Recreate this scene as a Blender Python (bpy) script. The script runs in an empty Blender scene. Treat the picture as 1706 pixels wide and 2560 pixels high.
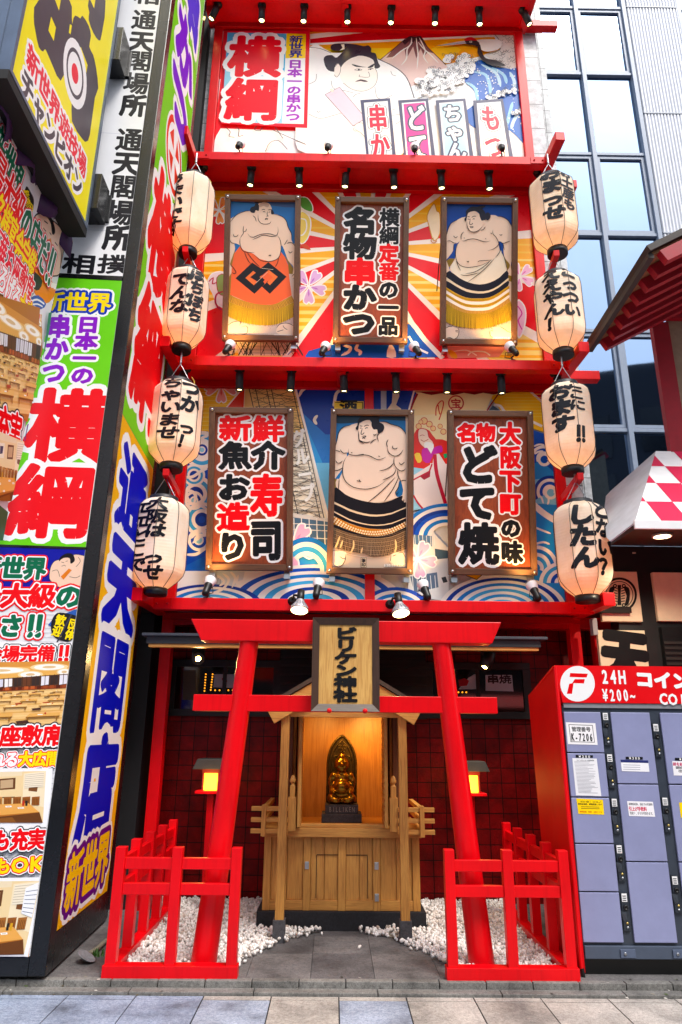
import bpy, bmesh, math, random
from mathutils import Vector, Matrix
from mathutils.geometry import tessellate_polygon, delaunay_2d_cdt
random.seed(7)
sc = bpy.context.scene
C = sc.collection
RAD = math.radians

# ------------------------------------------------------------------ camera
W, H, F = 1706.0, 2560.0, 1731.9
CAM = Vector((0, 0, 1.55))
YAW, PITCH, ROLL = 0.0080, 0.3129, 0.0094
cy, sy, cp, sp = math.cos(YAW), math.sin(YAW), math.cos(PITCH), math.sin(PITCH)
FW = Vector((sy*cp, cy*cp, sp))
R0 = Vector((cy, -sy, 0)); U0 = R0.cross(FW)
RT = R0*math.cos(ROLL) + U0*math.sin(ROLL)
UP = U0*math.cos(ROLL) - R0*math.sin(ROLL)
cam = bpy.data.cameras.new('camera'); cam.sensor_fit = 'VERTICAL'; cam.sensor_height = 36.0
cam.lens = F/H*36.0; cam.clip_end = 500; cam.clip_start = 0.05
co = bpy.data.objects.new('camera', cam); C.objects.link(co)
m = Matrix((RT, UP, -FW)).transposed().to_4x4(); m.translation = CAM
co.matrix_world = m; sc.camera = co

# ------------------------------------------------------------------ world, sun, exposure
SUN_EL, SUN_AZ = RAD(57), RAD(148)     # azimuth measured from +Y clockwise: the sun stands behind the viewer
wd = bpy.data.worlds.new("World"); sc.world = wd; wd.use_nodes = True
nt = wd.node_tree; nt.nodes.clear()
sky = nt.nodes.new('ShaderNodeTexSky'); sky.sky_type = 'NISHITA'; sky.sun_disc = False
sky.sun_elevation = SUN_EL; sky.sun_rotation = SUN_AZ
sky.air_density = 1.0; sky.dust_density = 2.5; sky.ozone_density = 1.0
hs = nt.nodes.new('ShaderNodeHueSaturation'); hs.inputs['Saturation'].default_value = 0.45
bg = nt.nodes.new('ShaderNodeBackground'); bg.inputs['Strength'].default_value = 0.15
wo = nt.nodes.new('ShaderNodeOutputWorld')
nt.links.new(sky.outputs[0], hs.inputs['Color']); tcw = nt.nodes.new('ShaderNodeTexCoord'); cn = nt.nodes.new('ShaderNodeTexNoise'); cn.inputs['Scale'].default_value = 2.6; cn.inputs['Detail'].default_value = 7; cn.inputs['Roughness'].default_value = .55
crw = nt.nodes.new('ShaderNodeValToRGB'); crw.color_ramp.elements[0].position = .42; crw.color_ramp.elements[1].position = .66; crw.color_ramp.elements[1].color = (.75, .75, .75, 1)
cmx = nt.nodes.new('ShaderNodeMix'); cmx.data_type = 'RGBA'; cmx.inputs[7].default_value = (6.2, 6.4, 6.8, 1)
nt.links.new(tcw.outputs['Generated'], cn.inputs['Vector']); nt.links.new(cn.outputs[0], crw.inputs[0]); nt.links.new(crw.outputs[0], cmx.inputs[0]); nt.links.new(hs.outputs[0], cmx.inputs[6])
nt.links.new(cmx.outputs[2], bg.inputs['Color']); nt.links.new(bg.outputs[0], wo.inputs[0])
sl = bpy.data.lights.new('sun', 'SUN'); sl.energy = 1.5; sl.angle = RAD(18); sl.color = (1.0, 0.95, 0.88)
so = bpy.data.objects.new('sun', sl); C.objects.link(so)
sd = Vector((math.sin(SUN_AZ)*math.cos(SUN_EL), math.cos(SUN_AZ)*math.cos(SUN_EL), math.sin(SUN_EL)))
so.rotation_euler = (-sd).to_track_quat('-Z', 'Y').to_euler()
sc.view_settings.view_transform = 'Standard'; sc.view_settings.look = 'None'
sc.view_settings.gamma = 1.0; sc.view_settings.use_curve_mapping = False
sc.view_settings.exposure = 0.86

# ------------------------------------------------------------------ picture -> world
def ray(px, py):
    return FW + RT*((px-W/2)/F) + UP*((H/2-py)/F)
def UY(px, py, Y): d = ray(px, py); return CAM + d*((Y-CAM.y)/d.y)
def UZ(px, py, Z): d = ray(px, py); return CAM + d*((Z-CAM.z)/d.z)
def UX(px, py, X): d = ray(px, py); return CAM + d*((X-CAM.x)/d.x)
Zm = {'A': (550,490,6.19), 'B': (1095,490,6.19), 'C': (810,1020,5.604), 'D': (740,60,2.6576), 'E': (0,340,4.524),
      'F': (480,460,3.5636), 'G': (1020,960,3.733), '2': (500,0,1.8233), '1': (0,0,2.8), '3': (1250,0,2.614), '4': (380,440,2.7034),
      '5': (900,440,2.7034), '6': (320,920,2.529), '7': (900,920,2.3758), '8': (0,640,3.0947), 'a': (0,1360,3.676),
      'b': (0,1960,2.24), 'c': (320,1500,2.45), 'd': (900,1500,2.8), 'e': (600,1760,3.0154), 'f': (1000,1960,2.221),
      'g': (1380,1600,2.9417), 'h': (1450,600,2.1797), 's': (0,0,1.0), 'x': (0,0,1/1.088)}
def zp(z, x, y):
    a = Zm[z]; return a[0]+x/a[2], a[1]+y/a[2]

# ------------------------------------------------------------------ materials
def lin(h):
    h = h.lstrip('#'); r = []
    for i in (0, 2, 4):
        c = int(h[i:i+2], 16)/255; r.append(c/12.92 if c <= .04045 else ((c+.055)/1.055)**2.4)
    return r
MC = {}
def mat(col, rough=.5, var=.06, bump=0., metal=0., scale=8., spec=.5, emit=0., emit_col=None, coat=0.):
    key = (col, rough, var, bump, metal, scale, spec, emit, emit_col, coat)
    if key in MC: return MC[key]
    c = lin(col) if isinstance(col, str) else list(col)
    mt = bpy.data.materials.new('paint_'+(col.lstrip('#') if isinstance(col, str) else 'mix')); mt.use_nodes = True
    n = mt.node_tree; p = n.nodes['Principled BSDF']; L = n.links.new
    p.inputs['Roughness'].default_value = rough; p.inputs['Metallic'].default_value = metal
    p.inputs['Specular IOR Level'].default_value = spec
    p.inputs['Coat Weight'].default_value = coat
    p.inputs['Base Color'].default_value = c+[1]
    if emit:
        p.inputs['Emission Color'].default_value = (lin(emit_col) if emit_col else c)+[1]; p.inputs['Emission Strength'].default_value = emit
    if var or bump:
        tc = n.nodes.new('ShaderNodeTexCoord'); no = n.nodes.new('ShaderNodeTexNoise')
        no.inputs['Scale'].default_value = scale; no.inputs['Detail'].default_value = 6; no.inputs['Roughness'].default_value = .65
        L(tc.outputs['Object'], no.inputs['Vector'])
        if var:
            mp = n.nodes.new('ShaderNodeMapRange'); mp.inputs[1].default_value = .3; mp.inputs[2].default_value = .7
            mp.inputs[3].default_value = 1-var*1.6; mp.inputs[4].default_value = 1+var*.6
            L(no.outputs[0], mp.inputs[0])
            mx = n.nodes.new('ShaderNodeMix'); mx.data_type = 'RGBA'; mx.blend_type = 'MULTIPLY'; mx.inputs[0].default_value = 1
            mx.inputs[6].default_value = c+[1]; L(mp.outputs[0], mx.inputs[7]); L(mx.outputs[2], p.inputs['Base Color'])
            mr = n.nodes.new('ShaderNodeMapRange'); mr.inputs[3].default_value = max(0.02, rough-.08); mr.inputs[4].default_value = min(1, rough+.12)
            L(no.outputs[0], mr.inputs[0]); L(mr.outputs[0], p.inputs['Roughness'])
        if bump:
            b = n.nodes.new('ShaderNodeBump'); b.inputs['Strength'].default_value = bump; b.inputs['Distance'].default_value = .01
            L(no.outputs[0], b.inputs['Height']); L(b.outputs[0], p.inputs['Normal'])
    MC[key] = mt; return mt
def ramp_mat(name, build, rough=.6, bump=.3, bd=.004):
    """material whose colour and bump come from build(nodes, links, vector_socket) -> (color socket, height socket)"""
    mt = bpy.data.materials.new(name); mt.use_nodes = True; n = mt.node_tree; p = n.nodes['Principled BSDF']
    tc = n.nodes.new('ShaderNodeTexCoord')
    c, h = build(n, n.links.new, tc.outputs['Object'])
    n.links.new(c, p.inputs['Base Color']); p.inputs['Roughness'].default_value = rough
    if h is not None and bump:
        b = n.nodes.new('ShaderNodeBump'); b.inputs['Strength'].default_value = bump; b.inputs['Distance'].default_value = bd
        n.links.new(h, b.inputs['Height']); n.links.new(b.outputs[0], p.inputs['Normal'])
    return mt
def ramp(n, L, fac, stops):
    r = n.nodes.new('ShaderNodeValToRGB'); e = r.color_ramp.elements
    while len(e) < len(stops): e.new(.5)
    for i, (q, c) in enumerate(stops): e[i].position = q; e[i].color = (lin(c) if isinstance(c, str) else list(c))+[1]
    L(fac, r.inputs[0]); return r.outputs[0]
def mapping(n, L, v, scale=(1,1,1), rot=(0,0,0)):
    q = n.nodes.new('ShaderNodeMapping'); q.inputs['Scale'].default_value = scale; q.inputs['Rotation'].default_value = rot
    L(v, q.inputs[0]); return q.outputs[0]
def noise(n, L, v, scale, detail=4, rough=.6, dist=0):
    q = n.nodes.new('ShaderNodeTexNoise'); q.inputs['Scale'].default_value = scale; q.inputs['Detail'].default_value = detail
    q.inputs['Roughness'].default_value = rough; q.inputs['Distortion'].default_value = dist; L(v, q.inputs['Vector']); return q.outputs[0]
def mixc(n, L, f, a, b, mode='MIX'):
    q = n.nodes.new('ShaderNodeMix'); q.data_type = 'RGBA'; q.blend_type = mode
    for s, i in ((f, 0), (a, 6), (b, 7)):
        if isinstance(s, (int, float)): q.inputs[i].default_value = s
        elif isinstance(s, str): q.inputs[i].default_value = lin(s)+[1]
        else: L(s, q.inputs[i])
    return q.outputs[2]
def wood(name, c1, c2, axis=2, scale=7., rough=.55, dark=None):
    def b(n, L, v):
        s = [scale*6]*3; s[axis] = scale*.35
        a = noise(n, L, mapping(n, L, v, s), 1.0, 5, .6, .6)
        s2 = [scale*40]*3; s2[axis] = scale*1.2
        f = noise(n, L, mapping(n, L, v, s2), 1.0, 2)
        big = noise(n, L, v, 2.2, 3)
        c = ramp(n, L, a, [(.32, c2), (.5, c1), (.68, c2)])
        c = mixc(n, L, .35, c, ramp(n, L, f, [(.35, c2), (.65, c1)]))
        c = mixc(n, L, .5, c, ramp(n, L, big, [(.3, 'c4b4a4'), (.65, 'ffffff')]), 'MULTIPLY')
        return c, f
    return ramp_mat(name, b, rough, .35, .003)
def granite(name, c1, c2, c3):
    def b(n, L, v):
        f = noise(n, L, v, 160, 2, .7); g = noise(n, L, v, 3.0, 5, .6); k = noise(n, L, v, 45, 3, .6)
        c = ramp(n, L, f, [(.3, c3), (.48, c1), (.66, c2)])
        c = mixc(n, L, .35, c, ramp(n, L, k, [(.35, c3), (.6, c2)]))
        c = mixc(n, L, .8, c, ramp(n, L, g, [(.28, '5a5a5e'), (.48, 'd0d0d0'), (.7, 'ffffff')]), 'MULTIPLY')
        return c, f
    return ramp_mat(name, b, .75, .25, .003)

def red_paint(name, c1, c2, chip=.775):
    def b(n, L, v):
        big = noise(n, L, v, 2.3, 5); st = noise(n, L, mapping(n, L, v, (26, 26, 1.4)), 1.0, 4, .6); fine = noise(n, L, v, 38, 5, .7)
        c = mixc(n, L, ramp(n, L, big, [(.35, '000000'), (.7, 'ffffff')]), c1, c2)
        c = mixc(n, L, .16, c, ramp(n, L, st, [(.32, 'a08a8a'), (.5, 'ffffff')]), 'MULTIPLY')
        c = mixc(n, L, ramp(n, L, st, [(.70, '000000'), (.86, '303030')]), c, 'f06a74')
        c = mixc(n, L, ramp(n, L, fine, [(chip, '000000'), (chip+.03, 'ffffff')]), c, '4a3a38')
        return c, fine
    mt = ramp_mat(name, b, .36, .12, .002); mt.node_tree.nodes['Principled BSDF'].inputs['Specular IOR Level'].default_value = .28; return mt
RED = red_paint('red_paint', 'ea0010', 'd6000e'); REDD = red_paint('dark_red_paint', 'cc000d', 'b4000c')
BLACK = mat('0b0c0e', .4, .1)
DGREY = mat('24282f', .45, .1)
STEEL = mat('b8bcc2', .3, .05, metal=1)
WHITE = mat('f4f4f6', .45, .03)
CEDAR = wood('cedar_wood', 'dca450', 'ac702e', 2)
CEDARX = wood('cedar_wood_across', 'dca450', 'ac702e', 0)
PALEWOOD = wood('pale_wood', 'e6b868', 'bb7f36', 2)
FRAMEW = wood('frame_wood', '6d4a32', '4a2f20', 2, 5)
FRAMEX = wood('frame_wood_across', '6d4a32', '4a2f20', 0, 5)
SIGNW = wood('sign_wood', 'a04a24', '742e14', 2, 4, .4)
GOLDW = wood('niche_wood', 'c98a3a', 'a5661f', 2, 5, .4)

# ------------------------------------------------------------------ mesh builder
class MB:
    def __init__(s): s.v = []; s.f = []; s.m = []; s.s = []; s.mats = []
    def mi(s, m):
        if m not in s.mats: s.mats.append(m)
        return s.mats.index(m)
    def add(s, vs, fs, m, smooth=False):
        k = len(s.v); i = s.mi(m); s.v += [tuple(q) for q in vs]
        for f in fs: s.f.append([k+a for a in f]); s.m.append(i); s.s.append(smooth)
        return s
    def box(s, a, b, m):
        x0, x1 = sorted((a[0], b[0])); y0, y1 = sorted((a[1], b[1])); z0, z1 = sorted((a[2], b[2]))
        return s.add([(x0,y0,z0),(x1,y0,z0),(x1,y1,z0),(x0,y1,z0),(x0,y0,z1),(x1,y0,z1),(x1,y1,z1),(x0,y1,z1)],
              [(0,3,2,1),(4,5,6,7),(0,1,5,4),(1,2,6,5),(2,3,7,6),(3,0,4,7)], m)
    def obox(s, c, ax, ay, az, m):   # centre and three half-axis vectors
        c, ax, ay, az = map(Vector, (c, ax, ay, az))
        if ax.cross(ay).dot(az) < 0: ax = -ax
        P = [c+ax*i+ay*j+az*k for k in (-1,1) for i, j in ((-1,-1),(1,-1),(1,1),(-1,1))]
        return s.add(P, [(0,3,2,1),(4,5,6,7),(0,1,5,4),(1,2,6,5),(2,3,7,6),(3,0,4,7)], m)
    def bar(s, p, q, w, h, m, up=(0,0,1)):   # square bar between two points
        p, q = Vector(p), Vector(q); d = (q-p); u = Vector(up)
        if abs(d.normalized().dot(u)) > .98: u = Vector((0,1,0))
        r = d.cross(u).normalized(); u = r.cross(d).normalized()
        return s.obox((p+q)/2, d/2, r*(w/2), u*(h/2), m)
    def tube(s, pts, r, m, n=10, caps=True, smooth=True):
        pts = [Vector(p) for p in pts]; rs = r if isinstance(r, (list, tuple)) else [r]*len(pts)
        V = []; prev = None
        for i, p in enumerate(pts):
            d = (pts[min(i+1, len(pts)-1)]-pts[max(i-1, 0)]).normalized()
            if prev is None:
                a = Vector((0,0,1)) if abs(d.z) < .9 else Vector((1,0,0)); u = d.cross(a).normalized()
            else: u = (prev-d*prev.dot(d)).normalized()
            prev = u; w = d.cross(u)
            V += [p+(u*math.cos(2*math.pi*k/n)+w*math.sin(2*math.pi*k/n))*rs[i] for k in range(n)]
        Fc = [(i*n+k, i*n+(k+1)%n, (i+1)*n+(k+1)%n, (i+1)*n+k) for i in range(len(pts)-1) for k in range(n)]
        s.add(V, Fc, m, smooth)
        if caps:
            s.add(V[:n], [tuple(reversed(range(n)))], m); s.add(V[-n:], [tuple(range(n))], m)
        return s
    def lathe(s, prof, m, c=(0,0,0), n=24, M=None, smooth=True):   # profile (r, z) round +Z, M places it
        V = []; c = Vector(c)
        for r, z in prof:
            for k in range(n):
                q = Vector((r*math.cos(2*math.pi*k/n), r*math.sin(2*math.pi*k/n), z))
                V.append((M @ q if M else q)+c)
        L = len(prof)
        Fc = [(i*n+k, i*n+(k+1)%n, (i+1)*n+(k+1)%n, (i+1)*n+k) for i in range(L-1) for k in range(n)]
        s.add(V, Fc, m, smooth)
        if prof[0][0] > 1e-4: s.add(V[:n], [tuple(reversed(range(n)))], m)
        if prof[-1][0] > 1e-4: s.add(V[-n:], [tuple(range(n))], m)
        return s
    def prism(s, pts, d, m):     # planar polygon (3D points) pushed along vector d
        n = len(pts); P = [Vector(p) for p in pts]; d = Vector(d)
        nor = sum(((P[i]-P[0]).cross(P[i+1]-P[0]) for i in range(1, n-1)), Vector())
        if nor.dot(d) > 0: P.reverse()
        V = P+[p+d for p in P]
        return s.add(V, [tuple(range(n)), tuple(reversed(range(n, 2*n)))]+[(i, n+i, n+(i+1) % n, (i+1) % n) for i in range(n)], m)
    def build(s, name, parent=None, bev=0., origin=None):
        me = bpy.data.meshes.new(name)
        o3 = Vector(origin) if origin is not None else Vector()
        me.from_pydata([tuple(Vector(v)-o3) for v in s.v], [], s.f)
        for m in s.mats: me.materials.append(m)
        me.polygons.foreach_set('material_index', s.m); me.polygons.foreach_set('use_smooth', s.s); me.update()
        o = bpy.data.objects.new(name, me); C.objects.link(o); o.location = o3
        if bev:
            b = o.modifiers.new('bevel', 'BEVEL'); b.width = bev; b.segments = 2; b.limit_method = 'ANGLE'; b.angle_limit = RAD(40)
        if parent is not None:
            o.parent = parent; w = Vector(); q = parent
            while q: w += q.location; q = q.parent
            o.location = o3-w
        return o
def thing(name, label, cat, loc=(0,0,0), group=None):
    o = bpy.data.objects.new(name, None); C.objects.link(o); o.location = loc; o.empty_display_size = .1
    return tag(o, label, cat, group)
def tag(o, label, cat, group=None):
    o['label'] = label; o['category'] = cat
    if group: o['group'] = group
    return o
def struct(o, kind='structure'): o['kind'] = kind; return o

# ------------------------------------------------------------------ flat printed art: letters and shapes on a plane
GLY = {}
def glyphs(chars):
    obs = {}
    for c in sorted(set(chars)):
        if c in GLY or c.isspace(): continue
        cu = bpy.data.curves.new('f', 'FONT'); cu.body = c; cu.resolution_u = 2
        o = bpy.data.objects.new('f', cu); C.objects.link(o); obs[c] = o
    dg = bpy.context.evaluated_depsgraph_get()
    for c, o in obs.items():
        ev = o.evaluated_get(dg); me = ev.to_mesh()
        V = [(v.co.x, v.co.y) for v in me.vertices]; T = [tuple(p.vertices) for p in me.polygons]
        cnt = {}
        for t in T:
            for i in range(len(t)):
                e = tuple(sorted((t[i], t[(i+1) % len(t)]))); cnt[e] = cnt.get(e, 0)+1
        B = [e for e, k in cnt.items() if k == 1]
        adv = max((x for x, y in V), default=.5)+.03 if ord(c) < 0x2000 or c == '‼' else 1.0
        GLY[c] = (V, T, B, adv); ev.to_mesh_clear()
    for o in obs.values():
        cu = o.data; bpy.data.objects.remove(o); bpy.data.curves.remove(cu)
import numpy as np
UNI = {}; PER = {}
def union_glyph(ch, ax, ay, r):
    """outline of a letter widened by r, as triangles that do not overlap (cell units)"""
    V, T, B, adv = GLY[ch]
    if ord(ch) < 0x2000 or ch == '‼': Q = [(((x-adv/2)*1.25+.5)*ax, ((y-.36)*1.25+.5)*ay) for x, y in V]
    else: Q = [(((x-.5)*1.04+.5)*ax, ((y-.38)*1.04+.5)*ay) for x, y in V]
    if r <= 0: return [[Q[i] for i in t] for t in T]
    def area(f): return sum((f[i][0]-f[0][0])*(f[i+1][1]-f[0][1])-(f[i][1]-f[0][1])*(f[i+1][0]-f[0][0]) for i in range(1, len(f)-1))/2
    P = [[Q[i] for i in t] for t in T]
    nb = {}
    for i, j in B:
        (x0, y0), (x1, y1) = Q[i], Q[j]; dx, dy = x1-x0, y1-y0; l = math.hypot(dx, dy)
        if l < 1e-5: continue
        nb.setdefault(i, []).append((dx/l, dy/l)); nb.setdefault(j, []).append((-dx/l, -dy/l))
        qx, qy = -dy/l*r, dx/l*r; P.append([(x0-qx, y0-qy), (x1-qx, y1-qy), (x1+qx, y1+qy), (x0+qx, y0+qy)])
    ns = 8 if r > .05 else 6
    for i, d in nb.items():
        if len(d) == 2 and d[0][0]*d[1][0]+d[0][1]*d[1][1] < -.95 and r < .08: continue
        x, y = Q[i]; P.append([(x+r*math.cos(2*math.pi*(k+.21)/ns), y+r*math.sin(2*math.pi*(k+.21)/ns)) for k in range(ns)])
    P = [f if area(f) > 0 else f[::-1] for f in P if abs(area(f)) > 1e-7]
    VV = []; E = []
    for f in P:
        k = len(VV); VV += [Vector(p) for p in f]; E += [(k+i, k+(i+1) % len(f)) for i in range(len(f))]
    res = delaunay_2d_cdt(VV, E, [], 0, 1e-5, False)
    R = np.array([(v.x, v.y) for v in res[0]]); F_ = np.array([f[:3] for f in res[2]])
    if not len(F_): return P
    ct = R[F_].mean(1); ins = np.zeros(len(ct), bool)
    for f in P:
        A = np.array(f); Bq = np.roll(A, -1, 0); D = Bq-A
        bb = np.where((ct[:, 0] >= A[:, 0].min()) & (ct[:, 0] <= A[:, 0].max()) & (ct[:, 1] >= A[:, 1].min()) & (ct[:, 1] <= A[:, 1].max()) & ~ins)[0]
        if not len(bb): continue
        c = ct[bb]; cr = D[None, :, 0]*(c[:, 1][:, None]-A[None, :, 1])-D[None, :, 1]*(c[:, 0][:, None]-A[None, :, 0])
        ins[bb[(cr >= -1e-9).all(1)]] = True
    nx = {}
    cnt = {}
    for f in F_[ins]:
        f = [int(i) for i in f]
        if (R[f[1]][0]-R[f[0]][0])*(R[f[2]][1]-R[f[0]][1])-(R[f[1]][1]-R[f[0]][1])*(R[f[2]][0]-R[f[0]][0]) < 0: f.reverse()
        for i in range(3): cnt[(f[i], f[(i+1) % 3])] = 1
    for a, b in cnt:
        if (b, a) not in cnt: nx.setdefault(a, []).append(b)
    loops = []
    while nx:
        a = next(iter(nx)); L = [a]; c = a
        while c in nx:
            b = nx[c].pop()
            if not nx[c]: del nx[c]
            c = b
            if c == a: break
            L.append(c)
        Q2 = [R[i] for i in L]; ch_ = True
        tol = .004 if r < .06 else .006
        while ch_ and len(Q2) > 6:          # drop points that hardly bend the outline
            ch_ = False; k = 0; N_ = []; n = len(Q2)
            while k < n:
                p, q, w = Q2[k-1] if not N_ else N_[-1], Q2[k], Q2[(k+1) % n]
                d = math.hypot(w[0]-p[0], w[1]-p[1])
                h = abs((w[0]-p[0])*(q[1]-p[1])-(w[1]-p[1])*(q[0]-p[0]))/max(d, 1e-9)
                if h < tol and d < .25 or d < 1e-6:
                    ch_ = True
                    if k+1 < n: N_.append(w)
                    k += 2
                else: N_.append(q); k += 1
            Q2 = N_
        if len(Q2) > 2: loops.append([Vector((p[0], p[1], 0)) for p in Q2])
    flat = [p for L in loops for p in L]
    out = [[(flat[i].x, flat[i].y) for i in f] for f in tessellate_polygon(loops)]
    raw = [[tuple(R[i]) for i in f] for f in F_[ins]]
    A0, A1 = sum(abs(area(f)) for f in raw), sum(abs(area(f)) for f in out)
    return out if abs(A0-A1) < .03*A0 else raw
def catmull(P, closed, n=4):
    P = [Vector(p) for p in P]; N = len(P); out = []
    rng = range(N) if closed else range(N-1)
    for i in rng:
        g = (lambda k: P[k % N]) if closed else (lambda k: P[min(max(k, 0), N-1)])
        a, b, c, d = g(i-1), g(i), g(i+1), g(i+2)
        for k in range(n):
            t = k/n
            out.append(.5*((2*b)+(c-a)*t+(2*a-5*b+4*c-d)*t*t+(3*b-a-3*c+d)*t**3))
    if not closed: out.append(P[-1])
    return out
class Plane:
    def __init__(s, o, u, v):
        s.o = Vector(o); s.u = Vector(u).normalized(); s.v = Vector(v); s.v = (s.v-s.u*s.v.dot(s.u)).normalized(); s.n = s.u.cross(s.v)
    def hit(s, px, py):
        d = ray(px, py); t = (s.o-CAM).dot(s.n)/d.dot(s.n); q = CAM+d*t-s.o
        return Vector((q.dot(s.u), q.dot(s.v)))
    def P(s, u, v, z=0): return s.o+s.u*u+s.v*v+s.n*z
class Art:
    def __init__(s, plane, z='s', clip=None, base=.001, dz=.00004):
        s.p = plane; s.z = z; s.base = base; s.dz = dz; s.k = 0; s.mb = MB(); s.warp = None
        s.clip = clip; s.rough = .35; s.spec = .22; s.j = 0; s.raw = False
    def uv(s, x, y):
        if s.raw: return Vector((x, y))
        return s.p.hit(*zp(s.z, x, y))
    def pts(s, L): return [s.uv(L[i], L[i+1]) for i in range(0, len(L), 2)]
    def m(s, c): return c if not isinstance(c, str) else mat(c, s.rough, .03, 0, 0, 3, s.spec)
    def tris(s, T, m, jit=False):
        out = []; cl = s.clip
        if cl and T:
            xs = [p.x for t in T for p in t]; ys = [p.y for t in T for p in t]
            cs = [Vector((x, y)) for x in (min(xs), max(xs)) for y in (min(ys), max(ys))]
            if all((cl[(i+1) % len(cl)]-cl[i]).cross(p-cl[i]) >= 0 for i in range(len(cl)) for p in cs): cl = None
        for n, t in enumerate(T):
            q = s.base+s.k*s.dz+((s.j % 8)*2e-5 if jit else 0); s.j += 1
            if (t[1]-t[0]).cross(t[2]-t[0]) < 0 if len(t) == 3 else sum((t[i]-t[0]).cross(t[i+1]-t[0]) for i in range(1, len(t)-1)) < 0: t = list(reversed(t))
            if cl:
                t = s.cut(t)
                if len(t) < 3: continue
            if s.warp:
                for a in s.split(t, .05): out.append([s.warp(p.x, p.y, q) for p in a])
            else: out.append([s.p.P(p.x, p.y, q) for p in t])
        V = []; Fc = []
        for t in out: Fc.append(tuple(range(len(V), len(V)+len(t)))); V += t
        s.mb.add(V, Fc, s.m(m))
    def split(s, t, L):
        st = [[t[0], t[i], t[i+1]] for i in range(1, len(t)-1)]; out = []
        while st:
            a, b, c = st.pop(); e = [(b-a).length, (c-b).length, (a-c).length]; k = e.index(max(e))
            if e[k] < L: out.append((a, b, c)); continue
            if k == 1: a, b, c = b, c, a
            elif k == 2: a, b, c = c, a, b
            q = (a+b)/2; st.append([a, q, c]); st.append([q, b, c])
        return out
    def cut(s, t):
        K = s.clip
        for i in range(len(K)):
            a, b = K[i], K[(i+1) % len(K)]; e = b-a
            if all(e.cross(p-a) >= -1e-7 for p in t): continue
            o = []
            for j in range(len(t)):
                p, q = t[j], t[(j+1) % len(t)]; dp, dq = e.cross(p-a), e.cross(q-a)
                if dp >= 0: o.append(p)
                if (dp >= 0) != (dq >= 0): o.append(p+(q-p)*(dp/(dp-dq)))
            t = o
            if len(t) < 3: return []
        return t
    def polyuv(s, P, c):
        T = tessellate_polygon([[Vector((p.x, p.y, 0)) for p in P]])
        s.tris([[P[i] for i in t] for t in T], c); s.k += 1
    def poly(s, L, c, sm=0):
        P = s.pts(L)
        if sm: P = catmull(P, True, sm)
        s.polyuv(P, c)
    def strokeuv(s, P, w, c, closed=False, taper=False):
        Q = [P[0]]
        for p in P[1:]:
            if (p-Q[-1]).length > 1e-5: Q.append(p)
        if closed and (Q[0]-Q[-1]).length < 1e-5: Q.pop()
        P = Q; n = len(P)
        if n < 2: return
        Lf, Rt = [], []
        for i in range(n):
            pa = P[(i-1) % n] if (closed or i) else P[i]; pb = P[(i+1) % n] if (closed or i < n-1) else P[i]
            d1 = (P[i]-pa); d2 = (pb-P[i]); d1 = d1.normalized() if d1.length > 0 else d2.normalized(); d2 = d2.normalized() if d2.length > 0 else d1
            t = (d1+d2); t = t.normalized() if t.length > .2 else d1
            q = Vector((-t.y, t.x)); k = w/2/max(.55, q.dot(Vector((-d1.y, d1.x))))
            if taper: k *= max(.2, min(1, 1.6*math.sin(math.pi*(i+.5)/n)))
            Lf.append(P[i]+q*k); Rt.append(P[i]-q*k)
        T = [[Lf[i], Rt[i], Rt[(i+1) % n], Lf[(i+1) % n]] for i in range(n if closed else n-1)]
        s.tris(T, c); s.k += 1
    def line(s, L, w, c, sm=4, closed=False, taper=False):
        """w in zoomed pixels"""
        P = s.pts(L); sc_ = s.scale(L[0], L[1])
        if sm: P = catmull(P, closed, sm)
        s.strokeuv(P, w*sc_, c, closed, taper)
    def scale(s, x, y): return (s.uv(x+10, y)-s.uv(x, y)).length/10 if not s.raw else 1
    def outline(s, L, c, w, oc, sm=4):
        s.poly(L, c, sm); s.line(L+L[:2] if not sm else L, w, oc, sm, closed=bool(sm))
    def ell(s, x, y, rx, ry, c, n=20, a=0):
        L = []
        for i in range(n):
            t = 2*math.pi*i/n; X, Y = rx*math.cos(t), ry*math.sin(t)
            L += [x+X*math.cos(a)-Y*math.sin(a), y+X*math.sin(a)+Y*math.cos(a)]
        s.poly(L, c)
    def ring(s, x, y, r0, r1, c, n=28, ys=1.):
        for i in range(1):
            T = []
            for i in range(n):
                a, b = 2*math.pi*i/n, 2*math.pi*(i+1)/n
                T.append([s.uv(x+r*math.cos(t), y+r*ys*math.sin(t)) for r, t in ((r0, a), (r1, a), (r1, b), (r0, b))])
            s.tris(T, c); s.k += 1
    def glyph(s, ch, c0, ex, ey, r):
        """one glyph: origin of the em cell (uv), cell axes; r = stroke widening in uv"""
        if ch not in PER:
            V, T, B, adv = GLY[ch]; PER[ch] = sum(math.hypot(V[i][0]-V[j][0], V[i][1]-V[j][1]) for i, j in B)
        lx, ly = ex.length, ey.length; cell = min(lx, ly); hx, hy = ex/lx*cell, ey/ly*cell
        key = (ch, round(lx/cell, 2), round(ly/cell, 2), round(r/cell, 3))
        if key not in UNI: UNI[key] = union_glyph(*key)
        return [[c0+hx*x+hy*y for x, y in t] for t in UNI[key]]
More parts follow.
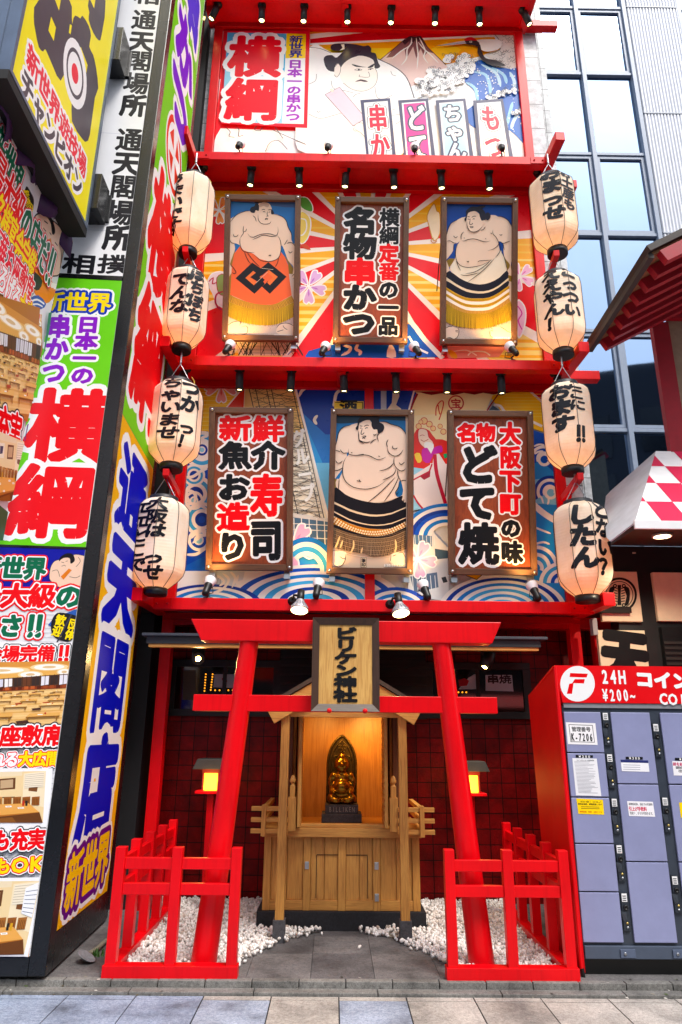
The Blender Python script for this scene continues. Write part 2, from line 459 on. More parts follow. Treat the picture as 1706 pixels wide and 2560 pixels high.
    def text(s, txt, x0, y0, x1, y1, w, col, wt=.05, outs=(), vert=True, cols=None, slant=0., fit=1.):
        """letters along the line (x0,y0)-(x1,y1) in zoomed pixels; w = cell size across (zoomed px, or metres if negative)"""
        glyphs(txt)
        a, b = s.uv(x0, y0), s.uv(x1, y1); n = len(txt); d = (b-a)
        wm = -w if w < 0 else w*(s.scale((x0+x1)/2, (y0+y1)/2) if vert else (s.uv((x0+x1)/2, (y0+y1)/2+5)-s.uv((x0+x1)/2, (y0+y1)/2-5)).length/10)
        step = d/n; u = d.normalized()
        if vert: ex = Vector((-u.y, u.x))*wm; ey = -step
        else: ex = step; ey = Vector((-u.y, u.x))*wm
        cell = min(step.length, wm)
        ex2, ey2 = ex*fit, ey*fit
        def org(i):
            c = a+step*(i+.5)
            return c-ex2/2-ey2/2
        eys = ey2+ex2*slant
        for oc, t in list(outs)+[(None, 0)]:
            byc = {}
            for i, ch in enumerate(txt):
                if ch.isspace(): continue
                k = oc or (cols[i] if cols else col)
                T = s.glyph(ch, org(i)-ex2*slant/2, ex2, eys, (wt*s.thin(ch)+t)*cell); k0 = s.k; s.k += (i % 5)*.12; s.tris(T, PAL.get(k, k) if isinstance(k, str) else k); s.k = k0
            s.k += 1
    def thin(s, ch):      # crowded characters take a thinner stroke, as sign writers draw them
        V, T, B, adv = GLY[ch]
        if ch not in PER: PER[ch] = sum(math.hypot(V[i][0]-V[j][0], V[i][1]-V[j][1]) for i, j in B)
        return max(.30, min(1.0, 7.5/PER[ch]))
    def col(s, *a, **k): s.text(*a, vert=True, **k)
    def row(s, *a, **k): s.text(*a, vert=False, **k)
    def build(s, name, parent=None): return s.mb.build(name, parent)
PAL = {'k': '14161c', 'r': 'f0000f', 'w': 'f8f8fa', 'y': 'ffe000', 'b': '0010b0', 'g': '006a48', 'p': '8a10c8', 'd': '3a3440'}
def rect(plane, L, z='s'):
    P = [plane.hit(*zp(z, L[i], L[i+1])) for i in range(0, len(L), 2)]
    ar = sum(P[i].cross(P[(i+1) % len(P)]) for i in range(len(P)))
    return P if ar > 0 else P[::-1]
# ================================================================== ground
def ground():
    g = MB(); asph = granite('dark_paving', '4c4c50', '6a6a70', '2c2c30')
    g.add([(-40,-30,-.006),(40,-30,-.006),(40,60,-.006),(-40,60,-.006)], [(0,1,2,3)], asph)
    struct(g.build('ground'))
    blue = granite('blue_granite', '93a2bf', 'bccae0', '6e7c98'); blue2 = granite('blue_granite_pale', 'a0adc6', 'cbd6e6', '7a86a0')
    beige = granite('beige_granite', 'bcb4ac', 'dcd6ce', '908880'); beige2 = granite('beige_granite_dark', 'aea69e', 'cec7be', '827a74')
    p = MB(); jo = mat('1e1e22', .9)
    p.add([(-8,-6,-.002),(8,-6,-.002),(8,5.05,-.002),(-8,5.05,-.002)], [(0,1,2,3)], jo)
    rows = [(4.975, 5.045)]+[(4.975-.42*(k+1), 4.975-.42*k) for k in range(14)]
    for r, (y0, y1) in enumerate(rows):
        for k in range(-9, 10):
            x0 = -.785+.42*k+(.21 if r > 1 and r % 2 else 0)
            q = k+(r > 2)
            m_ = blue if q < 0 else beige if q in (1, 3, 5, 6) or r == 0 and q >= 0 else (blue2 if q in (0, 2) else beige2)
            if r == 0 and q < 0: m_ = blue
            p.box((x0+.004, y0+.004, -.03), (x0+.416, y1-.004, .002+random.uniform(0, .002)), m_)
    struct(p.build('pavement'))
    k = MB(); kg = granite('kerb_stone', '807e7a', 'a09e9a', '5a5856')
    for i in range(-16, 18):
        x = .3*i+.1
        k.box((x+.003, 5.14, -.02), (x+.297, 5.20, .055+random.uniform(0, .002)), kg)
    for i in range(-6, 7):
        x = .78*i+.3
        k.box((x+.003, 5.05, -.02), (x+.777, 5.136, .02), kg)
    struct(k.build('kerb', bev=.004))
    f = MB(); df = granite('forecourt_stone', '6e6c6e', '8a8888', '4c4a4c'); df2 = granite('forecourt_stone_dark', '5c5a5c', '767476', '3e3c40')
    for i, (x0, x1, y0, y1) in enumerate([(-6,-2.5,5.203,8),(-2.497,-1.5,5.203,8),(-1.497,-.55,5.203,8),(-.547,-.13,5.203,5.75),(-.127,.29,5.203,5.75),(.293,.72,5.203,5.75),
          (-.547,-.13,5.753,6.2),(-.127,.29,5.753,6.2),(.293,.72,5.753,6.2),(-.547,.72,6.203,8),(.723,1.6,5.203,8),(1.603,3.2,5.203,8),(3.203,8,5.203,8)]):
        f.box((x0, y0, -.05), (x1, y1, .052+.001*(i % 3)), df2 if i in (4, 6, 9) else df)
    struct(f.build('forecourt'))
ground()

# ================================================================== restaurant building
XL, XR, D = -1.70, 2.45, 7.06
ZC = [2.68, 5.30, 8.06, 10.78]            # canopy undersides
bld = thing('restaurant_building', 'narrow red framed restaurant building with three tiers of painted murals above a shrine porch', 'building', (.37, 7.1, 0))
def tilewall(name, c1, c2, mo, bw, bh, bump=.6):
    def b(n, L, v):
        br = n.nodes.new('ShaderNodeTexBrick'); br.offset = .0
        for i, c in ((1, c1), (2, c2), (3, mo)): br.inputs[i].default_value = lin(c)+[1]
        br.inputs['Scale'].default_value = 1; br.inputs['Mortar Size'].default_value = .005; br.inputs['Mortar Smooth'].default_value = .3
        br.inputs['Brick Width'].default_value = bw; br.inputs['Row Height'].default_value = bh
        L(mapping(n, L, v, (1,1,1), (RAD(90),0,0)), br.inputs['Vector'])
        nz = noise(n, L, v, 7, 5); nf = noise(n, L, v, 60, 3)
        c = mixc(n, L, .7, br.outputs[0], ramp(n, L, nz, [(.3, '707070'), (.65, 'ffffff')]), 'MULTIPLY')
        h = n.nodes.new('ShaderNodeMath'); h.operation = 'MULTIPLY_ADD'; L(br.outputs['Fac'], h.inputs[0]); h.inputs[1].default_value = -1; L(nf, h.inputs[2])
        return c, h.outputs[0]
    return ramp_mat(name, b, .4, bump, .008)
redtile = tilewall('red_wall_tiles', '8c0609', '720407', '2c0506', .14, .14)
redtile.node_tree.nodes['Principled BSDF'].inputs['Specular IOR Level'].default_value = .2
whitetile = tilewall('white_wall_tiles', 'e8eaee', 'dde0e6', '30343c', .34, .42)
b = MB(); b.box((-1.95, 7.36, 0), (2.9, 7.6, 2.95), redtile); b.build('porch_wall', bld)
b = MB(); b.box((-1.95, 7.15, 2.95), (2.72, 7.7, 13), whitetile); b.build('wall', bld)
b = MB(); b.box((-2.25, 7.02, 0), (-1.82, 7.7, 13), mat('15161a', .6)); b.build('side_pier', bld)
for x in (-1.675, 2.425):
    b = MB(); b.box((x-.055, 6.98, 0.05), (x+.055, 7.1, 13), RED); b.build('post', bld, .004)
b = MB(); b.box((2.62, 7.0, .05), (2.74, 7.12, 2.62), RED); b.build('post', bld, .004)
b = MB(); b.box((-1.72, 7.0, 2.60), (3.05, 7.12, 2.70), REDD); b.build('cross_beam', bld, .004)
for z in (2.64, 5.42, 8.14, 10.9):
    b = MB(); b.box((2.48, 7.02, z+.03), (3.0, 7.13, z+.14), RED); b.build('cross_beam', bld, .004)
# porch ceiling and dark shop windows
b = MB(); b.box((-1.95, 6.7, 2.72), (2.9, 7.4, 2.78), mat('1a0d0c', .7)); b.build('porch_ceiling', bld)
for (x0, x1, z0, z1) in ((-1.62, -.62, 1.80, 2.22), (1.02, 1.95, 1.80, 2.22)):
    b = MB(); fr = mat('0c0b0b', .5)
    b.box((x0-.08, 7.30, z0-.07), (x1+.08, 7.36, z0), fr); b.box((x0-.08, 7.30, z1), (x1+.08, 7.36, z1+.07), fr)
    b.box((x0-.08, 7.30, z0), (x0, 7.36, z1), fr); b.box((x1, 7.30, z0), (x1+.08, 7.36, z1), fr); b.box(((x0+x1)/2-.02, 7.305, z0), ((x0+x1)/2+.02, 7.36, z1), fr)
    w = b.build('window', bld, .003)
    g = MB(); g.box((x0, 7.325, z0), (x1, 7.335, z1), mat('171310', .08, 0, spec=.8)); g.build('pane', w)
b = MB(); b.box((-.55, 7.29, 1.72), (.95, 7.36, 2.6), mat('0a0909', .6))
for k in range(9): b.box((-.55, 7.28, 1.78+k*.09), (.95, 7.30, 1.80+k*.09), mat('151312', .5))
b.build('louvre', bld)
# paper notices behind the window glass
pl = Plane((0, 7.32, 0), (1,0,0), (0,0,1))
a = Art(pl, 'd'); a.poly([880,525,1065,525,1075,640,880,635], 'b8bcc8'); a.poly([760,545,800,520,825,520,828,625,690,625], 'a8acb8'); a.poly([690,560,735,548,765,565,750,600,695,605], 'a01020')
a.row('串焼', 890, 555, 1060, 555, 60, '1a1a20', .05)
for x in (690, 718, 745): a.ell(x, 646, 6, 6, mat('ffa020', .5, 0, emit=.9))
o = a.build('window_notice', bld)
a = Art(pl, 'c'); a.poly([530,455,655,455,650,540,525,535], '9fa3ac'); a.poly([340,430,415,430,415,612,335,612], '4a4030')
for i in range(7): a.ell(478-i*1.4, 455+i*17, 5, 5, mat('ffa020', .5, 0, emit=.9)); a.ell(520-i*2, 455+i*16, 5, 5, mat('ffa020', .5, 0, emit=.9))
for i in range(5): a.ell(535+i*27, 553, 5, 5, mat('ffa020', .5, 0, emit=.9))
a.poly([575,480,600,470,610,500,585,510], 'a02020')
a.build('window_notice', bld)

# ------------------------------------------------------------------ canopies
ORD = ['lowest', 'second', 'third', 'topmost']
AX = [(-1.80, 2.50), (-1.77, 2.53), (-1.80, 2.53), (-1.80, 2.53)]
for i, z in enumerate(ZC):
    c = thing('canopy', 'red painted steel canopy, %s of the four across the facade' % ORD[i] + (', above the wooden shrine sign' if i == 0 else ''), 'canopy', (.37, 7.0, z), 'red canopies across the facade')
    x0, x1 = XL-.02, XR+.03
    b = MB(); b.box((x0, 6.56, z), (x1, 6.66, z+.115), RED); b.build('front_beam', c, .005)
    b = MB(); b.add([(x0,6.66,z+.07),(x1,6.66,z+.07),(x1,7.04,z+.05),(x0,7.04,z+.05),(x0,6.66,z+.10),(x1,6.66,z+.10),(x1,7.04,z+.08),(x0,7.04,z+.08)],
        [(0,3,2,1),(4,5,6,7),(0,1,5,4),(1,2,6,5),(2,3,7,6),(3,0,4,7)], RED); b.build('soffit', c)
    b = MB(); b.box((x0, 6.97, z-.03), (x1, 7.045, z+.05), REDD); b.build('rear_beam', c, .004)
    if i: b = MB(); b.box((.0, 6.66, z-.01), (.09, 6.97, z+.06), RED); b.build('rib', c, .004)
    for s_, xa in ((-1, AX[i][0]), (1, AX[i][1])):
        b = MB(); b.bar((xa, 6.22, z+.08), (xa-s_*.05, 7.05, z+.08), .11, .12, RED); b.build('side_arm', c, .005)
        b = MB(); xb = xa-s_*.16; b.box((xb-.09, 6.552, z+.01), (xb+.09, 6.56, z+.105), RED)
        for dx in (-.05, .05): b.lathe([(.011,0),(.011,.008),(.004,.012)], REDD, (xb+dx, 6.552, z+.055), 8, Matrix.Rotation(RAD(90), 3, 'X'))
        b.build('bolt_plate', c)

# thin electric cables on the facade
for k, (x0, x1, z) in enumerate(((-1.6, 2.3, 8.17), (-1.6, 2.3, 5.41), (-1.55, 2.35, 2.70))):
    t = thing('cable', 'thin grey electric cable running along the foot of the %s mural' % ('topmost', 'middle', 'lowest')[k], 'cable', (x0, 6.9, z))
    q = MB(); P = []
    for i in range(40):
        f = i/39; P.append((x0+(x1-x0)*f, 6.86+.04*math.sin(i*1.3), z+.012+.006*math.sin(i*2.1)))
    q.tube(P, .007, mat('3a3c40', .6), 6); q.build('wire', t)
for px_, py_, sx, lab in ((520, 462, 1, 'upper left'), (1345, 462, -1, 'upper right'), (478, 962, 1, 'lower left'), (1392, 968, -1, 'lower right')):
    t = thing('cord', 'loose yellow cord looping from a downlight to the %s lantern' % lab, 'cord', UY(px_, py_, 6.55))
    c = UY(px_, py_, 6.55); q = MB()
    q.tube([c+Vector((sx*.05*math.sin(a_*.45)-sx*.03*(a_/7), -.02*a_/7, -.05*a_/2+.09)) for a_ in range(8)], .006, mat('d8b030', .5), 6); q.build('wire', t)
# ================================================================== murals
def mural(z0, z1, label):
    t = thing('mural', label, 'mural', (.37, D, z0))
    pl = Plane((0, D-.03, 0), (1,0,0), (0,0,1))
    b = MB(); b.box((-1.615, D-.03, z0), (2.365, D, z1), mat('c8c8cc', .5)); b.build('panel', t)
    a = Art(pl, 's'); a.clip = [Vector((-1.615, z0)), Vector((2.365, z0)), Vector((2.365, z1)), Vector((-1.615, z1))]
    a.rough = .28
    return t, a
def blossom(a, x, y, r, c1, c2, rot=0, line_='ffffff'):
    for k in range(5):
        t = rot+k*2*math.pi/5
        def q(rr, da): return [x+r*rr*math.cos(t+da), y+r*rr*math.sin(t+da)]
        L = q(.1, 0)+q(.55, -.42)+q(.92, -.34)+q(1.02, -.12)+q(.9, 0)+q(1.02, .12)+q(.92, .34)+q(.55, .42)
        a.outline(L, c1, r*.07, line_, 3)
        a.poly(q(.12, 0)+q(.45, -.12)+q(.6, 0)+q(.45, .12), c2)
    a.ell(x, y, r*.1, r*.1, 'ffffff')
def swirl(a, x, y, r, cols, ys=1., a0=0, a1=360, wd=None):
    """concentric bands of a printed wave"""
    wd = wd or r/len(cols)
    for k, c in enumerate(cols):
        R = r-k*wd; L = []
        n = 36
        for i in range(n+1):
            t = RAD(a0+(a1-a0)*i/n); L += [x+R*math.cos(t), y+R*ys*math.sin(t)]
        if a1-a0 < 350: pass
        a.poly(L, c)
# ---- top mural
t, a = mural(8.14, 10.86, 'topmost mural with a wrestler face, a snowy mountain, a crane and a blue wave')
t_top = t
a.z = '2'
a.poly([60,110,1480,120,1510,720,30,720], 'fbfbfc')
a.poly([78,118,500,130,495,600,95,585,75,620,50,690,40,720,20,720], 'f01828')
a.poly([95,360,75,370,48,650,60,655], 'fdeef0')
a.poly([430,152,480,130,870,130,500,180], 'f79a10'); a.poly([420,150,500,130,560,130,440,158], 'fff4e8')
a.z = 'D'
a.poly([95,95,620,42,1300,42,1310,72,95,128], 'e4001a')
a.poly([95,128,1310,72,1318,86,95,142], 'fff8f4'); a.poly([95,68,380,38,620,38,95,100], 'fdf6ec'); a.poly([-60,40,95,62,300,38,0,30], 'f5960e')
a.poly([95,142,1318,86,1370,180,1000,270,540,270,95,176], 'fba400')
a.poly([95,165,640,160,545,260,240,215,95,178], 'ffd21a'); a.poly([900,165,1000,120,1100,170,1000,270,960,240], 'ffc414')
# mountain
a.poly([757,84,830,84,868,146,920,198,1010,285,940,330,760,420,640,310,540,255,640,175,705,118], 'f2cfc8')
a.poly([757,84,830,84,868,146,920,198,880,185,850,215,830,160,800,230,780,150,735,230,720,160,680,200,640,220,600,225,640,175,705,118], '8a5a5c')
a.poly([757,84,830,84,862,140,845,138,820,110,800,140,790,110,765,150,755,112,725,140,705,118], '3a2630')
for L in ([770,92,765,130,740,170,735,230,700,275],[800,92,806,150,812,210,805,300],[820,92,840,130,860,180,850,220,880,262],[775,120,750,150,700,180,640,230],[812,120,850,165,900,210,950,262]):
    a.line(L, 9, 'fffaf6', 4, taper=True)
a.line([545,250,640,175,705,118,757,84,830,84,868,146,920,198,1000,275], 5, '302028', 2)
# crane
a.poly([1285,42,1490,42,1510,340,1390,292,1300,240,1250,205,1290,190,1355,172,1352,110], 'f3e6de', 0)
for i in range(110):
    x, y = random.uniform(1300, 1500), random.uniform(50, 310)
    if y < 60+ (1380-x)*1.2: continue
    a.line([x,y,x+7,y+9,x+18,y+8,x+24,y-1], 1.8, '4a3c40', 3)
a.line([1285,42,1345,100,1358,170], 3, '201820', 3)
# wave
a.poly([1160,300,1215,242,1270,262,1330,290,1420,300,1515,335,1545,790,1460,740,1390,700,1200,700,1120,600,1200,520,1180,440,1120,380], '1c66c8', 3)
for L, c in (([1180,320,1260,340,1290,420,1290,480],'9cd4f4'),([1230,270,1330,330,1360,420],'c4e6fa'),([1300,290,1380,340,1400,400],'9cd4f4'),([1130,390,1190,430,1210,520],'9cd4f4'),([1420,320,1450,380,1450,430],'c4e6fa'),([1440,520,1420,600,1400,680],'9cd4f4'),([1500,560,1450,640,1430,700],'c4e6fa')):
    a.line(L, 22, c, 5, taper=True)
for i in range(150):
    x, y = random.uniform(1200, 1520), random.uniform(300, 740); a.ell(x, y, random.uniform(2, 6), random.uniform(2, 6), 'f4fafe', 8)
def foam(x0, y0, x1, y1, n, r):
    for i in range(n):
        f = i/n; x = x0+(x1-x0)*f+random.uniform(-r, r); y = y0+(y1-y0)*f+random.uniform(-r, r); q = random.uniform(.5, 1)*r
        a.ell(x, y, q, q*.8, 'fdfdfe', 12)
    for i in range(n*2):
        f = random.random(); x = x0+(x1-x0)*f+random.uniform(-r, r)*1.2; y = y0+(y1-y0)*f+random.uniform(-r, r)*1.2; s_ = random.choice((-1, 1))
        a.line([x,y,x+6*s_,y-9,x+15*s_,y-8,x+17*s_,y+2,x+10*s_,y+4], 2, '33415e', 3)
foam(985, 235, 1190, 235, 18, 26); foam(890, 340, 1190, 300, 34, 30); foam(815, 410, 1130, 370, 34, 30); foam(1280, 500, 1500, 430, 22, 20); foam(1440, 610, 1530, 565, 12, 18); foam(840, 470, 1060, 440, 16, 20)
a.poly([1190,120,1350,118,1355,172,1290,195,1240,190,1210,160], 'f8ece6', 3)
a.poly([1170,150,1215,140,1235,200,1260,240,1330,255,1392,290,1290,285,1235,250,1205,205,1205,165], '2a2228', 3)
a.poly([1115,122,1135,104,1165,100,1190,112,1200,126,1160,124], 'd81020', 3)
a.poly([1110,125,1200,124,1215,150,1150,150,1115,140], '3a3034', 2)
a.poly([920,160,1050,135,1118,124,1130,142,1040,152], 'c9c2c6'); a.line([920,160,1040,146,1130,136], 2.5, '3a3a40', 0)
a.ell(1160, 132, 9, 6, 'f8f0e0'); a.ell(1160, 132, 4, 4, '101010')
# wrestler
a.poly([90,168,240,205,400,200,545,245,640,290,710,340,750,400,785,505,800,620,700,880,90,880,0,700], 'fdfafa', 3)
a.line([545,245,640,290,710,340,750,400,785,505], 7, '3a3648', 4); a.line([90,168,160,176,235,205], 4, '2a2630', 3)
a.poly([185,250,200,225,240,220,275,235,340,160,300,190,240,185,235,155,280,142,380,146,450,160,480,155,500,175,500,200,530,210,545,265,560,295,535,310,515,290,512,250,440,225,390,235,320,310,250,330,205,310], '2c2636', 3)
a.poly([300,150,322,146,325,180,290,190,310,172], 'f6ecd8')
a.poly([390,232,440,224,512,250,522,300,540,340,535,400,500,440,440,460,370,445,310,400,290,340,310,285,350,250], 'fff3ea', 3)
a.line([522,300,540,340,535,400,500,440,440,460,370,445,315,405], 3, '2a2630', 4)
a.poly([258,300,280,275,300,300,295,340,275,365,258,350], 'fdeee6', 3); a.line([258,300,280,277,298,300,292,340,272,366,256,350], 3, '2a2630', 3)
a.poly([370,278,440,296,480,300,400,298], '241e28', 2); a.poly([478,300,520,276,512,298,485,306], '241e28', 2)
a.line([390,318,415,310,440,318,415,322], 3, '201a22', 2, True); a.ell(418, 317, 7, 5, '151018'); a.line([480,318,500,308,515,312], 4, '201a22', 2); a.ell(496, 314, 6, 4, '151018')
a.line([425,350,420,362,440,365,470,368,490,360,482,330], 3, '2a2630', 3); a.poly([392,398,430,380,480,394,455,398,430,392], '4a3238', 2)
for L in ([235,390,250,440,320,455,380,470],[380,500,400,480,430,475],[525,430,530,470,545,505,590,510,640,485],[80,415,130,390,138,345],[85,610,160,640,250,620,300,605],[140,588,150,600,165,590],[630,325,640,350,665,358],[0,790,40,800,70,815],[390,690,385,720,420,730],[640,580,660,578],[640,620,690,612],[660,680,690,660]):
    a.line(L, 2.6, '3a3440', 4)
a.poly([195,482,290,432,465,640,380,690], 'f6d6e6'); a.line([195,482,290,432,465,640,380,690], 3, '40303c', 0, True)
a.poly([225,448,240,440,255,460,240,468], 'f6e6d8')
a.poly([385,690,420,668,470,680,480,760,430,760,395,720], 'fff3ea', 3); a.line([385,690,420,668,470,680], 3, '2a2630', 3); a.line([395,715,430,735,455,760], 3, '2a2630', 3)
# four dish boards
for (L, bgc, tx, col, s_) in (([428,518,625,506,665,900,470,900], 'fdf6f6', '串か', 'ee2244', 0), ([678,520,876,508,925,900,718,900], 'd0409c', 'どて', 'fdfdfd', 0),
        ([926,520,1124,508,1178,900,966,900], 'bfe8f6', 'ちゃん', 'fdfdfd', 0), ([1174,522,1372,510,1440,900,1214,900], 'fdf6f6', 'もつ', 'ee2244', 0)):
    a.poly(L, '4e5070'); cx = sum(L[0::2])/4; cyy = sum(L[1::2])/4
    I = [q for i in range(4) for q in (cx+(L[2*i]-cx)*.80, L[2*i+1]+(18 if i < 2 else 0))]
    a.poly(I, 'e9eef2'); I2 = [q for i in range(4) for q in (cx+(L[2*i]-cx)*.70, L[2*i+1]+(26 if i < 2 else 0))]; a.poly(I2, bgc)
    x0, y0 = (L[0]+L[2])/2, L[1]+25; x1, y1 = (L[4]+L[6])/2, L[7]+20
    a.col(tx, x0+8, y0, x1, y1, 130, col, .045, [('3c5a74', .11), ('fdfdfd', .075)] if col != 'fdfdfd' else [('3c4a68', .085)], fit=.95)
    if tx == 'ちゃん' or tx == 'もつ': pass
# title board
a.z = '2'
a.poly([125,150,502,148,490,592,98,572], 'ee0a2c'); a.poly([128,158,396,163,376,572,100,566], '48b4e4'); a.poly([118,330,386,330,376,572,100,566], '9cd8ee')
a.poly([396,163,484,165,474,574,376,572], 'fdfdfd'); a.poly([396,163,484,165,481,275,391,275], 'ffd800')
a.col('横綱', 258, 172, 232, 562, 245, 'ee0020', .07, [('fdfdfd', .085)], fit=.95)
a.col('新世界', 441, 172, 436, 272, 62, '1a2a90', .045)
a.col('日本一の串かつ', 436, 282, 424, 562, 66, 'a020c0', .05, [('fdf4fd', .1)])
a.z = '2'
for L in ([120,590,140,610,135,630,160,635],[165,590,180,600,178,630,200,625],[260,585,250,600,275,605,285,590],[330,600,420,640,480,665],[300,700,320,660,360,650,400,690],[345,590,380,640]): a.line(L, 3, '40303c', 3)
a.build('print', t)

# ---- middle mural: rising sun rays
t, a = mural(5.40, 8.10, 'middle mural of red and yellow sun rays with white edges and cherry blossoms')
a.z = 's'; cx, cy_ = 924, 615
a.poly([430,440,1420,440,1480,920,380,920], 'fdf4ec')
N = 22
for k in range(N):
    t0, t1 = 2*math.pi*(k-.5)/N+.07, 2*math.pi*(k+.5)/N+.07
    c = 'e8061c' if k % 2 else 'fbb412'
    g = .022
    P = [cx+60*math.cos(t0+g*3), cy_+60*math.sin(t0+g*3), cx+700*math.cos(t0+g), cy_+700*math.sin(t0+g), cx+700*math.cos(t1-g), cy_+700*math.sin(t1-g), cx+60*math.cos(t1-g*3), cy_+60*math.sin(t1-g*3)]
    a.poly(P, c)
    if not k % 2:      # pale bars across the lower yellow rays
        keep = a.clip; Q = [a.uv(P[i], P[i+1]) for i in range(0, 8, 2)]
        ar = sum(Q[i].cross(Q[(i+1) % 4]) for i in range(4)); Q = Q if ar > 0 else Q[::-1]
        base = [Vector((-1.615, 5.4)), Vector((2.365, 5.4)), Vector((2.365, 8.1)), Vector((-1.615, 8.1))]
        a.clip = Q+[]
        class _C: pass
        for j in range(26):
            y = 470+j*19
            h = 4+max(0, (y-600))*.03
            T = [a.uv(440, y), a.uv(1460, y+8), a.uv(1460, y+8+h), a.uv(440, y+h)]
            T = a.cut(T)
            if len(T) > 2:
                a.clip = base; a.tris([T], 'fde27a' if y > 640 else 'fcc838'); a.clip = Q
        a.clip = keep; a.k += 1
for (x, y, r, c1, c2, ro) in ((772, 716, 44, 'e2b6ea', 'c47ad6', .3), (548, 526, 34, 'fb9a4a', 'f26a2a', .2), (1300, 692, 36, 'f6c2e6', 'e07ac8', .5), (520, 690, 0, '', '', 0)):
    if r: blossom(a, x, y, r, c1, c2, ro)
a.z = '4'
# fan and shell shapes peeping out beside the wrestlers
a.outline([1000,150,1050,150,1085,200,1080,245,1010,215], '5cb04a', 7, 'fdfdfd', 3); a.outline([1000,250,1060,270,1075,340,1050,430,1000,450], 'f8e06a', 8, 'fdfdfd', 3)
a.line([1005,290,1040,300,1045,360,1020,400,1000,400], 9, 'fdfdfd', 4); a.poly([1000,470,1040,460,1075,500,1030,490], 'd8461e', 2)
a.outline([380,720,410,660,480,650,500,700,490,880,440,860,415,800], 'f6e8f0', 8, 'fdfdfd', 3); a.outline([440,690,490,670,500,800,450,790], '8ba860', 5, 'b01040', 3); a.line([490,780,440,800,430,850,450,890,490,910], 12, 'b4184c', 4)
a.line([385,715,415,690,410,730,440,720], 8, 'c81848', 3)
# lattice under the left wrestler, blue water under the sign
a.poly([555,1110,985,1110,905,1215,590,1215], 'f0d4bc')
for i in range(26):
    x = 560+i*16; a.line([x,1112,x+random.uniform(-70, 90),1214], random.choice((3, 5, 8)), '2a2428', 0)
for i in range(10): a.line([570+i*8,1115+i*10,960-i*5,1118+i*9], 3, '3a3238', 0)
a.poly([985,1105,1010,1105,925,1215,900,1215], 'fdfdfd'); a.line([985,1140,920,1210], 6, '2456b8', 0)
a.poly([1040,1215,1060,1185,1130,1165,1230,1140,1660,1120,1660,1230,1040,1230], '0c56c0'); 
for L in ([1290,1150,1340,1160,1330,1190,1280,1215],[1400,1130,1380,1170,1410,1190,1400,1215]): a.line(L, 22, 'f6dcd4', 4, taper=True)
a.z = '5'
a.poly([80,1130,330,1000,420,1060,540,1225,80,1235], '0c56c0'); a.line([320,960,380,1030,440,1110,560,1235], 34, 'fdf6f2', 4)
a.poly([200,1140,230,1160,245,1225,180,1225], 'f6dcd4', 2); a.line([330,1085,360,1130,400,1170,460,1200], 16, 'fdf6f2', 4)
a.poly([560,1150,1000,1145,940,1225,600,1235], 'ee8a7c'); a.line([730,1215,760,1190,840,1190,880,1215], 10, 'fbe2d4', 4); a.line([620,1190,720,1180,790,1215], 8, 'fbe2d4', 4); a.poly([590,1175,640,1190,660,1230,620,1230], 'f0a818', 2)
a.outline([1060,850,1110,880,1120,960,1100,1060,1065,1080], 'f8c8e4', 10, 'fdfdfd', 3); a.line([1065,880,1095,930,1070,980,1095,1040], 9, 'e040b4', 4)
a.outline([455,270,500,190,520,240,540,260,540,390,500,440,470,350], 'fbe8c8', 6, 'd89a20', 3); a.line([500,420,480,440,500,455,520,440], 5, 'd08020', 3)
a.build('print', t)

# ---- lower mural: tower, waves, treasure ship
t, a = mural(2.78, 5.36, 'lowest mural of blue waves with a steel tower and a treasure ship sail')
a.z = '6'
BL, BD, BC, WH = '0a4cc4', '0836a0', '3aa6e4', 'f6ece8'
a.poly([260,90,1600,90,1600,1480,260,1480], '2f9ae0')
a.poly([1060,100,1600,100,1600,420,1250,420,1080,260], '0a3a9e'); a.poly([1080,260,1250,420,1600,420,1600,620,1240,620], '2478cc'); a.poly([1190,600,1600,600,1600,900,1250,900], '6fc0ec')
a.poly([330,90,760,90,700,260,470,460,430,450,360,300], 'fbc81c'); a.poly([330,90,520,90,480,300,420,420,330,420], 'f5b414')
for i in range(12): a.line([400,130+i*26,720-i*18,128+i*26], 5, 'fddc5c', 0)
blossom(a, 590, 115, 105, 'f6a498', 'ee5c54', .3)
a.poly([720,130,745,110,740,255,620,255], 'e83818'); a.line([745,105,620,255], 9, 'fdf4ea', 0)
# tower lattice
a.poly([740,98,1060,100,1260,955,1180,970,960,960,730,300], 'f6ead6')
a.poly([742,98,1060,100,1130,400,900,420,735,280], 'f2c878')
dk = '2c2a34'
for (x0, x1) in ((760, 950), (800, 985), (870, 1050), (900, 1080), (1035, 1215), (1052, 1240)):
    a.line([x0,98,x1+(0),948], 5, dk, 0)
for i in range(30):
    y = 105+i*28; f = (y-98)/850; xa, xb = 775+f*185, 1048+f*190
    a.line([xa,y,xb,y+random.uniform(-6, 26)], 2.5, dk, 0)
    if i % 2: a.line([xa,y,(xa+xb)/2,y+58,xb,y], 2.5, dk, 0); 
    else: a.line([xa,y+56,(xa+xb)/2,y,xb,y+56], 2.5, dk, 0)
    for k in range(3): a.line([xa+random.uniform(0, xb-xa), y, xa+random.uniform(0, xb-xa), y+26], 2, dk, 0)
a.line([1052,98,1270,960], 14, 'fdf4ea', 0)
a.col('グループ', 1072, 390, 1150, 850, 90, 'fbf8f4', .05)
a.poly([940,900,1275,960,1290,1000,940,980], 'd8d2d0'); a.poly([1040,945,1275,975,1270,1120,1180,1130,1045,1000], '4a6886')
for i in range(5): a.line([1050+i*48,950,1055+i*48,1120], 6, 'e4e2e2', 0)
for y in (985, 1020, 1070): a.line([1040,y,1275,y+12], 5, 'e4e2e2', 0)
for L in ([1110,112,1120,130,1098,150,1082,185],[1335,118,1350,135,1318,165,1305,230,1298,245],[1200,300,1180,330,1195,360]): a.line(L, 20, 'f6e8d8', 4, taper=True)
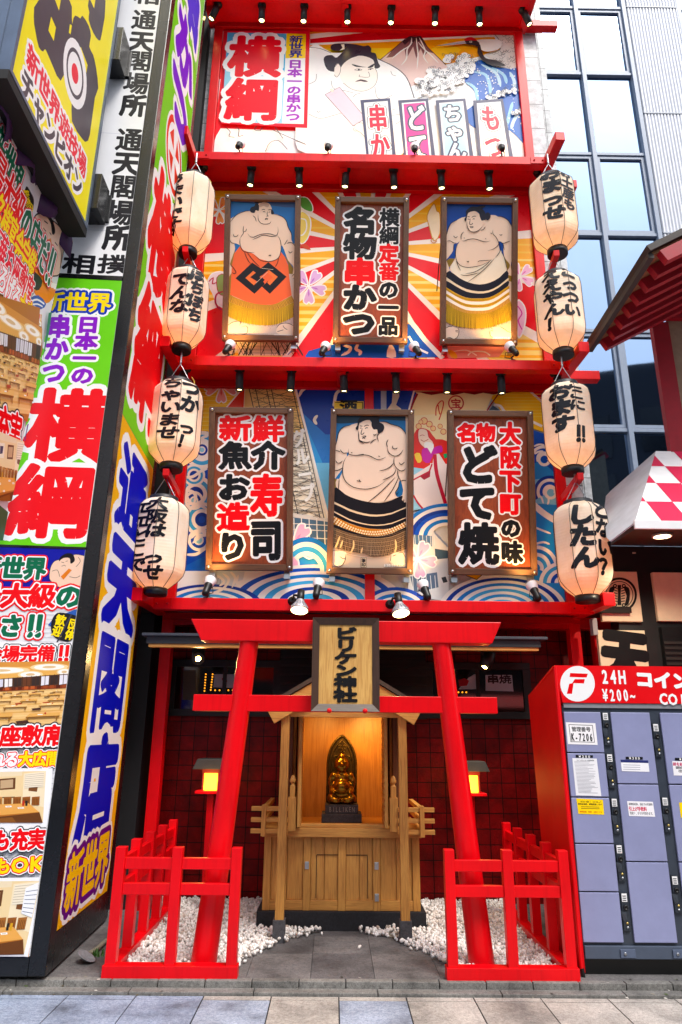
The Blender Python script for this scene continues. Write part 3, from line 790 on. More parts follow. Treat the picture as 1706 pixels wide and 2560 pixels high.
# left waves
a.poly([340,640,430,440,505,400,520,1480,250,1480], BL)
for (x, y, r) in ((470, 520, 120), (430, 800, 120), (470, 960, 110), (420, 680, 70)):
    swirl(a, x, y, r, [WH, BC, WH, BD, BL], 1.)
for (x, y, r) in ((470, 520, 50), (420, 840, 60), (450, 1090, 70)):
    a.ring(x, y, r*.72, r, WH); a.ell(x, y, r*.4, r*.4, '8ccbe8'); a.ring(x, y, r*.3, r*.45, WH)
for L in ([350,690,410,690,470,650,505,640],[350,880,400,860,460,870,505,900],[360,1180,430,1180,480,1150,510,1130],[400,1080,440,1040,500,1030],[440,470,480,440,510,430],[410,1110,470,1060,500,1060],[340,780,400,780,430,810,420,860]): a.line(L, 20, WH, 4, taper=True)
a.poly([270,1300,510,1180,510,1290,270,1400], '1464cc')
# bottom waves
a.poly([250,1285,1050,1285,1600,1260,1600,1480,250,1480], 'f2f0f0')
a.poly([520,1280,740,1290,700,1460,540,1460], 'd6dce8')
for i in range(7): a.line([530+i*9,1330,545+i*9,1450], 4, '8090b4', 0)
blossom(a, 1040, 1120, 150, 'f4b0d6', 'e88ac4', .35, 'fdf4f8')
def band(x, y, r, ys, cols, w, a0=180, a1=360):
    for k, c in enumerate(cols):
        R0_, R1_ = r-k*w, r-(k+1)*w; T = []
        for i in range(32):
            A, B = RAD(a0+(a1-a0)*i/32), RAD(a0+(a1-a0)*(i+1)/32)
            T.append([a.uv(x+q*math.cos(t_), y+q*ys*math.sin(t_)) for q, t_ in ((R1_, A), (R0_, A), (R0_, B), (R1_, B))])
        a.tris(T, c); a.k += 1
swirl(a, 1180, 1480, 560, [WH, BL, WH, '1478d0', WH, BC, WH, BD, WH, '28a8e4'], .42, 180, 360, 48)
swirl(a, 520, 1500, 330, [BD, WH, '1478d0', WH, BC, WH, '1c84d8'], .4, 180, 360, 40)
for L in ([600,1300,640,1340,600,1400,540,1420],[700,1310,690,1360,740,1340],[650,1290,680,1330,660,1390],[560,1310,610,1350,580,1380]): a.line(L, 16, WH, 4, taper=True)
band(1130, 1290, 190, 1.15, ['1478d0', WH, BC, WH], 26, 225, 360)
a.z = 'G'
# right half: sail, ship, waves
a.poly([-200,38,480,38,380,1130,-60,1200,-200,700], '0a3c9e'); a.poly([40,700,380,700,380,1130,-60,1200,30,900], '9cd6f0')
a.poly([-140,40,-100,40,-80,120,-110,200,-60,240,-200,260,-150,180], 'f4e4c4', 2)
a.poly([700,38,1330,38,1420,500,1160,420,900,300], 'fbc010'); a.poly([1100,38,1330,38,1330,200,1260,180], 'e00a18'); a.line([1100,38,1270,190], 22, 'f6e0dc', 0)
for i in range(9): a.line([900,70+i*30,1280,70+i*30], 6, 'fcd44a', 0)
a.poly([740,270,790,205,890,270], '48586e', 0)
a.line([800,200,860,210,900,260,980,290,1100,330,1250,400], 26, 'fbeee4', 4)
a.poly([40,55,930,60,910,90,790,110,720,270,380,280,60,300,10,280,60,160,90,100], 'fbdc9c', 0)
a.poly([60,300,380,280,380,700,40,640], 'fbe4b0'); 
a.poly([50,75,910,70,905,92,860,85,800,105,700,88,620,105,520,88,420,110,330,90,220,108,120,85], '8c0c14', 2)
a.line([88,95,40,200,10,300], 20, '9c0c14', 3); a.line([850,90,770,200,730,270], 12, '9c0c14', 3); a.line([70,55,930,58], 12, 'fbeee4', 0); a.line([60,60,0,280], 16, 'fbeee4', 0)
a.poly([360,20,470,20,450,66,380,66], 'f09a18', 2)
a.ring(448, 184, 62, 74, 'c81414'); a.row('宝', 400, 188, 496, 188, 92, 'c81414', .035)
# generic passengers as red line shapes
for L in ([260,300,265,220,300,170,325,165,330,200,310,280,290,340],[280,200,290,260,300,290]): a.line(L, 11, 'd8381c', 4)
a.poly([50,480,120,420,200,440,260,520,370,540,370,760,40,780], 'e8281e', 2)
for (x, y, r) in ((100,400,28),(150,350,34),(200,380,30),(120,360,22),(235,420,26),(300,400,24),(330,450,28)): a.ell(x, y, r, r, 'fbd08c'); a.ring(x, y, r*.8, r, 'd82c1c')
a.outline([95,440,130,420,180,440,195,500,240,560,215,640,150,600,100,540], 'fbdcc8', 8, 'd0102c', 3); a.poly([150,560,190,545,240,570,230,640,200,655,165,620], 'fdf8f4', 2)
a.line([110,490,135,480,155,488], 5, 'b01024', 2); a.line([120,525,150,540,190,520], 6, 'b01024', 3)
a.poly([130,620,180,600,215,655,240,600,310,580,320,640,240,660,200,740,140,720], 'cc1ca8', 2); a.poly([60,660,110,650,130,720,90,740], 'fbd040', 2); a.poly([330,660,360,650,370,690,340,700], '18a868')
a.poly([45,860,230,745,240,660,290,655,350,750,370,750,370,1120,130,1170,60,1050], 'fae6e2')
a.line([45,905,130,860,220,790,225,745], 34, 'fae6e2', 0); a.line([48,900,200,820,225,750], 14, 'c80c34', 0); a.line([250,660,270,850,350,1120], 34, 'c80c34', 4); a.line([50,1040,90,1110,140,1170], 16, 'c80c34', 3); a.poly([115,870,210,820,205,870,150,900], 'b00c30')
# building photo piece and blossom
a.poly([40,1350,230,1380,380,1540,380,2020,300,2020,0,1980,0,1350], 'dcdcde'); a.poly([45,1365,220,1400,225,1520,60,1500], '50769a'); a.poly([250,1540,380,1560,380,1630,255,1640], '40586e'); a.poly([20,1800,270,1760,285,1900,60,1950], '5a6f8c')
for i in range(6): a.line([60+i*36,1370,70+i*36,1510], 5, 'e8eaec', 0); a.line([40+i*42,1790,52+i*42,1930], 6, 'e8eaec', 0)
a.poly([310,1810,350,1800,370,1850,330,1860], '30343c')
swirl(a, 330, 1480, 430, ['1478d0', WH, BL, WH, BD, WH, '1478d0'], .82, 195, 300, 34) if False else None
band(360, 1430, 420, .74, ['1478d0', WH, BD, BL, WH, '1478d0', WH], 40, 185, 285)
blossom(a, 90, 1640, 175, 'f4b4d8', 'e890c8', .15, 'fdf4f8')
# right waves
a.poly([1150,430,1330,560,1420,900,1480,1500,1520,2030,1180,2030,1150,1100], '1c8ade')
a.poly([1150,430,1420,520,1440,900,1150,640], '0a50bc'); a.poly([1150,900,1320,880,1420,960,1430,1135,1170,1120], '7cc4ea')
for (x, y, r) in ((1260, 700, 150), (1320, 1010, 150)):
    band(x, y, r, 1., [BD, WH, BL, WH], 28, 150, 380)
    a.ring(x+10, y+10, r*.24, r*.42, WH)
a.line([1170,1130,1250,1200,1340,1260,1440,1310], 60, WH, 4); a.line([1180,1340,1250,1370,1330,1400], 20, WH, 3, taper=True); a.line([1180,1500,1260,1480,1320,1500], 20, WH, 3, taper=True)
band(1190, 1720, 210, 1., [WH, '1478d0', WH, BC, WH], 34, 270, 385)
band(1440, 1860, 220, .9, [WH, BC, WH, BL, WH], 36, 180, 300)
for L in ([1170,590,1220,570,1270,575],[1180,660,1210,640,1260,630],[1200,1040,1240,1060,1260,1120],[1300,1040,1310,1090,1300,1130]): a.line(L, 18, WH, 4, taper=True)
a.poly([350,2040,620,1790,720,1790,1100,2040], 'f2f0f0')
swirl(a, 880, 2120, 600, [WH, BD, WH, '1478d0', WH, BC, WH, '1c90dc', WH, '40b8ec'], .56, 180, 360, 46)
a.poly([535,1790,690,1785,640,1830], 'f0b010'); a.line([540,1792,640,1828,690,1786], 6, '202020', 0)
a.z = 'G'; swirl(a, -120, 2130, 330, [BL, WH, '1478d0', WH, '28a0e0'], .7, 180, 360, 44)
a.z = '6'; a.poly([1305,215,1490,215,1490,300,1305,300], 'fbd83a'); a.line([1312,222,1484,222,1484,296], 5, '202020', 0); a.row('酒', 1340, 250, 1450, 250, 90, '202020', .06)
a.build('print', t)
b = MB(); p0 = UY(924, 1300, D-.03); b.box((p0.x-.05, D-.075, 2.8), (p0.x+.05, D-.045, 5.3), RED); o = b.build('centre_strip', t, .003)

# ================================================================== hanging framed signs
def fit_board(TL, TR, BR, BL_, yb):
    bl, br = UY(*BL_, yb), UY(*BR, yb); w = (br-bl).length
    lo, hi = 5.6, yb
    for _ in range(40):
        y = (lo+hi)/2
        if (UY(*TR, y)-UY(*TL, y)).length > w: hi = y
        else: lo = y
    yt = (lo+hi)/2
    tl, tr = UY(*TL, yt), UY(*TR, yt)
    o = (bl+br)/2; up = (tl+tr)/2-o
    return o, up, w
def board(TL, TR, BR, BL_, label, back, horiz, name='hanging_sign', cat='sign', yb=6.93):
    o, up, w = fit_board(TL, TR, BR, BL_, yb)
    h = up.length; u = Vector((1,0,0)); v = up.normalized(); n = u.cross(v)
    pl = Plane(o, u, v); t = thing(name, label, cat, o)
    def P(a_, b_, c_): return o+u*a_+v*b_+n*c_
    fw = .062
    m_ = MB(); m_.obox(P(0, h/2, .0), u*(w/2-fw*.5), v*(h/2-fw*.5), n*.02, back); m_.build('panel', t)
    for (a0, b0, a1, b1, mt_) in ((-w/2+fw/2, 0, -w/2+fw/2, h, FRAMEW), (w/2-fw/2, 0, w/2-fw/2, h, FRAMEW), (-w/2+fw, h-fw/2, w/2-fw, h-fw/2, FRAMEX), (-w/2+fw, fw/2, w/2-fw, fw/2, FRAMEX)):
        f_ = MB(); c = P((a0+a1)/2, (b0+b1)/2, .025); half = (P(a1, b1, 0)-P(a0, b0, 0))/2
        side = (u if mt_ is FRAMEW else v)*(fw/2)
        f_.obox(c, half, side, n*(.045 if mt_ is FRAMEW else .042), mt_); f_.build('frame', t, .004)
    for a_, b_ in ((-1, 0), (1, 0), (-1, 1), (1, 1)):
        q = MB(); M_ = Matrix((u, v, n)).transposed()
        q.lathe([(.017,0),(.017,.006),(.008,.014),(0,.015)], STEEL, P(a_*(w/2-fw/2), fw*.5+b_*(h-fw), .07), 10, M_); q.build('bolt', t)
    for a_ in (-1, 1):      # stay rods from the upper edge back to the wall, brackets at the foot
        q = MB(); p = P(a_*(w/2-.01), h*.72, -.02); q.tube([p, Vector((p.x, D-.02, p.z-.38))], .006, BLACK, 6); q.build('stay_rod', t)
        q = MB(); p = P(a_*(w/2-.06), -.02, -.01); q.box((p.x-.03, p.y-.01, p.z-.05), (p.x+.03, D-.02, p.z-.03), STEEL); q.box((p.x-.03, p.y-.012, p.z-.06), (p.x+.03, p.y, p.z+.02), STEEL); q.build('bracket', t)
    a = Art(pl, 's', base=.021); a.clip = [Vector((-w/2+fw, fw)), Vector((w/2-fw, fw)), Vector((w/2-fw, h-fw)), Vector((-w/2+fw, h-fw))]
    return t, a
def cz(z, *L): return [zp(z, L[i], L[i+1]) for i in range(0, len(L), 2)]
OUT = [('f4f4f8', .075)]
t, a = board(*cz('4', 1240,158, 1795,163, 1783,1140, 1222,1135)[:1], *cz('5', 330,163, 318,1140), *cz('4', 1222,1135), 'brown wood sign reading famous skewers in black and red, between the two upper wrestlers', SIGNW, 0)
a.z = '4'; a.col('名物串かつ', 1412, 222, 1398, 1085, 218, 'k', .075, OUT, cols='kkrkk')
a.z = '5'; a.col('横綱定番の一品', 200, 225, 190, 1078, 132, 'k', .06, OUT, cols='kkrrkkk')
a.build('lettering', t)
t, a = board(*cz('6', 522,258, 1048,262, 1043,1288, 498,1275), 'brown wood sign reading fresh seafood sushi and sashimi, left of the lower wrestler', SIGNW, 0)
a.z = '6'
for ch, x, y0, y1, c in (('鮮',888,305,470,'r'),('介',888,470,640,'k'),('寿',880,675,940,'r'),('司',876,960,1215,'k'),('新',682,305,465,'r'),('魚',680,470,640,'k'),('お',672,672,842,'k'),('造',668,855,1030,'r'),('り',664,1040,1215,'k')):
    a.col(ch, x, y0, x-1, y1, 200, c, .065, OUT)
a.build('lettering', t)
t, a = board(*cz('G', 365,265, 1152,262, 1195,1790, 378,1780), 'brown wood sign reading Osaka old town stewed beef tendon, right of the lower wrestler', SIGNW, 0)
a.z = 'G'
a.row('名物', 460, 458, 812, 458, 170, 'r', .07, OUT)
for ch, x, y0, y1, c, w_ in (('ど',645,575,935,'k',340),('て',645,945,1275,'k',340),('焼',655,1300,1680,'k',360),('大',948,365,570,'r',190),('阪',950,585,790,'r',190),('下',948,805,1010,'r',190),('町',950,1020,1220,'r',190),('の',955,1255,1435,'k',185),('味',965,1470,1670,'k',195)):
    a.col(ch, x, y0, x+4, y1, w_, c, .07, OUT)
a.build('lettering', t)

# ---- wrestler posters (generic figures)
SKIN, INK = 'eed4c0', '1e1a22'
def inks(a, LL, w=7, c=INK):
    for L in LL: a.line(L, w*1.25, c, 4, taper=True)
GOLD, GOLDK = 'd8b020', '4a3810'
def fringe(a, top, bot, c, k, n, w):
    """cords hanging between two curves"""
    tp, bt = catmull([Vector((top[i], top[i+1])) for i in range(0, len(top), 2)], False, 8), catmull([Vector((bot[i], bot[i+1])) for i in range(0, len(bot), 2)], False, 8)
    a.poly([q for p in tp for q in p]+[q for p in reversed(bt) for q in p], c)
    def at(P, f):
        x = f*(len(P)-1); i = min(int(x), len(P)-2); return P[i].lerp(P[i+1], x-i)
    for i in range(n):
        f = (i+.5)/n; p, q = at(tp, f), at(bt, f); q = q+Vector((random.uniform(-6, 6), random.uniform(-6, 22)))
        a.line([p.x, p.y, q.x, q.y], w, k, 0); a.k -= 1
    a.k += 1
# poster 1
t, a = board(*cz('A', 95,18, 1256,30, 1222,2270, 45,2245), 'wrestler poster with orange apron bearing two black interlocked diamonds', mat('d8c4b4', .5), 0, 'hanging_poster', 'poster')
a.z = 'A'
a.poly([90,60,1230,60,1230,1350,90,1350], '1f6cb4'); a.poly([90,60,1230,60,1230,200,700,150,300,110], '2f4f86', 2)
a.poly([60,1200,1230,1200,1230,2300,60,2300], 'cdbab4')
a.poly([150,900,130,1100,140,1600,190,1560,240,850], '9a7a30')
a.poly([150,430,230,330,330,265,460,245,560,250,700,300,850,292,960,330,1030,400,1060,490,1105,580,1110,680,1132,740,1175,800,1175,1180,1140,1290,1120,1240,1140,1110,1060,1010,1000,850,960,775,950,880,900,980,780,1030,620,990,520,910,380,860,318,780,232,745,240,830,200,950,165,1060,200,1130,255,1190,230,1215,190,1200,150,1260,130,1300,120,900], SKIN, 3)
a.poly([985,910,1060,1010,1140,1130,1130,1220,1070,1215,1060,1060], '8a7020')
a.poly([318,785,370,850,520,905,620,985,780,1028,900,985,950,880,1010,960,1060,1080,1080,1300,1115,1545,860,1690,620,1700,400,1640,165,1540,190,1080,230,900], 'ee6a3c')
for L in ([500,1045,250,1290,535,1525,650,1400,400+240,1120],): pass
def dia(x0, cx_, x1, yt, yb): return [x0, (yt+yb)/2, cx_, yt, x1, (yt+yb)/2, cx_, yb]
a.poly([248,1285,505,1042,640,1135,560,1200,520,1170,400,1280,530,1392,640,1290,700,1370,540,1525], '1c1c26')
a.poly([755,1036,1035,1262,778,1525,655,1415,745,1330,778,1392,900,1262,760,1155,640,1255,700,1310,640,1370,470,1265], '1c1c26')
a.poly([520,1170,560,1200,470,1270,565,1350,530,1392,400,1280], 'ee7a3c'); a.poly([760,1155,900,1262,778,1392,735,1350,825,1268,725,1190], 'ee7a3c')
a.poly([618,1265,648,1242,662,1262,640,1285], 'ee7a3c'); a.line([650,1130,830,1150], 6, 'd8c8b8', 0); a.line([560,1360,740,1190], 6, 'd8c8b8', 0)
fringe(a, [165,1545,400,1640,640,1690,860,1680,1115,1550], [130,1640,380,1730,640,1775,900,1760,1160,1640], 'c89a34', '7a5414', 60, 5)
fringe(a, [125,1640,380,1730,640,1775,900,1760,1165,1640], [110,1860,340,1960,640,2010,900,1990,1190,1860], GOLD, GOLDK, 74, 5)
a.poly([110,2010,200,1960,280,1950,330,2000,420,1990,435,2060,425,2120,380,2150,240,2160,110,2120], SKIN, 3); a.poly([885,2060,940,1990,1060,1980,1180,2030,1180,2180,960,2160,880,2120], SKIN, 3)
inks(a, [[110,2030,200,1965,320,1950,310,2020],[330,2040,410,2020,435,2060,425,2120,380,2150,240,2160],[880,2050,940,1990,1060,1980,1180,2040],[980,2010,1000,2050,1050,2080],[890,2110,990,2080]])
a.poly([600,140,670,108,760,130,800,190,810,260,800,400,770,440,690,450,630,430,600,360,590,290,560,320,545,270,560,235,600,240], SKIN, 3)
a.poly([470,235,490,190,540,170,550,140,580,130,605,150,612,180,605,245,560,235,540,275,490,270], '1e2030', 3); a.poly([530,110,600,104,720,100,720,115,620,122,560,126], '1e2030', 2); a.poly([610,150,660,112,720,115,770,150,740,190,680,170,620,190], 'c8ac9c', 3); a.poly([800,220,825,240,845,290,810,300,795,280], '1e2030', 2)
inks(a, [[650,232,680,222,705,232],[745,232,790,226,800,236],[668,262,690,256,708,268],[756,266,780,262],[740,250,735,300,750,325,715,325],[700,375,725,358,750,368],[595,300,600,380,640,435,700,450,770,440,800,400],[700,382,725,372,748,380],[515,318,550,350,568,410],[375,475,365,540,368,590,320,660],[420,520,405,555,375,570],[435,595,470,640,530,650,600,620,680,600,780,600,860,625,890,610,905,560,900,490],[510,690,580,660,680,620,800,640,880,640],[320,660,315,740,340,830,400,880,540,890],[890,620,930,680,950,770,945,880,900,980,780,1025,640,1010,540,920],[165,420,260,310,400,250,470,246],[820,290,960,330,1030,400,1060,500,1110,600,1110,690],[210,600,230,640,270,635,290,610],[165,700,185,735,235,750],[1000,770,1020,740,1050,690],[1035,750,1080,735,1130,745,1180,810],[1065,865,1090,895,1125,870],[385,880,430,990,480,1060],[430,890,520,1010,620,1110],[915,960,895,1050,860,1110],[160,1060,210,1120,255,1190,225,1215,195,1190],[1120,1260,1150,1220,1165,1270,1130,1290]], 8)
inks(a, [[755,935,800,935],[765,920,795,945],[795,920,765,945]], 5)
a.poly([840,2155,1125,2158,1120,2202,838,2198], 'f0eef4'); a.row('国立国会図書館蔵', 850, 2178, 1112, 2180, 34, '5a6488', .02)
for i in range(40): a.ell(random.uniform(450, 850), random.uniform(2040, 2190), 3, 3, '6a5a5c', 5)
a.build('picture', t)
# poster 2
t, a = board(*cz('B', 45,65, 1218,60, 1210,2330, 28,2310), 'wrestler poster with cream apron, two black bands and gold rope fringe', mat('d8c4b4', .5), 0, 'hanging_poster', 'poster')
a.z = 'B'
a.poly([60,120,1190,120,1190,1500,60,1500], '0c46a0'); a.poly([60,1250,1190,1250,1190,2320,60,2320], 'cfbcb4')
a.poly([130,1010,180,975,260,980,200,1110,150,1110], '8a7020'); a.poly([1020,940,1080,1000,1140,1110,1150,1340,1090,1330,1060,1100], '8a7020')
a.poly([105,730,130,620,150,540,210,430,300,380,420,335,700,340,800,310,880,310,920,330,980,340,1060,380,1120,450,1150,520,1150,900,1120,1100,1150,1240,1060,1220,1060,1180,1110,1080,1020,950,1000,750,930,720,955,850,1000,920,1060,1150,880,1360,600,1380,420,1330,180,1160,260,980,280,800,330,720,290,745,240,760,230,860,160,960,130,1010,180,1160,130,1240,100,1200], SKIN, 3)
a.poly([190,1130,280,1000,330,1090,480,1118,640,1090,870,980,955,850,1000,920,1060,1160,940,1320,700,1380,480,1360,300,1260], 'f0e6d4', 2)
K2 = '1a1b2c'
a.poly([170,1170,330,1280,480,1350,640,1380,800,1350,950,1270,1065,1160,1080,1280,930,1400,780,1470,620,1485,440,1450,280,1370,120,1260], K2, 2)
a.poly([120,1262,280,1372,440,1452,620,1487,780,1472,930,1402,1078,1282,1080,1320,930,1432,780,1502,620,1520,440,1490,280,1410,110,1310], 'e8d8bc', 2)
a.poly([105,1310,280,1410,440,1490,620,1520,780,1502,930,1432,1080,1320,1082,1400,930,1510,780,1580,600,1595,430,1580,270,1510,100,1405], K2, 2)
for k in range(4):
    o_ = k*48; c = 'd8a818' if k % 2 == 0 else 'f6eee8'
    a.poly([100,1408+o_,270,1512+o_,430,1582+o_,600,1597+o_,780,1582+o_,930,1512+o_,1086,1402+o_,1090,1450+o_,930,1560+o_,780,1630+o_,600,1645+o_,430,1630+o_,270,1560+o_,98,1455+o_], c, 2)
    if k % 2 == 0:
        for i in range(60):
            f = i/59; x = 100+986*f; y = 1432+o_+190*(1-(2*f-1)**2); a.line([x-4,y-18,x+4,y+18], 4, '4a3810', 0)
fringe(a, [98,1600,270,1705,430,1775,600,1790,780,1775,930,1700,1090,1590], [96,1660,270,1770,430,1825,600,1835,780,1820,930,1760,1120,1650], 'c89a44', '7a5414', 50, 4)
fringe(a, [96,1655,270,1765,430,1820,600,1830,780,1815,930,1755,1120,1645], [80,1940,260,2020,440,2050,600,2060,800,2040,960,1990,1170,1920], GOLD, GOLDK, 76, 6)
a.poly([100,2060,170,2030,260,2040,320,2060,320,2140,290,2200,230,2220,160,2200,100,2230], SKIN, 3); a.poly([810,2050,950,2030,1020,2070,1150,2120,1150,2190,900,2220,810,2180,800,2100], SKIN, 3)
inks(a, [[100,2065,170,2030,215,2035],[250,2050,310,2060,320,2130,290,2200,240,2222,170,2200,100,2228],[265,2090,310,2090],[265,2110,315,2115],[815,2060,850,2070],[810,2090,850,2100],[800,2100,810,2180,900,2210],[950,2030,1020,2070,1080,2110,1150,2125]])
a.poly([440,330,470,270,560,250,640,300,670,390,690,400,715,370,720,420,690,460,670,500,620,555,540,575,480,550,450,480,440,420], SKIN, 3)
a.poly([405,370,430,330,430,250,470,210,520,180,600,185,670,210,720,260,735,330,735,380,690,395,665,390,640,325,625,270,560,250,470,275,445,340,435,395,415,400], '232638', 3); a.poly([730,290,770,270,805,300,805,350,770,390,735,370], '232638', 3); a.poly([500,175,580,185,680,165,730,172,690,205,600,195], '232638', 2)
inks(a, [[450,335,490,340],[515,350,550,330,585,330],[450,372,490,378],[530,378,550,368,565,375],[500,360,485,440,500,460,530,445,520,430],[485,490,515,490,545,490],[490,500,520,508,545,495],[445,420,450,490,490,555,550,572,620,550,680,490],[655,550,700,530,728,490],[395,570,355,620,355,690],[360,705,400,712,460,690,540,678,620,695,680,715,740,725,805,710],[845,535,845,600,890,650,925,715,930,770,860,830,765,862],[810,585,830,605],[300,385,200,440,150,540,125,640],[920,335,1000,340,1080,395,1140,500],[235,630,265,660,300,640],[945,610,965,622,990,612],[130,715,180,708,240,740,290,745],[950,715,1000,748,1060,730,1110,712],[1000,750,1020,850],[240,770,235,850],[330,720,285,800,268,900,280,1000,330,1080,420,1115,520,1115,680,1080,830,1000],[935,720,955,800,950,880,880,970],[280,1020,310,1100,345,1168],[345,1230,420,1245,520,1230,640,1200],[870,980,760,1100,640,1210,450,1350],[820,1000,700,1110,560,1190,420,1215],[610,1035,640,1018,700,1015,820,1005],[440,1025,475,1035],[455,1045,470,1020],[965,860,1020,970,1060,1140],[730,670,738,685],[400,660,405,672]], 8)
a.poly([845,2195,1110,2195,1108,2232,840,2228], 'f0eef0'); a.row('国立国会図書館蔵', 850, 2211, 1080, 2213, 30, '9a9aa4', .01)
for i in range(50): a.ell(random.uniform(330, 800), random.uniform(2060, 2230), 3, 3, '6a5a5c', 5)
a.build('picture', t)
# poster 3
t, a = board(*cz('C', 100,30, 1258,52, 1240,2345, 35,2315), 'wrestler poster with dark apron, gold mesh band and black fringe, between two wood signs', mat('d8c0a8', .5), 0, 'hanging_poster', 'poster')
a.z = 'C'
a.poly([110,90,1210,90,1210,1300,110,1300], '1868a4'); a.poly([110,90,1210,90,1210,190,800,170,400,220,110,210], '1c3c54', 2)
a.poly([110,1250,1210,1250,1210,2330,110,2330], 'd4bca4'); a.poly([150,1000,210,1000,170,1110,140,1180], '8a7428')
a.poly([160,580,160,520,190,450,220,340,270,280,380,245,500,215,780,205,860,205,940,235,1050,270,1130,340,1170,420,1190,480,1190,1330,1100,1330,1000,1215,1030,1160,1050,1050,1075,1020,1100,1220,880,1300,640,1330,420,1290,170,1110,220,930,262,880,265,850,160,995,140,900], SKIN, 3)
a.poly([318,640,350,620,350,660,325,690], '1868a4')
a.poly([160,995,265,850,262,900,215,1000], '1c74b8')
K3 = '17141c'
a.poly([175,1115,300,1215,450,1280,620,1320,780,1335,940,1300,1100,1230,1090,1290,1130,1330,1170,1320,1165,1380,950,1470,740,1500,560,1480,360,1420,130,1310,140,1180], K3, 2)
a.poly([130,1310,360,1420,560,1480,740,1500,950,1470,1168,1380,1168,1402,950,1492,740,1526,560,1508,360,1450,130,1342], 'e0c8a8', 2)
a.poly([130,1342,360,1450,560,1508,740,1526,950,1492,1168,1402,1168,1525,950,1612,740,1640,560,1620,360,1560,130,1440], K3, 2)
a.poly([130,1440,360,1560,560,1620,740,1640,950,1612,1168,1525,1168,1540,950,1628,740,1655,560,1636,360,1580,130,1462], 'e0c8a8', 2)
a.poly([130,1462,360,1580,560,1636,740,1655,950,1628,1168,1540,1168,1600,950,1690,740,1700,560,1680,360,1620,130,1510], K3, 2)
a.poly([130,1520,360,1625,560,1682,740,1702,950,1692,1168,1580,1168,1660,950,1760,740,1800,560,1780,360,1720,130,1630], 'c07c20', 2)
for i in range(3):
    for k in range(30):
        f = (k+.5*(i % 2)+.3)/30.5; x = 130+1038*f; y0 = 1520+ (1-(2*f-1.05)**2)*185; y = y0+22+i*34+(f*25)
        a.ell(x, y, 13, 13, 'f6e2c0', 7)
a.poly([130,1632,360,1722,560,1782,740,1802,950,1762,1168,1662,1168,1720,950,1810,740,1835,560,1820,360,1770,130,1680], K3, 2)
fringe(a, [125,1670,360,1760,560,1815,740,1830,950,1800,1172,1700], [110,1950,330,2010,560,2050,700,2090,900,2060,1172,1970], '2a1c18', 'c0a07c', 80, 3)
for i in range(12):
    f = i/12; y = 1720+i*28; a.line([125,y-40+0*f,360,y+40,560,y+75,740,y+85,950,y+60,1172,y-30], 4, 'b89874' if i % 2 else '8a6c4c', 4)
for L in ([225,1800,190,1900,150,1980],[265,1860,230,1960],[415,1860,415,1950,370,2040],[1000,1850,1010,1950,990,2030],[540,1960,520,2040]): a.line(L, 22, 'e0c08c', 3, taper=True)
a.poly([110,2000,220,2005,310,2020,310,2080,295,2150,260,2200,210,2225,110,2190], SKIN, 3); a.poly([935,2060,1060,2020,1170,2060,1170,2210,940,2180], SKIN, 3)
inks(a, [[120,2000,210,2008],[220,2080,260,2110,300,2110],[300,2040,300,2120,260,2200,200,2228,120,2190],[940,2060,930,2150],[960,2080,1010,2060],[1040,2040,1100,2030,1140,2100]])
a.poly([490,260,540,200,640,180,680,260,690,310,740,305,745,360,700,390,690,430,650,480,580,492,510,480,490,400,485,320], SKIN, 3)
a.poly([445,290,470,250,475,190,520,130,620,110,720,125,770,175,780,210,830,240,845,290,820,340,760,365,745,310,695,310,665,250,660,185,560,185,500,220,485,300,465,320], '1c1a26', 3); a.poly([700,120,770,118,780,150,745,170], '1c1a26', 2)
inks(a, [[500,260,540,265],[560,270,600,250,630,258],[500,290,530,292],[575,300,600,285,615,292],[540,290,520,370,545,375,565,350],[528,405,585,402,575,418,530,418],[535,440,555,430,580,440],[485,330,490,400,500,460,580,490,650,480],[490,465,560,508],[650,508,690,465,735,445],[780,365,745,400,765,480],[690,380,710,390,735,375],[380,250,270,280,210,350,190,440,160,560],[780,205,860,205,950,240,1060,275,1130,345,1170,430,1190,490],[345,580,345,640,375,665,460,672,560,665,640,680,720,720,770,732,830,715,870,690],[460,672,560,655],[640,680,670,690],[380,630,400,640],[760,680,785,690],[900,450,878,500,890,560],[890,560,900,620,950,670,1010,682,1070,650,1110,590],[960,535,965,570,1000,582,1030,565],[165,600,230,620],[228,590,270,640,330,635],[165,740,190,778,235,775,262,745],[145,880,200,880,265,845],[320,690,280,760,265,850,268,950,310,1040,400,1110,520,1140,640,1138,780,1090,900,990],[1010,860,980,930,900,985,820,1015],[985,690,978,760,1000,830,1060,885,1110,885,1145,855],[1050,770,1080,800,1130,765],[775,888,860,870,930,830,980,775],[1030,880,1040,960,1080,1040],[1080,1030,1110,1020,1170,1030],[1060,1050,1035,1130,1000,1190,1020,1215,1050,1180],[995,980,800,1180,610,1335],[1045,980,960,1150,840,1320],[215,1005,205,1150],[460,1025,525,1040],[490,1010,510,1040],[1085,1290,1110,1320,1120,1285]], 9)
a.poly([520,2100,595,2100,595,2235,520,2235], 'dcc4a4'); a.line([520,2100,595,2100,595,2235,520,2235], 4, INK, 0, True); a.col('筆印', 557, 2110, 557, 2228, 60, INK, .04)
a.poly([845,2190,1138,2192,1135,2232,842,2230], 'f4eee4'); a.row('国立国会図書館蔵', 852, 2211, 1130, 2213, 34, '7a7468', .015)
a.build('picture', t)
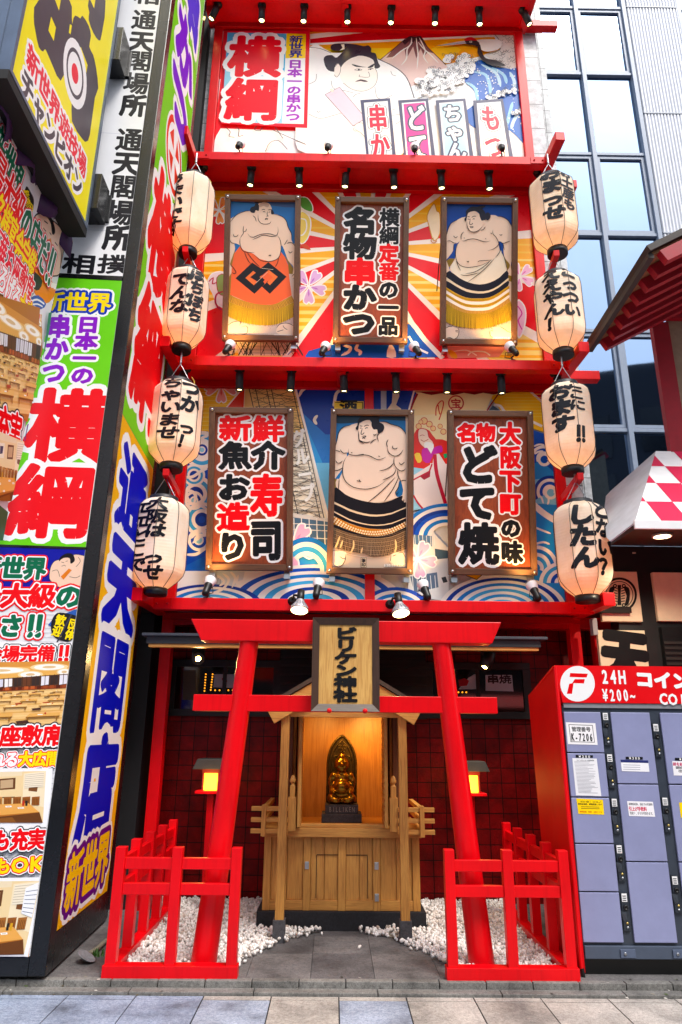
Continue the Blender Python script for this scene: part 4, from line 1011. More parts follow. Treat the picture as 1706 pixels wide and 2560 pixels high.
# ================================================================== paper lanterns
def lantern_mat():
    mt = bpy.data.materials.new('lantern_paper'); mt.use_nodes = True; n = mt.node_tree; n.nodes.clear(); L = n.links.new
    tc = n.nodes.new('ShaderNodeTexCoord'); c = ramp(n, L, noise(n, L, tc.outputs['Object'], 9, 4), [(.3, 'f6ecd4'), (.65, 'fdf6e6')])
    d = n.nodes.new('ShaderNodeBsdfDiffuse'); t = n.nodes.new('ShaderNodeBsdfTranslucent'); t.inputs[0].default_value = (1, .66, .38, 1)
    sx = n.nodes.new('ShaderNodeSeparateXYZ'); L(tc.outputs['Object'], sx.inputs[0])
    fr = n.nodes.new('ShaderNodeMath'); fr.operation = 'MULTIPLY'; fr.inputs[1].default_value = 210; L(sx.outputs[2], fr.inputs[0])
    si = n.nodes.new('ShaderNodeMath'); si.operation = 'SINE'; L(fr.outputs[0], si.inputs[0])
    c = mixc(n, L, ramp(n, L, si.outputs[0], [(.80, '000000'), (.98, '202020')]), c, 'b89878')
    st = noise(n, L, mapping(n, L, tc.outputs['Object'], (5, 5, 2.2)), 1.0, 6, .7); c = mixc(n, L, .35, c, ramp(n, L, st, [(.30, 'd0b090'), (.5, 'ffffff')]), 'MULTIPLY')
    bp_ = n.nodes.new('ShaderNodeBump'); bp_.inputs['Strength'].default_value = .15; bp_.inputs['Distance'].default_value = .004; L(si.outputs[0], bp_.inputs['Height']); L(bp_.outputs[0], d.inputs['Normal'])
    L(c, d.inputs[0]); m_ = n.nodes.new('ShaderNodeMixShader'); m_.inputs[0].default_value = .2
    L(d.outputs[0], m_.inputs[1]); L(t.outputs[0], m_.inputs[2]); o = n.nodes.new('ShaderNodeOutputMaterial'); L(m_.outputs[0], o.inputs[0])
    return mt
PAPER = lantern_mat()
def lantern(top, bot, wpx, yaw, cols, label, Y=6.32):
    tp, bp = UY(*top, Y), UY(*bot, Y); c = (tp+bp)/2
    zc = (c-CAM).dot(FW); R = wpx/F*zc/2*.93; h = (tp.z-bp.z); base = Vector((c.x, Y, bp.z))
    t = thing('paper_lantern', label, 'lantern', base, 'white paper lanterns at both sides of the facade')
    def f(v):
        v = max(0, min(1, v))
        P = [(0,.40),(.03,.52),(.08,.74),(.15,.93),(.22,1.0),(.82,1.0),(.90,.95),(.96,.78),(1.0,.52)]
        for (a, x), (b, y) in zip(P, P[1:]):
            if v <= b: return x+(y-x)*(v-a)/(b-a)
        return P[-1][1]
    def rad(th):
        q = (th-yaw) % (math.pi/4)-math.pi/8
        return R*1.03*math.cos(math.pi/8)/math.cos(q)
    def pos(th, v, z=0):
        r = rad(th)*f(v)+z; return base+Vector((r*math.sin(th), -r*math.cos(th), v*h))
    N, Mv = 64, 40; m_ = MB()
    V = [pos(2*math.pi*i/N, j/Mv) for j in range(Mv+1) for i in range(N)]
    m_.add(V, [(j*N+(i+1) % N, j*N+i, (j+1)*N+i, (j+1)*N+(i+1) % N) for j in range(Mv) for i in range(N)], PAPER, True)
    m_.v = [tuple(v) for v in m_.v]
    sh = m_.build('shade', t)
    for p in sh.data.polygons: p.flip()
    q = MB()
    for k in range(8): q.tube([pos(yaw+k*math.pi/4, j/20, .0025) for j in range(21)], .0028, mat('3a3030', .7, 0), 5)
    q.build('seam', t)
    q = MB(); q.lathe([(R*.42,-.055),(R*.44,-.05),(R*.44,.01),(R*.38,.012),(R*.36,-.03),(0,-.03)], BLACK, base, 28); q.build('bottom_ring', t)
    q = MB(); q.lathe([(R*.54,-.01),(R*.54,.03),(R*.48,.035),(R*.46,.0),(R*.2,.0)], DGREY, base+Vector((0,0,h)), 28); q.build('top_ring', t)
    q = MB()
    tz = base+Vector((0, 0, h+.03)); hk = base+Vector((0, 0, h+.24))
    for s_ in (-1, 1): q.tube([tz+Vector((s_*R*.45, 0, 0)), hk], .004, STEEL, 5)
    for k in range(5): q.lathe([(.010,-.016),(.013,0),(.010,.016)], STEEL, hk+Vector((0,0,.02+.026*k)), 6)
    q.build('hanging_chain', t)
    a = Art(None, base=.004); a.raw = True
    def warp(u, v, z):
        th = u/R; return pos(th, v/h, z)
    a.warp = warp
    for (txt, deg, v1, v0, wd_, wt) in cols:
        a.text(txt, RAD(deg)*R, v1*h, RAD(deg)*R, v0*h, wd_*R*1.05, '14161e', wt*1.3, slant=.12)
    a.build('lettering', t)
    la = bpy.data.lights.new('lantern_bulb', 'POINT'); la.energy = 1.5; la.color = (1, .55, .22); la.shadow_soft_size = .05
    lo = bpy.data.objects.new('lantern_bulb', la); C.objects.link(lo); lo.parent = t; lo.location = (0, 0, h*.13)
W_ = RAD(12)
lantern((487,450), (470,628), 112, W_, [('うまいです', -38, .90, .10, .9, .045)], 'paper lantern showing blank white panels, topmost on the left side')
lantern((471,684), (455,868), 114, W_, [('でんな', -2, .84, .30, .95, .05), ('ぼちぼち', 42, .95, .22, .72, .05)], 'paper lantern second from top on the left, three big letters beside four small')
lantern((452,962), (424,1164), 136, RAD(20), [('ちゃいませ', 0, .97, .20, .85, .045), ('つか', 46, .97, .55, .85, .045), ('っ！', 42, .45, .12, .7, .045)], 'paper lantern third from top on the left, with a short exclamation at right')
lantern((411,1252), (388,1474), 142, RAD(4), [('大阪は', 2, .97, .50, .78, .05), ('エエとこで', -33, .92, .14, .7, .04), ('っせ', 4, .36, .06, .8, .05)], 'paper lantern lowest on the left, lettered only down its left half')
lantern((1384,452), (1385,628), 120, RAD(4), [('おまっせ', -18, .98, .24, .95, .06), ('お土産も', 26, .98, .38, .65, .045)], 'paper lantern topmost on the right side, four bold letters above the red bracket')
lantern((1398,694), (1399,880), 124, RAD(10), [('ええやん！', -32, .97, .16, .88, .06), ('こっつい', 16, .98, .30, .85, .055)], 'paper lantern second from top on the right, main text ending in an exclamation mark')
lantern((1413,968), (1430,1172), 131, RAD(2), [('おます', -34, .92, .34, .95, .06), ('ここに', 8, .97, .58, .72, .045), ('‼', 6, .40, .2, .6, .05)], 'paper lantern third from top on the right, three bold letters before dark windows')
lantern((1448,1262), (1466,1492), 144, RAD(6), [('したん', -16, .93, .24, .95, .06), ('どない？', 34, .98, .16, .8, .045)], 'paper lantern lowest on the right side, hanging beside the checkered awning')
# red brackets that carry the lower lantern of each pair
for (px, py, s_, lab) in ((463,622,-1,'upper left'), (415,1180,-1,'lower left'), (1392,632,1,'upper right'), (1452,1190,1,'lower right')):
    p = UY(px, py, 6.2); xw = -1.68 if s_ < 0 else 2.43
    t = thing('lantern_bracket', 'slim red steel bracket reaching out between two paper lanterns, %s one' % lab, 'bracket', (xw, 7.0, p.z))
    q = MB(); q.bar(p, (xw, 7.02, p.z+.03), .06, .07, RED); q.build('arm', t, .003)
    q = MB(); q.bar((p.x*.45+xw*.55, 6.66, p.z-.02), (xw, 7.0, p.z-.30), .035, .04, REDD); q.build('strut', t, .002)

# ================================================================== small spotlights
GLOW = mat('fff2c8', .4, 0, emit=9, emit_col='ffdf90')
def can_light():
    t = bpy.data.objects.new('downlight', None)
    C.objects.link(t); t.empty_display_size = .05
    q = MB(); q.lathe([(.055,0),(.055,-.03),(.02,-.035),(.018,-.075)], BLACK, (0,0,0), 16); q.build('mount', t)
    q = MB(); M_ = Matrix.Rotation(RAD(8), 3, 'X')
    q.lathe([(.0,-.055),(.040,-.055),(.043,-.06),(.043,-.255),(.036,-.255),(.034,-.235)], DGREY, (0,0,0), 18, M_); q.lathe([(.033,-.238),(0,-.2381)], GLOW, (0,0,0), 16, M_)
    q.build('can', t)
    return t
def copy_tree(o, parent=None):
    c = o.copy(); C.objects.link(c)
    if parent: c.parent = parent
    for ch in o.children: copy_tree(ch, c)
    return c
NTH = ['leftmost', 'second from left', 'third from left', 'fourth from left', 'fourth from right', 'third from right', 'second from right', 'rightmost']
proto = None
for z, lab, xs in ((10.78, 'under the topmost canopy', [548,656,762,869,979,1088,1196,1304]), (8.06, 'under the third canopy', [511,630,748,866,984,1102,1221,1342]), (5.30, 'under the second canopy', [468,600,730,860,989,1118,1251,1385])):
    yp = {10.78: 2, 8.06: 415, 5.30: 915}[z]
    for i, x in enumerate(xs):
        o = proto if proto and proto.get('label') is None else (copy_tree(proto) if proto else can_light())
        proto = proto or o
        p = UY(x, yp, 6.74); o.location = (p.x, 6.74, z+.07)
        o.rotation_euler = (0, RAD(-22 if i == 0 else 22 if i == 7 else random.uniform(-3, 3))*-1, 0)
        tag(o, 'small black can downlight %s, %s of eight' % (lab, NTH[i]), 'spotlight', 'black downlights under the canopies')
def spot(name, loc, target, energy, deg, col=(1,.72,.38), parent=None, blend=.7, size=.03):
    la = bpy.data.lights.new(name, 'SPOT'); la.energy = energy; la.spot_size = RAD(deg); la.spot_blend = blend; la.color = col; la.shadow_soft_size = size
    lo = bpy.data.objects.new(name, la); C.objects.link(lo); loc = Vector(loc); d = Vector(target)-loc
    lo.rotation_euler = d.to_track_quat('-Z', 'Y').to_euler()
    if parent: lo.parent = parent; lo.location = loc-Vector(parent.location)
    else: lo.location = loc
    return lo
def uplight(px, py, zb, tx, lab, energy=13, small=False):
    p = UY(px, py, 6.60); base = Vector((p.x, 6.62, zb))
    t = thing('uplight', lab, 'spotlight', base, 'black clamp spotlights on the canopies')
    q = MB(); q.lathe([(.05,0),(.05,.012),(.015,.02),(.012,.05)], BLACK, base, 14); q.build('foot', t)
    k = base+Vector((tx*.02, 0, .05)); head = Vector((p.x, p.y, p.z)); 
    if head.z < zb+.12: head.z = zb+.12
    d = Vector((tx*.30, .55, .8)).normalized()
    q = MB(); q.tube([k, k+Vector((-tx*.05, -.03, .03)), head-d*.12], .009, BLACK, 8); q.tube([k, k+Vector((tx*.09, 0, .01)), k+Vector((tx*.08, -.02, .06)), head-d*.11], .005, BLACK, 6); q.build('arm', t)
    M_ = d.to_track_quat('Z', 'Y').to_matrix()
    q = MB(); q.lathe([(0,-.14),(.028,-.135),(.034,-.11),(.034,-.03),(.04,-.02),(.04,0)], BLACK, head, 18, M_); q.build('socket', t)
    q = MB(); q.lathe([(.036,0),(.050,.03),(.058,.065),(.058,.075)], WHITE, head, 20, M_); q.lathe([(.057,.076),(0,.086)], GLOW, head, 20, M_); q.build('bulb', t)
    if energy: spot('uplight_beam', head+d*.14, head+d*.14+Vector((tx*.12, .36, 1.0)), energy, 105, (1, .55, .14), t)
ML = ['leftmost', 'second from left', 'second from right', 'rightmost']
for i, (x, y, tx) in enumerate(((572,868,.6), (811,872,.7), (1040,872,-.7), (1280,872,-.7))): uplight(x, y, 5.415, tx, 'clamp spotlight standing on the second canopy, %s of four below the upper signs' % ML[i])
for i, (x, y, tx) in enumerate(((522,1462,.4), (795,1468,.4), (1062,1478,-.6), (1336,1482,-.4))): uplight(x, y, 2.795, tx, 'clamp spotlight standing on the lowest canopy, %s of four below the lower signs' % ML[i])
for i, (x, y, tx) in enumerate(((600,362,.3), (821,366,.3), (1037,370,.3), (1254,368,.3))): uplight(x, y, 8.175, tx, 'clamp spotlight standing on the third canopy, %s of four before the topmost mural' % ML[i], 9)
for x, y, lab in ((751,1503,'left'), (999,1511,'right')):
    p = UY(x, y, 6.45); t = thing('lamp', 'reflector lamp clamped to the front of the lowest canopy, %s of the shrine name board' % lab, 'lamp', (p.x, 6.55, p.z), 'reflector lamps on the lowest canopy')
    q = MB(); q.lathe([(.045,-.02),(.045,.0),(.02,.01),(.02,.05)], BLACK, (p.x-.08, 6.555, p.z+.02), 14, Matrix.Rotation(RAD(90), 3, 'X')); q.tube([(p.x-.08,6.52,p.z+.02),(p.x-.06,6.46,p.z+.06),(p.x,6.45,p.z+.05)], .012, BLACK, 8); q.build('mount', t)
    M_ = Vector((.12 if lab == 'right' else -.05, -.35, -1)).normalized().to_track_quat('Z', 'Y').to_matrix()
    q = MB(); q.lathe([(0,-.12),(.034,-.115),(.036,-.02),(.03,-.01)], BLACK, p, 16, M_); q.build('socket', t)
    q = MB(); q.lathe([(.036,-.01),(.05,.03),(.082,.075),(.084,.095),(.078,.1)], mat('c9ccd2', .35, .05, metal=.6), p, 22, M_); q.lathe([(.078,.1),(0,.106)], GLOW, p, 20, M_)
    for k in range(14):
        a_ = 2*math.pi*k/14; u_ = M_ @ Vector((math.cos(a_), math.sin(a_), 0)); ax = M_ @ Vector((0,0,1)); q.bar(p+u_*.047+ax*.02, p+u_*.083+ax*.075, .006, .006, mat('80848c', .4))
    q.build('reflector', t)
    spot('lamp_beam', p-Vector((0,0,.13)), p+Vector((0, -1.0, -1.0)), 14, 70, (1, .70, .3), t)

# ================================================================== porch roof, torii gate, name board
t = thing('porch_roof', 'thin grey metal roof with a timber edge behind the torii gate', 'roof', (.1, 6.4, 2.4))
q = MB(); gz = mat('3c424c', .5, .15, scale=4)
q.box((-1.74, 6.32, 2.401), (1.94, 7.3, 2.425), gz); q.build('sheet', t, .003)
q = MB(); q.box((-1.70, 6.35, 2.335), (1.88, 6.39, 2.40), mat('20242a', .5)); q.build('fascia', t)
q = MB(); q.box((-1.68, 6.36, 2.305), (1.86, 6.43, 2.333), CEDARX); q.build('edge_board', t)
TY = 5.40
t = thing('torii_gate', 'bright vermilion red torii gate with splayed round pillars in front of the shrine', 'torii gate', (0, TY, .06))
pb = [UY(509, 2411, TY), UY(1206, 2420, TY)]; pt = [UY(624, 1604, TY), UY(1104, 1612, TY)]
for bt, tp in zip(pb, pt):
    d = (tp-bt); b0 = bt+d*((.04-bt.z)/d.z); t0 = bt+d*((2.24-bt.z)/d.z)
    q = MB(); q.tube([b0, b0.lerp(t0, .33), b0.lerp(t0, .66), t0], [.088, .083, .077, .071], RED, 40); q.build('pillar', t)
q = MB(); z0, z1 = 2.232, 2.395
def slab(x0b, x1b, x0t, x1t, z0, z1, y0, y1, m_):
    q.add([(x0b,y0,z0),(x1b,y0,z0),(x1b,y1,z0),(x0b,y1,z0),(x0t,y0,z1),(x1t,y0,z1),(x1t,y1,z1),(x0t,y1,z1)], [(0,3,2,1),(4,5,6,7),(0,1,5,4),(1,2,6,5),(2,3,7,6),(3,0,4,7)], m_)
slab(-1.01, 1.205, -1.10, 1.285, z0, z1, TY-.085, TY+.085, RED); q.build('top_beam', t, .006)
q = MB(); q.box((-1.045, TY-.045, 1.720), (1.225, TY+.045, 1.838), RED); q.build('tie_beam', t, .004)
bp = [UY(781,1545,5.26), UY(950,1545,5.26), UY(945,1778,5.28), UY(790,1778,5.28)]
x0, x1, z0, z1 = -.163, .338, 1.722, 2.405
t = thing('name_board', 'pale wooden shrine name board with black letters and dark frame on the torii gate', 'name board', (.09, 5.28, 1.72))
q = MB(); q.box((x0+.05, 5.27, z0+.04), (x1-.05, 5.30, z1-.04), PALEWOOD); q.build('panel', t)
fr = wood('board_frame', '4e3324', '33211a', 2, 5, .5); fl = wood('board_frame_pale', '7a7068', '574c44', 0, 5, .6)
def bevelbar(P, m_):      # four corners of the outer edge and inner edge, front at two depths
    (ax, az), (bx, bz), (cx_, cz_), (dx, dz_) = P
    q.add([(ax,5.24,az),(bx,5.24,bz),(cx_,5.262,cz_),(dx,5.262,dz_),(ax,5.31,az),(bx,5.31,bz),(cx_,5.31,cz_),(dx,5.31,dz_)], [(0,1,2,3),(7,6,5,4),(0,4,5,1),(1,5,6,2),(2,6,7,3),(3,7,4,0)], m_)
w_ = .052
for P, m_ in (([(x0,z1),(x0,z0),(x0+w_,z0+w_),(x0+w_,z1-w_)], fr), ([(x1,z0),(x1,z1),(x1-w_,z1-w_),(x1-w_,z0+w_)], fr), ([(x1,z1),(x0,z1),(x0+w_,z1-w_),(x1-w_,z1-w_)], fr), ([(x0,z0),(x1,z0),(x1-w_,z0+w_),(x0+w_,z0+w_)], fl)):
    q = MB(); bevelbar(P, m_); q.build('frame', t)
for x in (-.03, .23):
    q = MB(); q.lathe([(.018,0),(.018,.02),(.01,.03),(0,.03)], RED, (x, 5.24, 1.725), 12, Matrix.Rotation(RAD(90), 3, 'X')); q.build('peg', t)
pl = Plane((0, 5.268, 0), (1,0,0), (0,0,1)); a = Art(pl, base=.004); a.raw = True; a.rough = .5
a.col('ビリケン神社', .088, 2.335, .088, 1.79, .17, '101014', .085)
lt = a.build('lettering', t); sol = lt.modifiers.new('raised', 'SOLIDIFY'); sol.thickness = .006; sol.offset = -1

# ================================================================== red picket fences and white pebbles
def fence(xs, ys, side, lab):
    t = thing('picket_fence', lab, 'fence', (xs[0 if side < 0 else 2], 5.22, .05), 'low red fences in front of the shrine')
    zb, zt = .052, .82; w = .034
    xe = xs[0] if side < 0 else xs[2]
    for x in xs:
        q = MB(); q.box((x-w, 5.22-w, zb), (x+w, 5.22+w, zt), RED); q.build('post', t, .003)
    for y in ys[1:]:
        q = MB(); q.box((xe-w, y-w, zb), (xe+w, y+w, zt), RED); q.build('post', t, .003)
    for i, (z0, z1) in enumerate(((zb, .125), (.53, .60), (.685, .755))):
        hw = .02 if i else .036
        q = MB()
        if i: 
            for a_, b_ in zip(xs, xs[1:]): q.box((a_+w, 5.22-hw, z0), (b_-w, 5.22+hw, z1), RED)
        else:
            q.box((xs[0]-.045, 5.22-.045, z0-.004), (xs[2]+.045, 5.22+.045, z1), RED)
        q.build('rail', t, .003)
        q = MB()
        if i:
            for a_, b_ in zip(ys, ys[1:]): q.box((xe-hw, a_+w, z0), (xe+hw, b_-w, z1), RED)
        else: q.box((xe-.044, 5.266, z0-.004), (xe+.044, ys[-1]+.045, z1), RED)
        q.build('rail', t, .003)
YS = [5.22, 5.60, 6.01, 6.42, 6.82]
fence([-1.43, -1.045, -.645], YS, -1, 'low red painted fence around the left pillar, next to the tall sign tower')
fence([.800, 1.195, 1.575], YS, 1, 'low red painted fence around the right pillar, next to the coin lockers')
def pebbles():
    L_ = [(-1.40,5.26),(-.68,5.26),(-.60,5.62),(-.38,6.00),(-.20,6.20),(-.04,6.31),(-.60,6.34),(-.62,7.36),(-1.62,7.36),(-1.40,6.85)]
    R_ = [(.84,5.26),(1.54,5.26),(1.54,6.9),(1.62,7.36),(.79,7.36),(.79,6.34),(.22,6.31),(.50,6.12),(.58,5.98),(.76,5.62)]
    def inside(x, y, P):
        c = False; j = len(P)-1
        for i in range(len(P)):
            if (P[i][1] > y) != (P[j][1] > y) and x < (P[j][0]-P[i][0])*(y-P[i][1])/(P[j][1]-P[i][1])+P[i][0]: c = not c
            j = i
        return c
    bm = bmesh.new(); bmesh.ops.create_icosphere(bm, subdivisions=1, radius=1); bv = [v.co.copy() for v in bm.verts]; bf = [[v.index for v in f.verts] for f in bm.faces]; bm.free()
    sh = []
    for k in range(14):
        sh.append([Vector((v.x*random.uniform(.85,1.1), v.y*random.uniform(.8,1.1), v.z*random.uniform(.75,1.05))) for v in bv])
    ms = [mat(c, .7, .12, scale=30) for c in ('f0eeec', 'e2ddd8', 'd2cac4', 'faf8f6', 'c4b6aa')]
    q = MB()
    for m_ in ms: q.mi(m_)
    import mathutils
    for P, n in ((L_, 5000), (R_, 5000)):
        k = 0; xs = [p[0] for p in P]; ys = [p[1] for p in P]
        while k < n:
            x, y = random.uniform(min(xs)-.04, max(xs)+.04), random.uniform(min(ys)-.04, max(ys)+.04)
            if not inside(x+random.gauss(0, .022), y+random.gauss(0, .022), P):
                if random.random() > .0012: continue
                y = max(y, 5.3)
                lift = 0
            else: lift = .03*random.random()**1.2
            k += 1
            r = random.uniform(.010, .019); R_m = mathutils.Euler((random.uniform(0,6), random.uniform(0,6), random.uniform(0,6))).to_matrix()
            c = Vector((x, y, .056+r*.6+lift)); b = random.choice(sh); sc3 = Vector((1.2, .95, .8))*r
            k0 = len(q.v); i = random.choices(range(5), (5,4,2,5,1))[0]
            for v in b: p = R_m @ Vector((v.x*sc3.x, v.y*sc3.y, v.z*sc3.z)); q.v.append((c.x+p.x, c.y+p.y, c.z+p.z))
            for f_ in bf: q.f.append([k0+a_ for a_ in f_]); q.m.append(i); q.s.append(True)
        cx_, cy2 = sum(xs)/len(P), sum(ys)/len(P); q.add([(cx_+(x-cx_)*.9, cy2+(y-cy2)*.94, .058) for x, y in P], [tuple(range(len(P)))], mat('a8a29c', .9, .15, scale=40))
    o = q.build('white_pebbles'); o['kind'] = 'stuff'
pebbles()
# ================================================================== wooden shrine and its bronze figure
t = thing('wooden_shrine', 'small unpainted cedar shrine with open doors, gabled roof and panelled base', 'shrine', (.085, 6.4, .05))
def part(name, boxes, m_, bev=.003, par=None):
    q = MB()
    for a_, b_ in boxes: q.box(a_, b_, m_)
    return q.build(name, par or t, bev)
STONE = granite('black_plinth_stone', '16181e', '2a2d36', '0c0d10')
part('plinth', [((-.605, 6.36, .05), (.775, 7.28, .19))], STONE)
xs = [-.565, -.50, -.235, -.17, .055, .115, .33, .39, .67, .735]
body = part('cabinet', [((-.555, 6.425, .19), (.725, 7.2, .745))], CEDAR, 0)
for x0, x1 in ((-.565,-.505), (-.235,-.175), (.055,.118), (.345,.405), (.675,.735)):
    part('stile', [((x0, 6.392, .19), (x1, 6.425, .745))], CEDAR, .003, body)
for x0, x1 in ((-.505,-.235), (-.175,.055), (.118,.345), (.405,.675)):
    part('bottom_rail', [((x0+.001, 6.396, .191), (x1-.001, 6.425, .265))], CEDARX, .003, body)
    q = MB(); n_ = 2
    for k in range(n_):
        a_, b_ = x0+(x1-x0)*k/n_, x0+(x1-x0)*(k+1)/n_; q.box((a_+.003, 6.408+.004*((k*7) % 2), .266), (b_-.003, 6.425, .743), CEDAR)
    q.build('plank', body, .002)
dk = mat('2a170a', .8)
part('door_gap', [((-.125, 6.403, .60), (.30, 6.4055, .606)), ((-.128, 6.403, .28), (-.123, 6.4055, .60)), ((.298, 6.403, .28), (.303, 6.4055, .60))], dk, 0, body)
for x, z in ((-.205, .525), (.375, .525), (.375, .29)):
    part('clasp', [((x-.017, 6.384, z-.028), (x+.017, 6.393, z+.028)), ((x-.006, 6.376, z-.012), (x+.006, 6.385, z+.02))], STEEL, .002, body)
part('top_board', [((-.585, 6.34, .745), (.755, 7.25, .815))], CEDARX)
part('sill', [((-.29, 6.36, .816), (.46, 6.42, .845))], CEDARX)
niche = part('niche_back', [((-.30, 7.02, .815), (.475, 7.05, 1.80))], GOLDW, 0)
part('niche_floor', [((-.30, 6.42, .816), (.475, 7.02, .832))], GOLDW, 0)
part('niche_side', [((-.315, 6.55, .815), (-.295, 7.05, 1.80))], GOLDW, 0); part('niche_side', [((.47, 6.55, .815), (.49, 7.05, 1.80))], GOLDW, 0)
part('niche_ceiling', [((-.40, 6.2, 1.80), (.58, 7.1, 1.82))], CEDARX, 0)
part('door', [((-.290, 6.24, .83), (-.262, 6.56, 1.74))], CEDAR); d2 = part('door', [((.437, 6.24, .83), (.465, 6.56, 1.74))], CEDAR)
q = MB()
for k in range(18): q.box((.432, 6.27, .86+k*.047), (.438, 6.53, .885+k*.047), CEDARX)
q.build('slat', d2)
for x in (-.385, .56): part('jamb', [((x-.03, 6.50, .815), (x+.03, 6.58, 1.80))], wood('dark_jamb' , '6a3f20', '432612', 2) if x < 0 else bpy.data.materials['dark_jamb'])
part('side_wall', [((-.42, 6.58, .815), (-.33, 7.1, 1.8))], CEDAR, 0); part('side_wall', [((.51, 6.58, .815), (.59, 7.1, 1.8))], CEDAR, 0)
for px in (-.397, .575):
    lean = .0
    part('front_post', [((px-.034, 6.02, .20), (px+.034, 6.09, 1.76))], CEDAR, .004)
    part('post_base', [((px-.047, 6.005, .05), (px+.047, 6.105, .205))], granite('post_stone', '4c4c50', '6a6a70', '34343a') if px < 0 else bpy.data.materials['post_stone'], .004)
for x in (-.335, .515):
    q = MB(); q.box((x-.034, 6.26, .80), (x+.034, 6.33, 1.06), CEDAR); q.box((x-.022, 6.27, 1.06), (x+.022, 6.32, 1.15), CEDAR)
    q.lathe([(.02,0),(.012,.015),(.026,.03),(.026,.045),(.014,.075),(0,.085)], CEDAR, (x, 6.295, 1.15), 14); q.build('newel_post', t, .002)
for s_, xa, xb in ((-1, -.67, -.365), (1, .545, .85)):
    for z in (.80, .885, .97): part('side_rail', [((xa, 6.235, z-.016), (xb, 6.275, z+.018))], CEDARX, .002)
    xp = -.565 if s_ < 0 else .745
    part('rail_post', [((xp-.018, 6.215, .765), (xp+.018, 6.234, 1.0)), ((xp-.018, 6.276, .765), (xp+.018, 6.30, 1.0))], CEDAR, .002)
    for z in (.80, .885, .97):
        part('side_rail', [((xp-.02, 6.302, z-.016), (xp+.02, 7.1, z+.018))], CEDAR, .002)
part('tie_beam', [((-.36, 6.03, 1.70), (.54, 6.085, 1.762))], CEDARX, .003)
for s_ in (-1, 1):     # gable roof: bargeboard and slab
    cx_ = .09; p0 = Vector((cx_+s_*.61, 6.0, 1.70)); p1 = Vector((cx_, 6.0, 2.06))
    q = MB(); d = (p1-p0); q.bar(p0, p1+d*.0, .05, .13, CEDARX, (0,0,1)); q.build('bargeboard', t, .003)
    q = MB(); q.obox((p0+p1)/2+Vector((s_*.03, .56, .085)), d/2*1.08, (0,.60,0), d.cross(Vector((0,1,0))).normalized()*.016, mat('4a3a2c', .7, .2)); q.build('roof', t)
q = MB(); q.tube([(.08,6.45,1.80),(.08,6.45,1.77)], .012, BLACK, 8); q.lathe([(.018,0),(.022,-.03),(.010,-.032)], BLACK, (.08,6.45,1.775), 12); q.build('niche_lamp', t)
spot('niche_beam', (.30, 6.50, 1.70), (.44, 7.0, 1.35), 15, 110, (1, .56, .12), t, .9); spot('niche_beam', (-.05, 6.48, 1.72), (-.16, 7.0, 1.2), 9, 120, (1, .56, .12), t, .9)

BRZ = mat('9a7226', .27, .25, .15, metal=1, scale=14); BRZD = mat('5c4622', .40, .25, .3, metal=.9, scale=20)
fx, fy, fz = .083, 6.70, .833
t = thing('bronze_statue', 'small seated bronze figure with a pointed arched back plate inside the lit shrine', 'statue', (fx, fy, fz))
PS = granite('statue_stone', '3c3a3e', '55525a', '26242a')
part('pedestal', [((fx-.175, fy-.15, fz), (fx+.175, fy+.13, fz+.072)), ((fx-.145, fy-.135, fz+.0725), (fx+.145, fy+.11, fz+.145))], PS, .004)
pl = Plane((fx, fy-.1355, 0), (1,0,0), (0,0,1)); a = Art(pl, base=.001); a.raw = True; a.row('BILLIKEN', -.115, fz+.108, .115, fz+.108, .045, '8a8078', .012); a.build('engraved_name', t)
def arch(w, h, z0, n=14):
    P = [(-w, z0)]
    for i in range(n+1):
        a_ = i/n*RAD(68); r = w/(1-math.cos(RAD(68)))     # pointed arch from two circular arcs
        P.append((-w+r*(1-math.cos(a_)), z0+h*.56+(h*.44)*math.sin(a_)/math.sin(RAD(68))))
    return P+[(-x, z) for x, z in reversed(P[:-1])]
q = MB(); z0 = fz+.146
P = arch(.132, .58, z0); q.prism([(fx+x, fy+.07, z) for x, z in P], (0, .03, 0), BRZD)
def rim(w, h, zz, r, y): 
    PP = arch(w, h, zz, 18); q.tube([(fx+x, y, z) for x, z in PP], r, BRZD, 8)
rim(.128, .575, z0, .012, fy+.066); rim(.102, .53, z0, .006, fy+.066)
for k in range(6):
    a_ = k*math.pi/3; q.tube([(fx+.028*math.cos(a_)+.016*math.cos(b_*math.pi/5), fy+.066, z0+.475+.028*math.sin(a_)+.016*math.sin(b_*math.pi/5)) for b_ in range(11)], .004, BRZD, 6)
for s_ in (-1, 1):
    q.tube([(fx+s_*(.05+.03*math.cos(b_*math.pi/6)), fy+.066, z0+.37+.03*math.sin(b_*math.pi/6)) for b_ in range(13)], .004, BRZD, 6)
q.build('back_plate', t)
def blob(parts, name, m_, vox, par):
    bm = bmesh.new()
    for c, r, rot in parts:
        M_ = Matrix.Translation(Vector(c)) @ Matrix.Rotation(rot[0], 4, 'X') @ Matrix.Rotation(rot[1], 4, 'Y') @ Matrix.Rotation(rot[2], 4, 'Z') @ Matrix.Diagonal((r[0], r[1], r[2], 1))
        bmesh.ops.create_uvsphere(bm, u_segments=20, v_segments=12, radius=1, matrix=M_)
    me = bpy.data.meshes.new(name); bm.to_mesh(me); bm.free(); me.materials.append(m_)
    o = bpy.data.objects.new(name, me); C.objects.link(o); o.parent = par
    r = o.modifiers.new('remesh', 'REMESH'); r.mode = 'VOXEL'; r.voxel_size = vox; r.use_smooth_shade = True
    s_ = o.modifiers.new('smooth', 'SMOOTH'); s_.factor = .6; s_.iterations = 12
    return o
S = []; B0 = .146
def e(x, y, z, rx, ry, rz, rot=(0,0,0)): S.append(((x, y, B0+z), (rx, ry, rz), rot))
e(0,0,.05,.11,.085,.055); e(0,-.028,.135,.086,.08,.072); e(0,0,.21,.078,.06,.058)
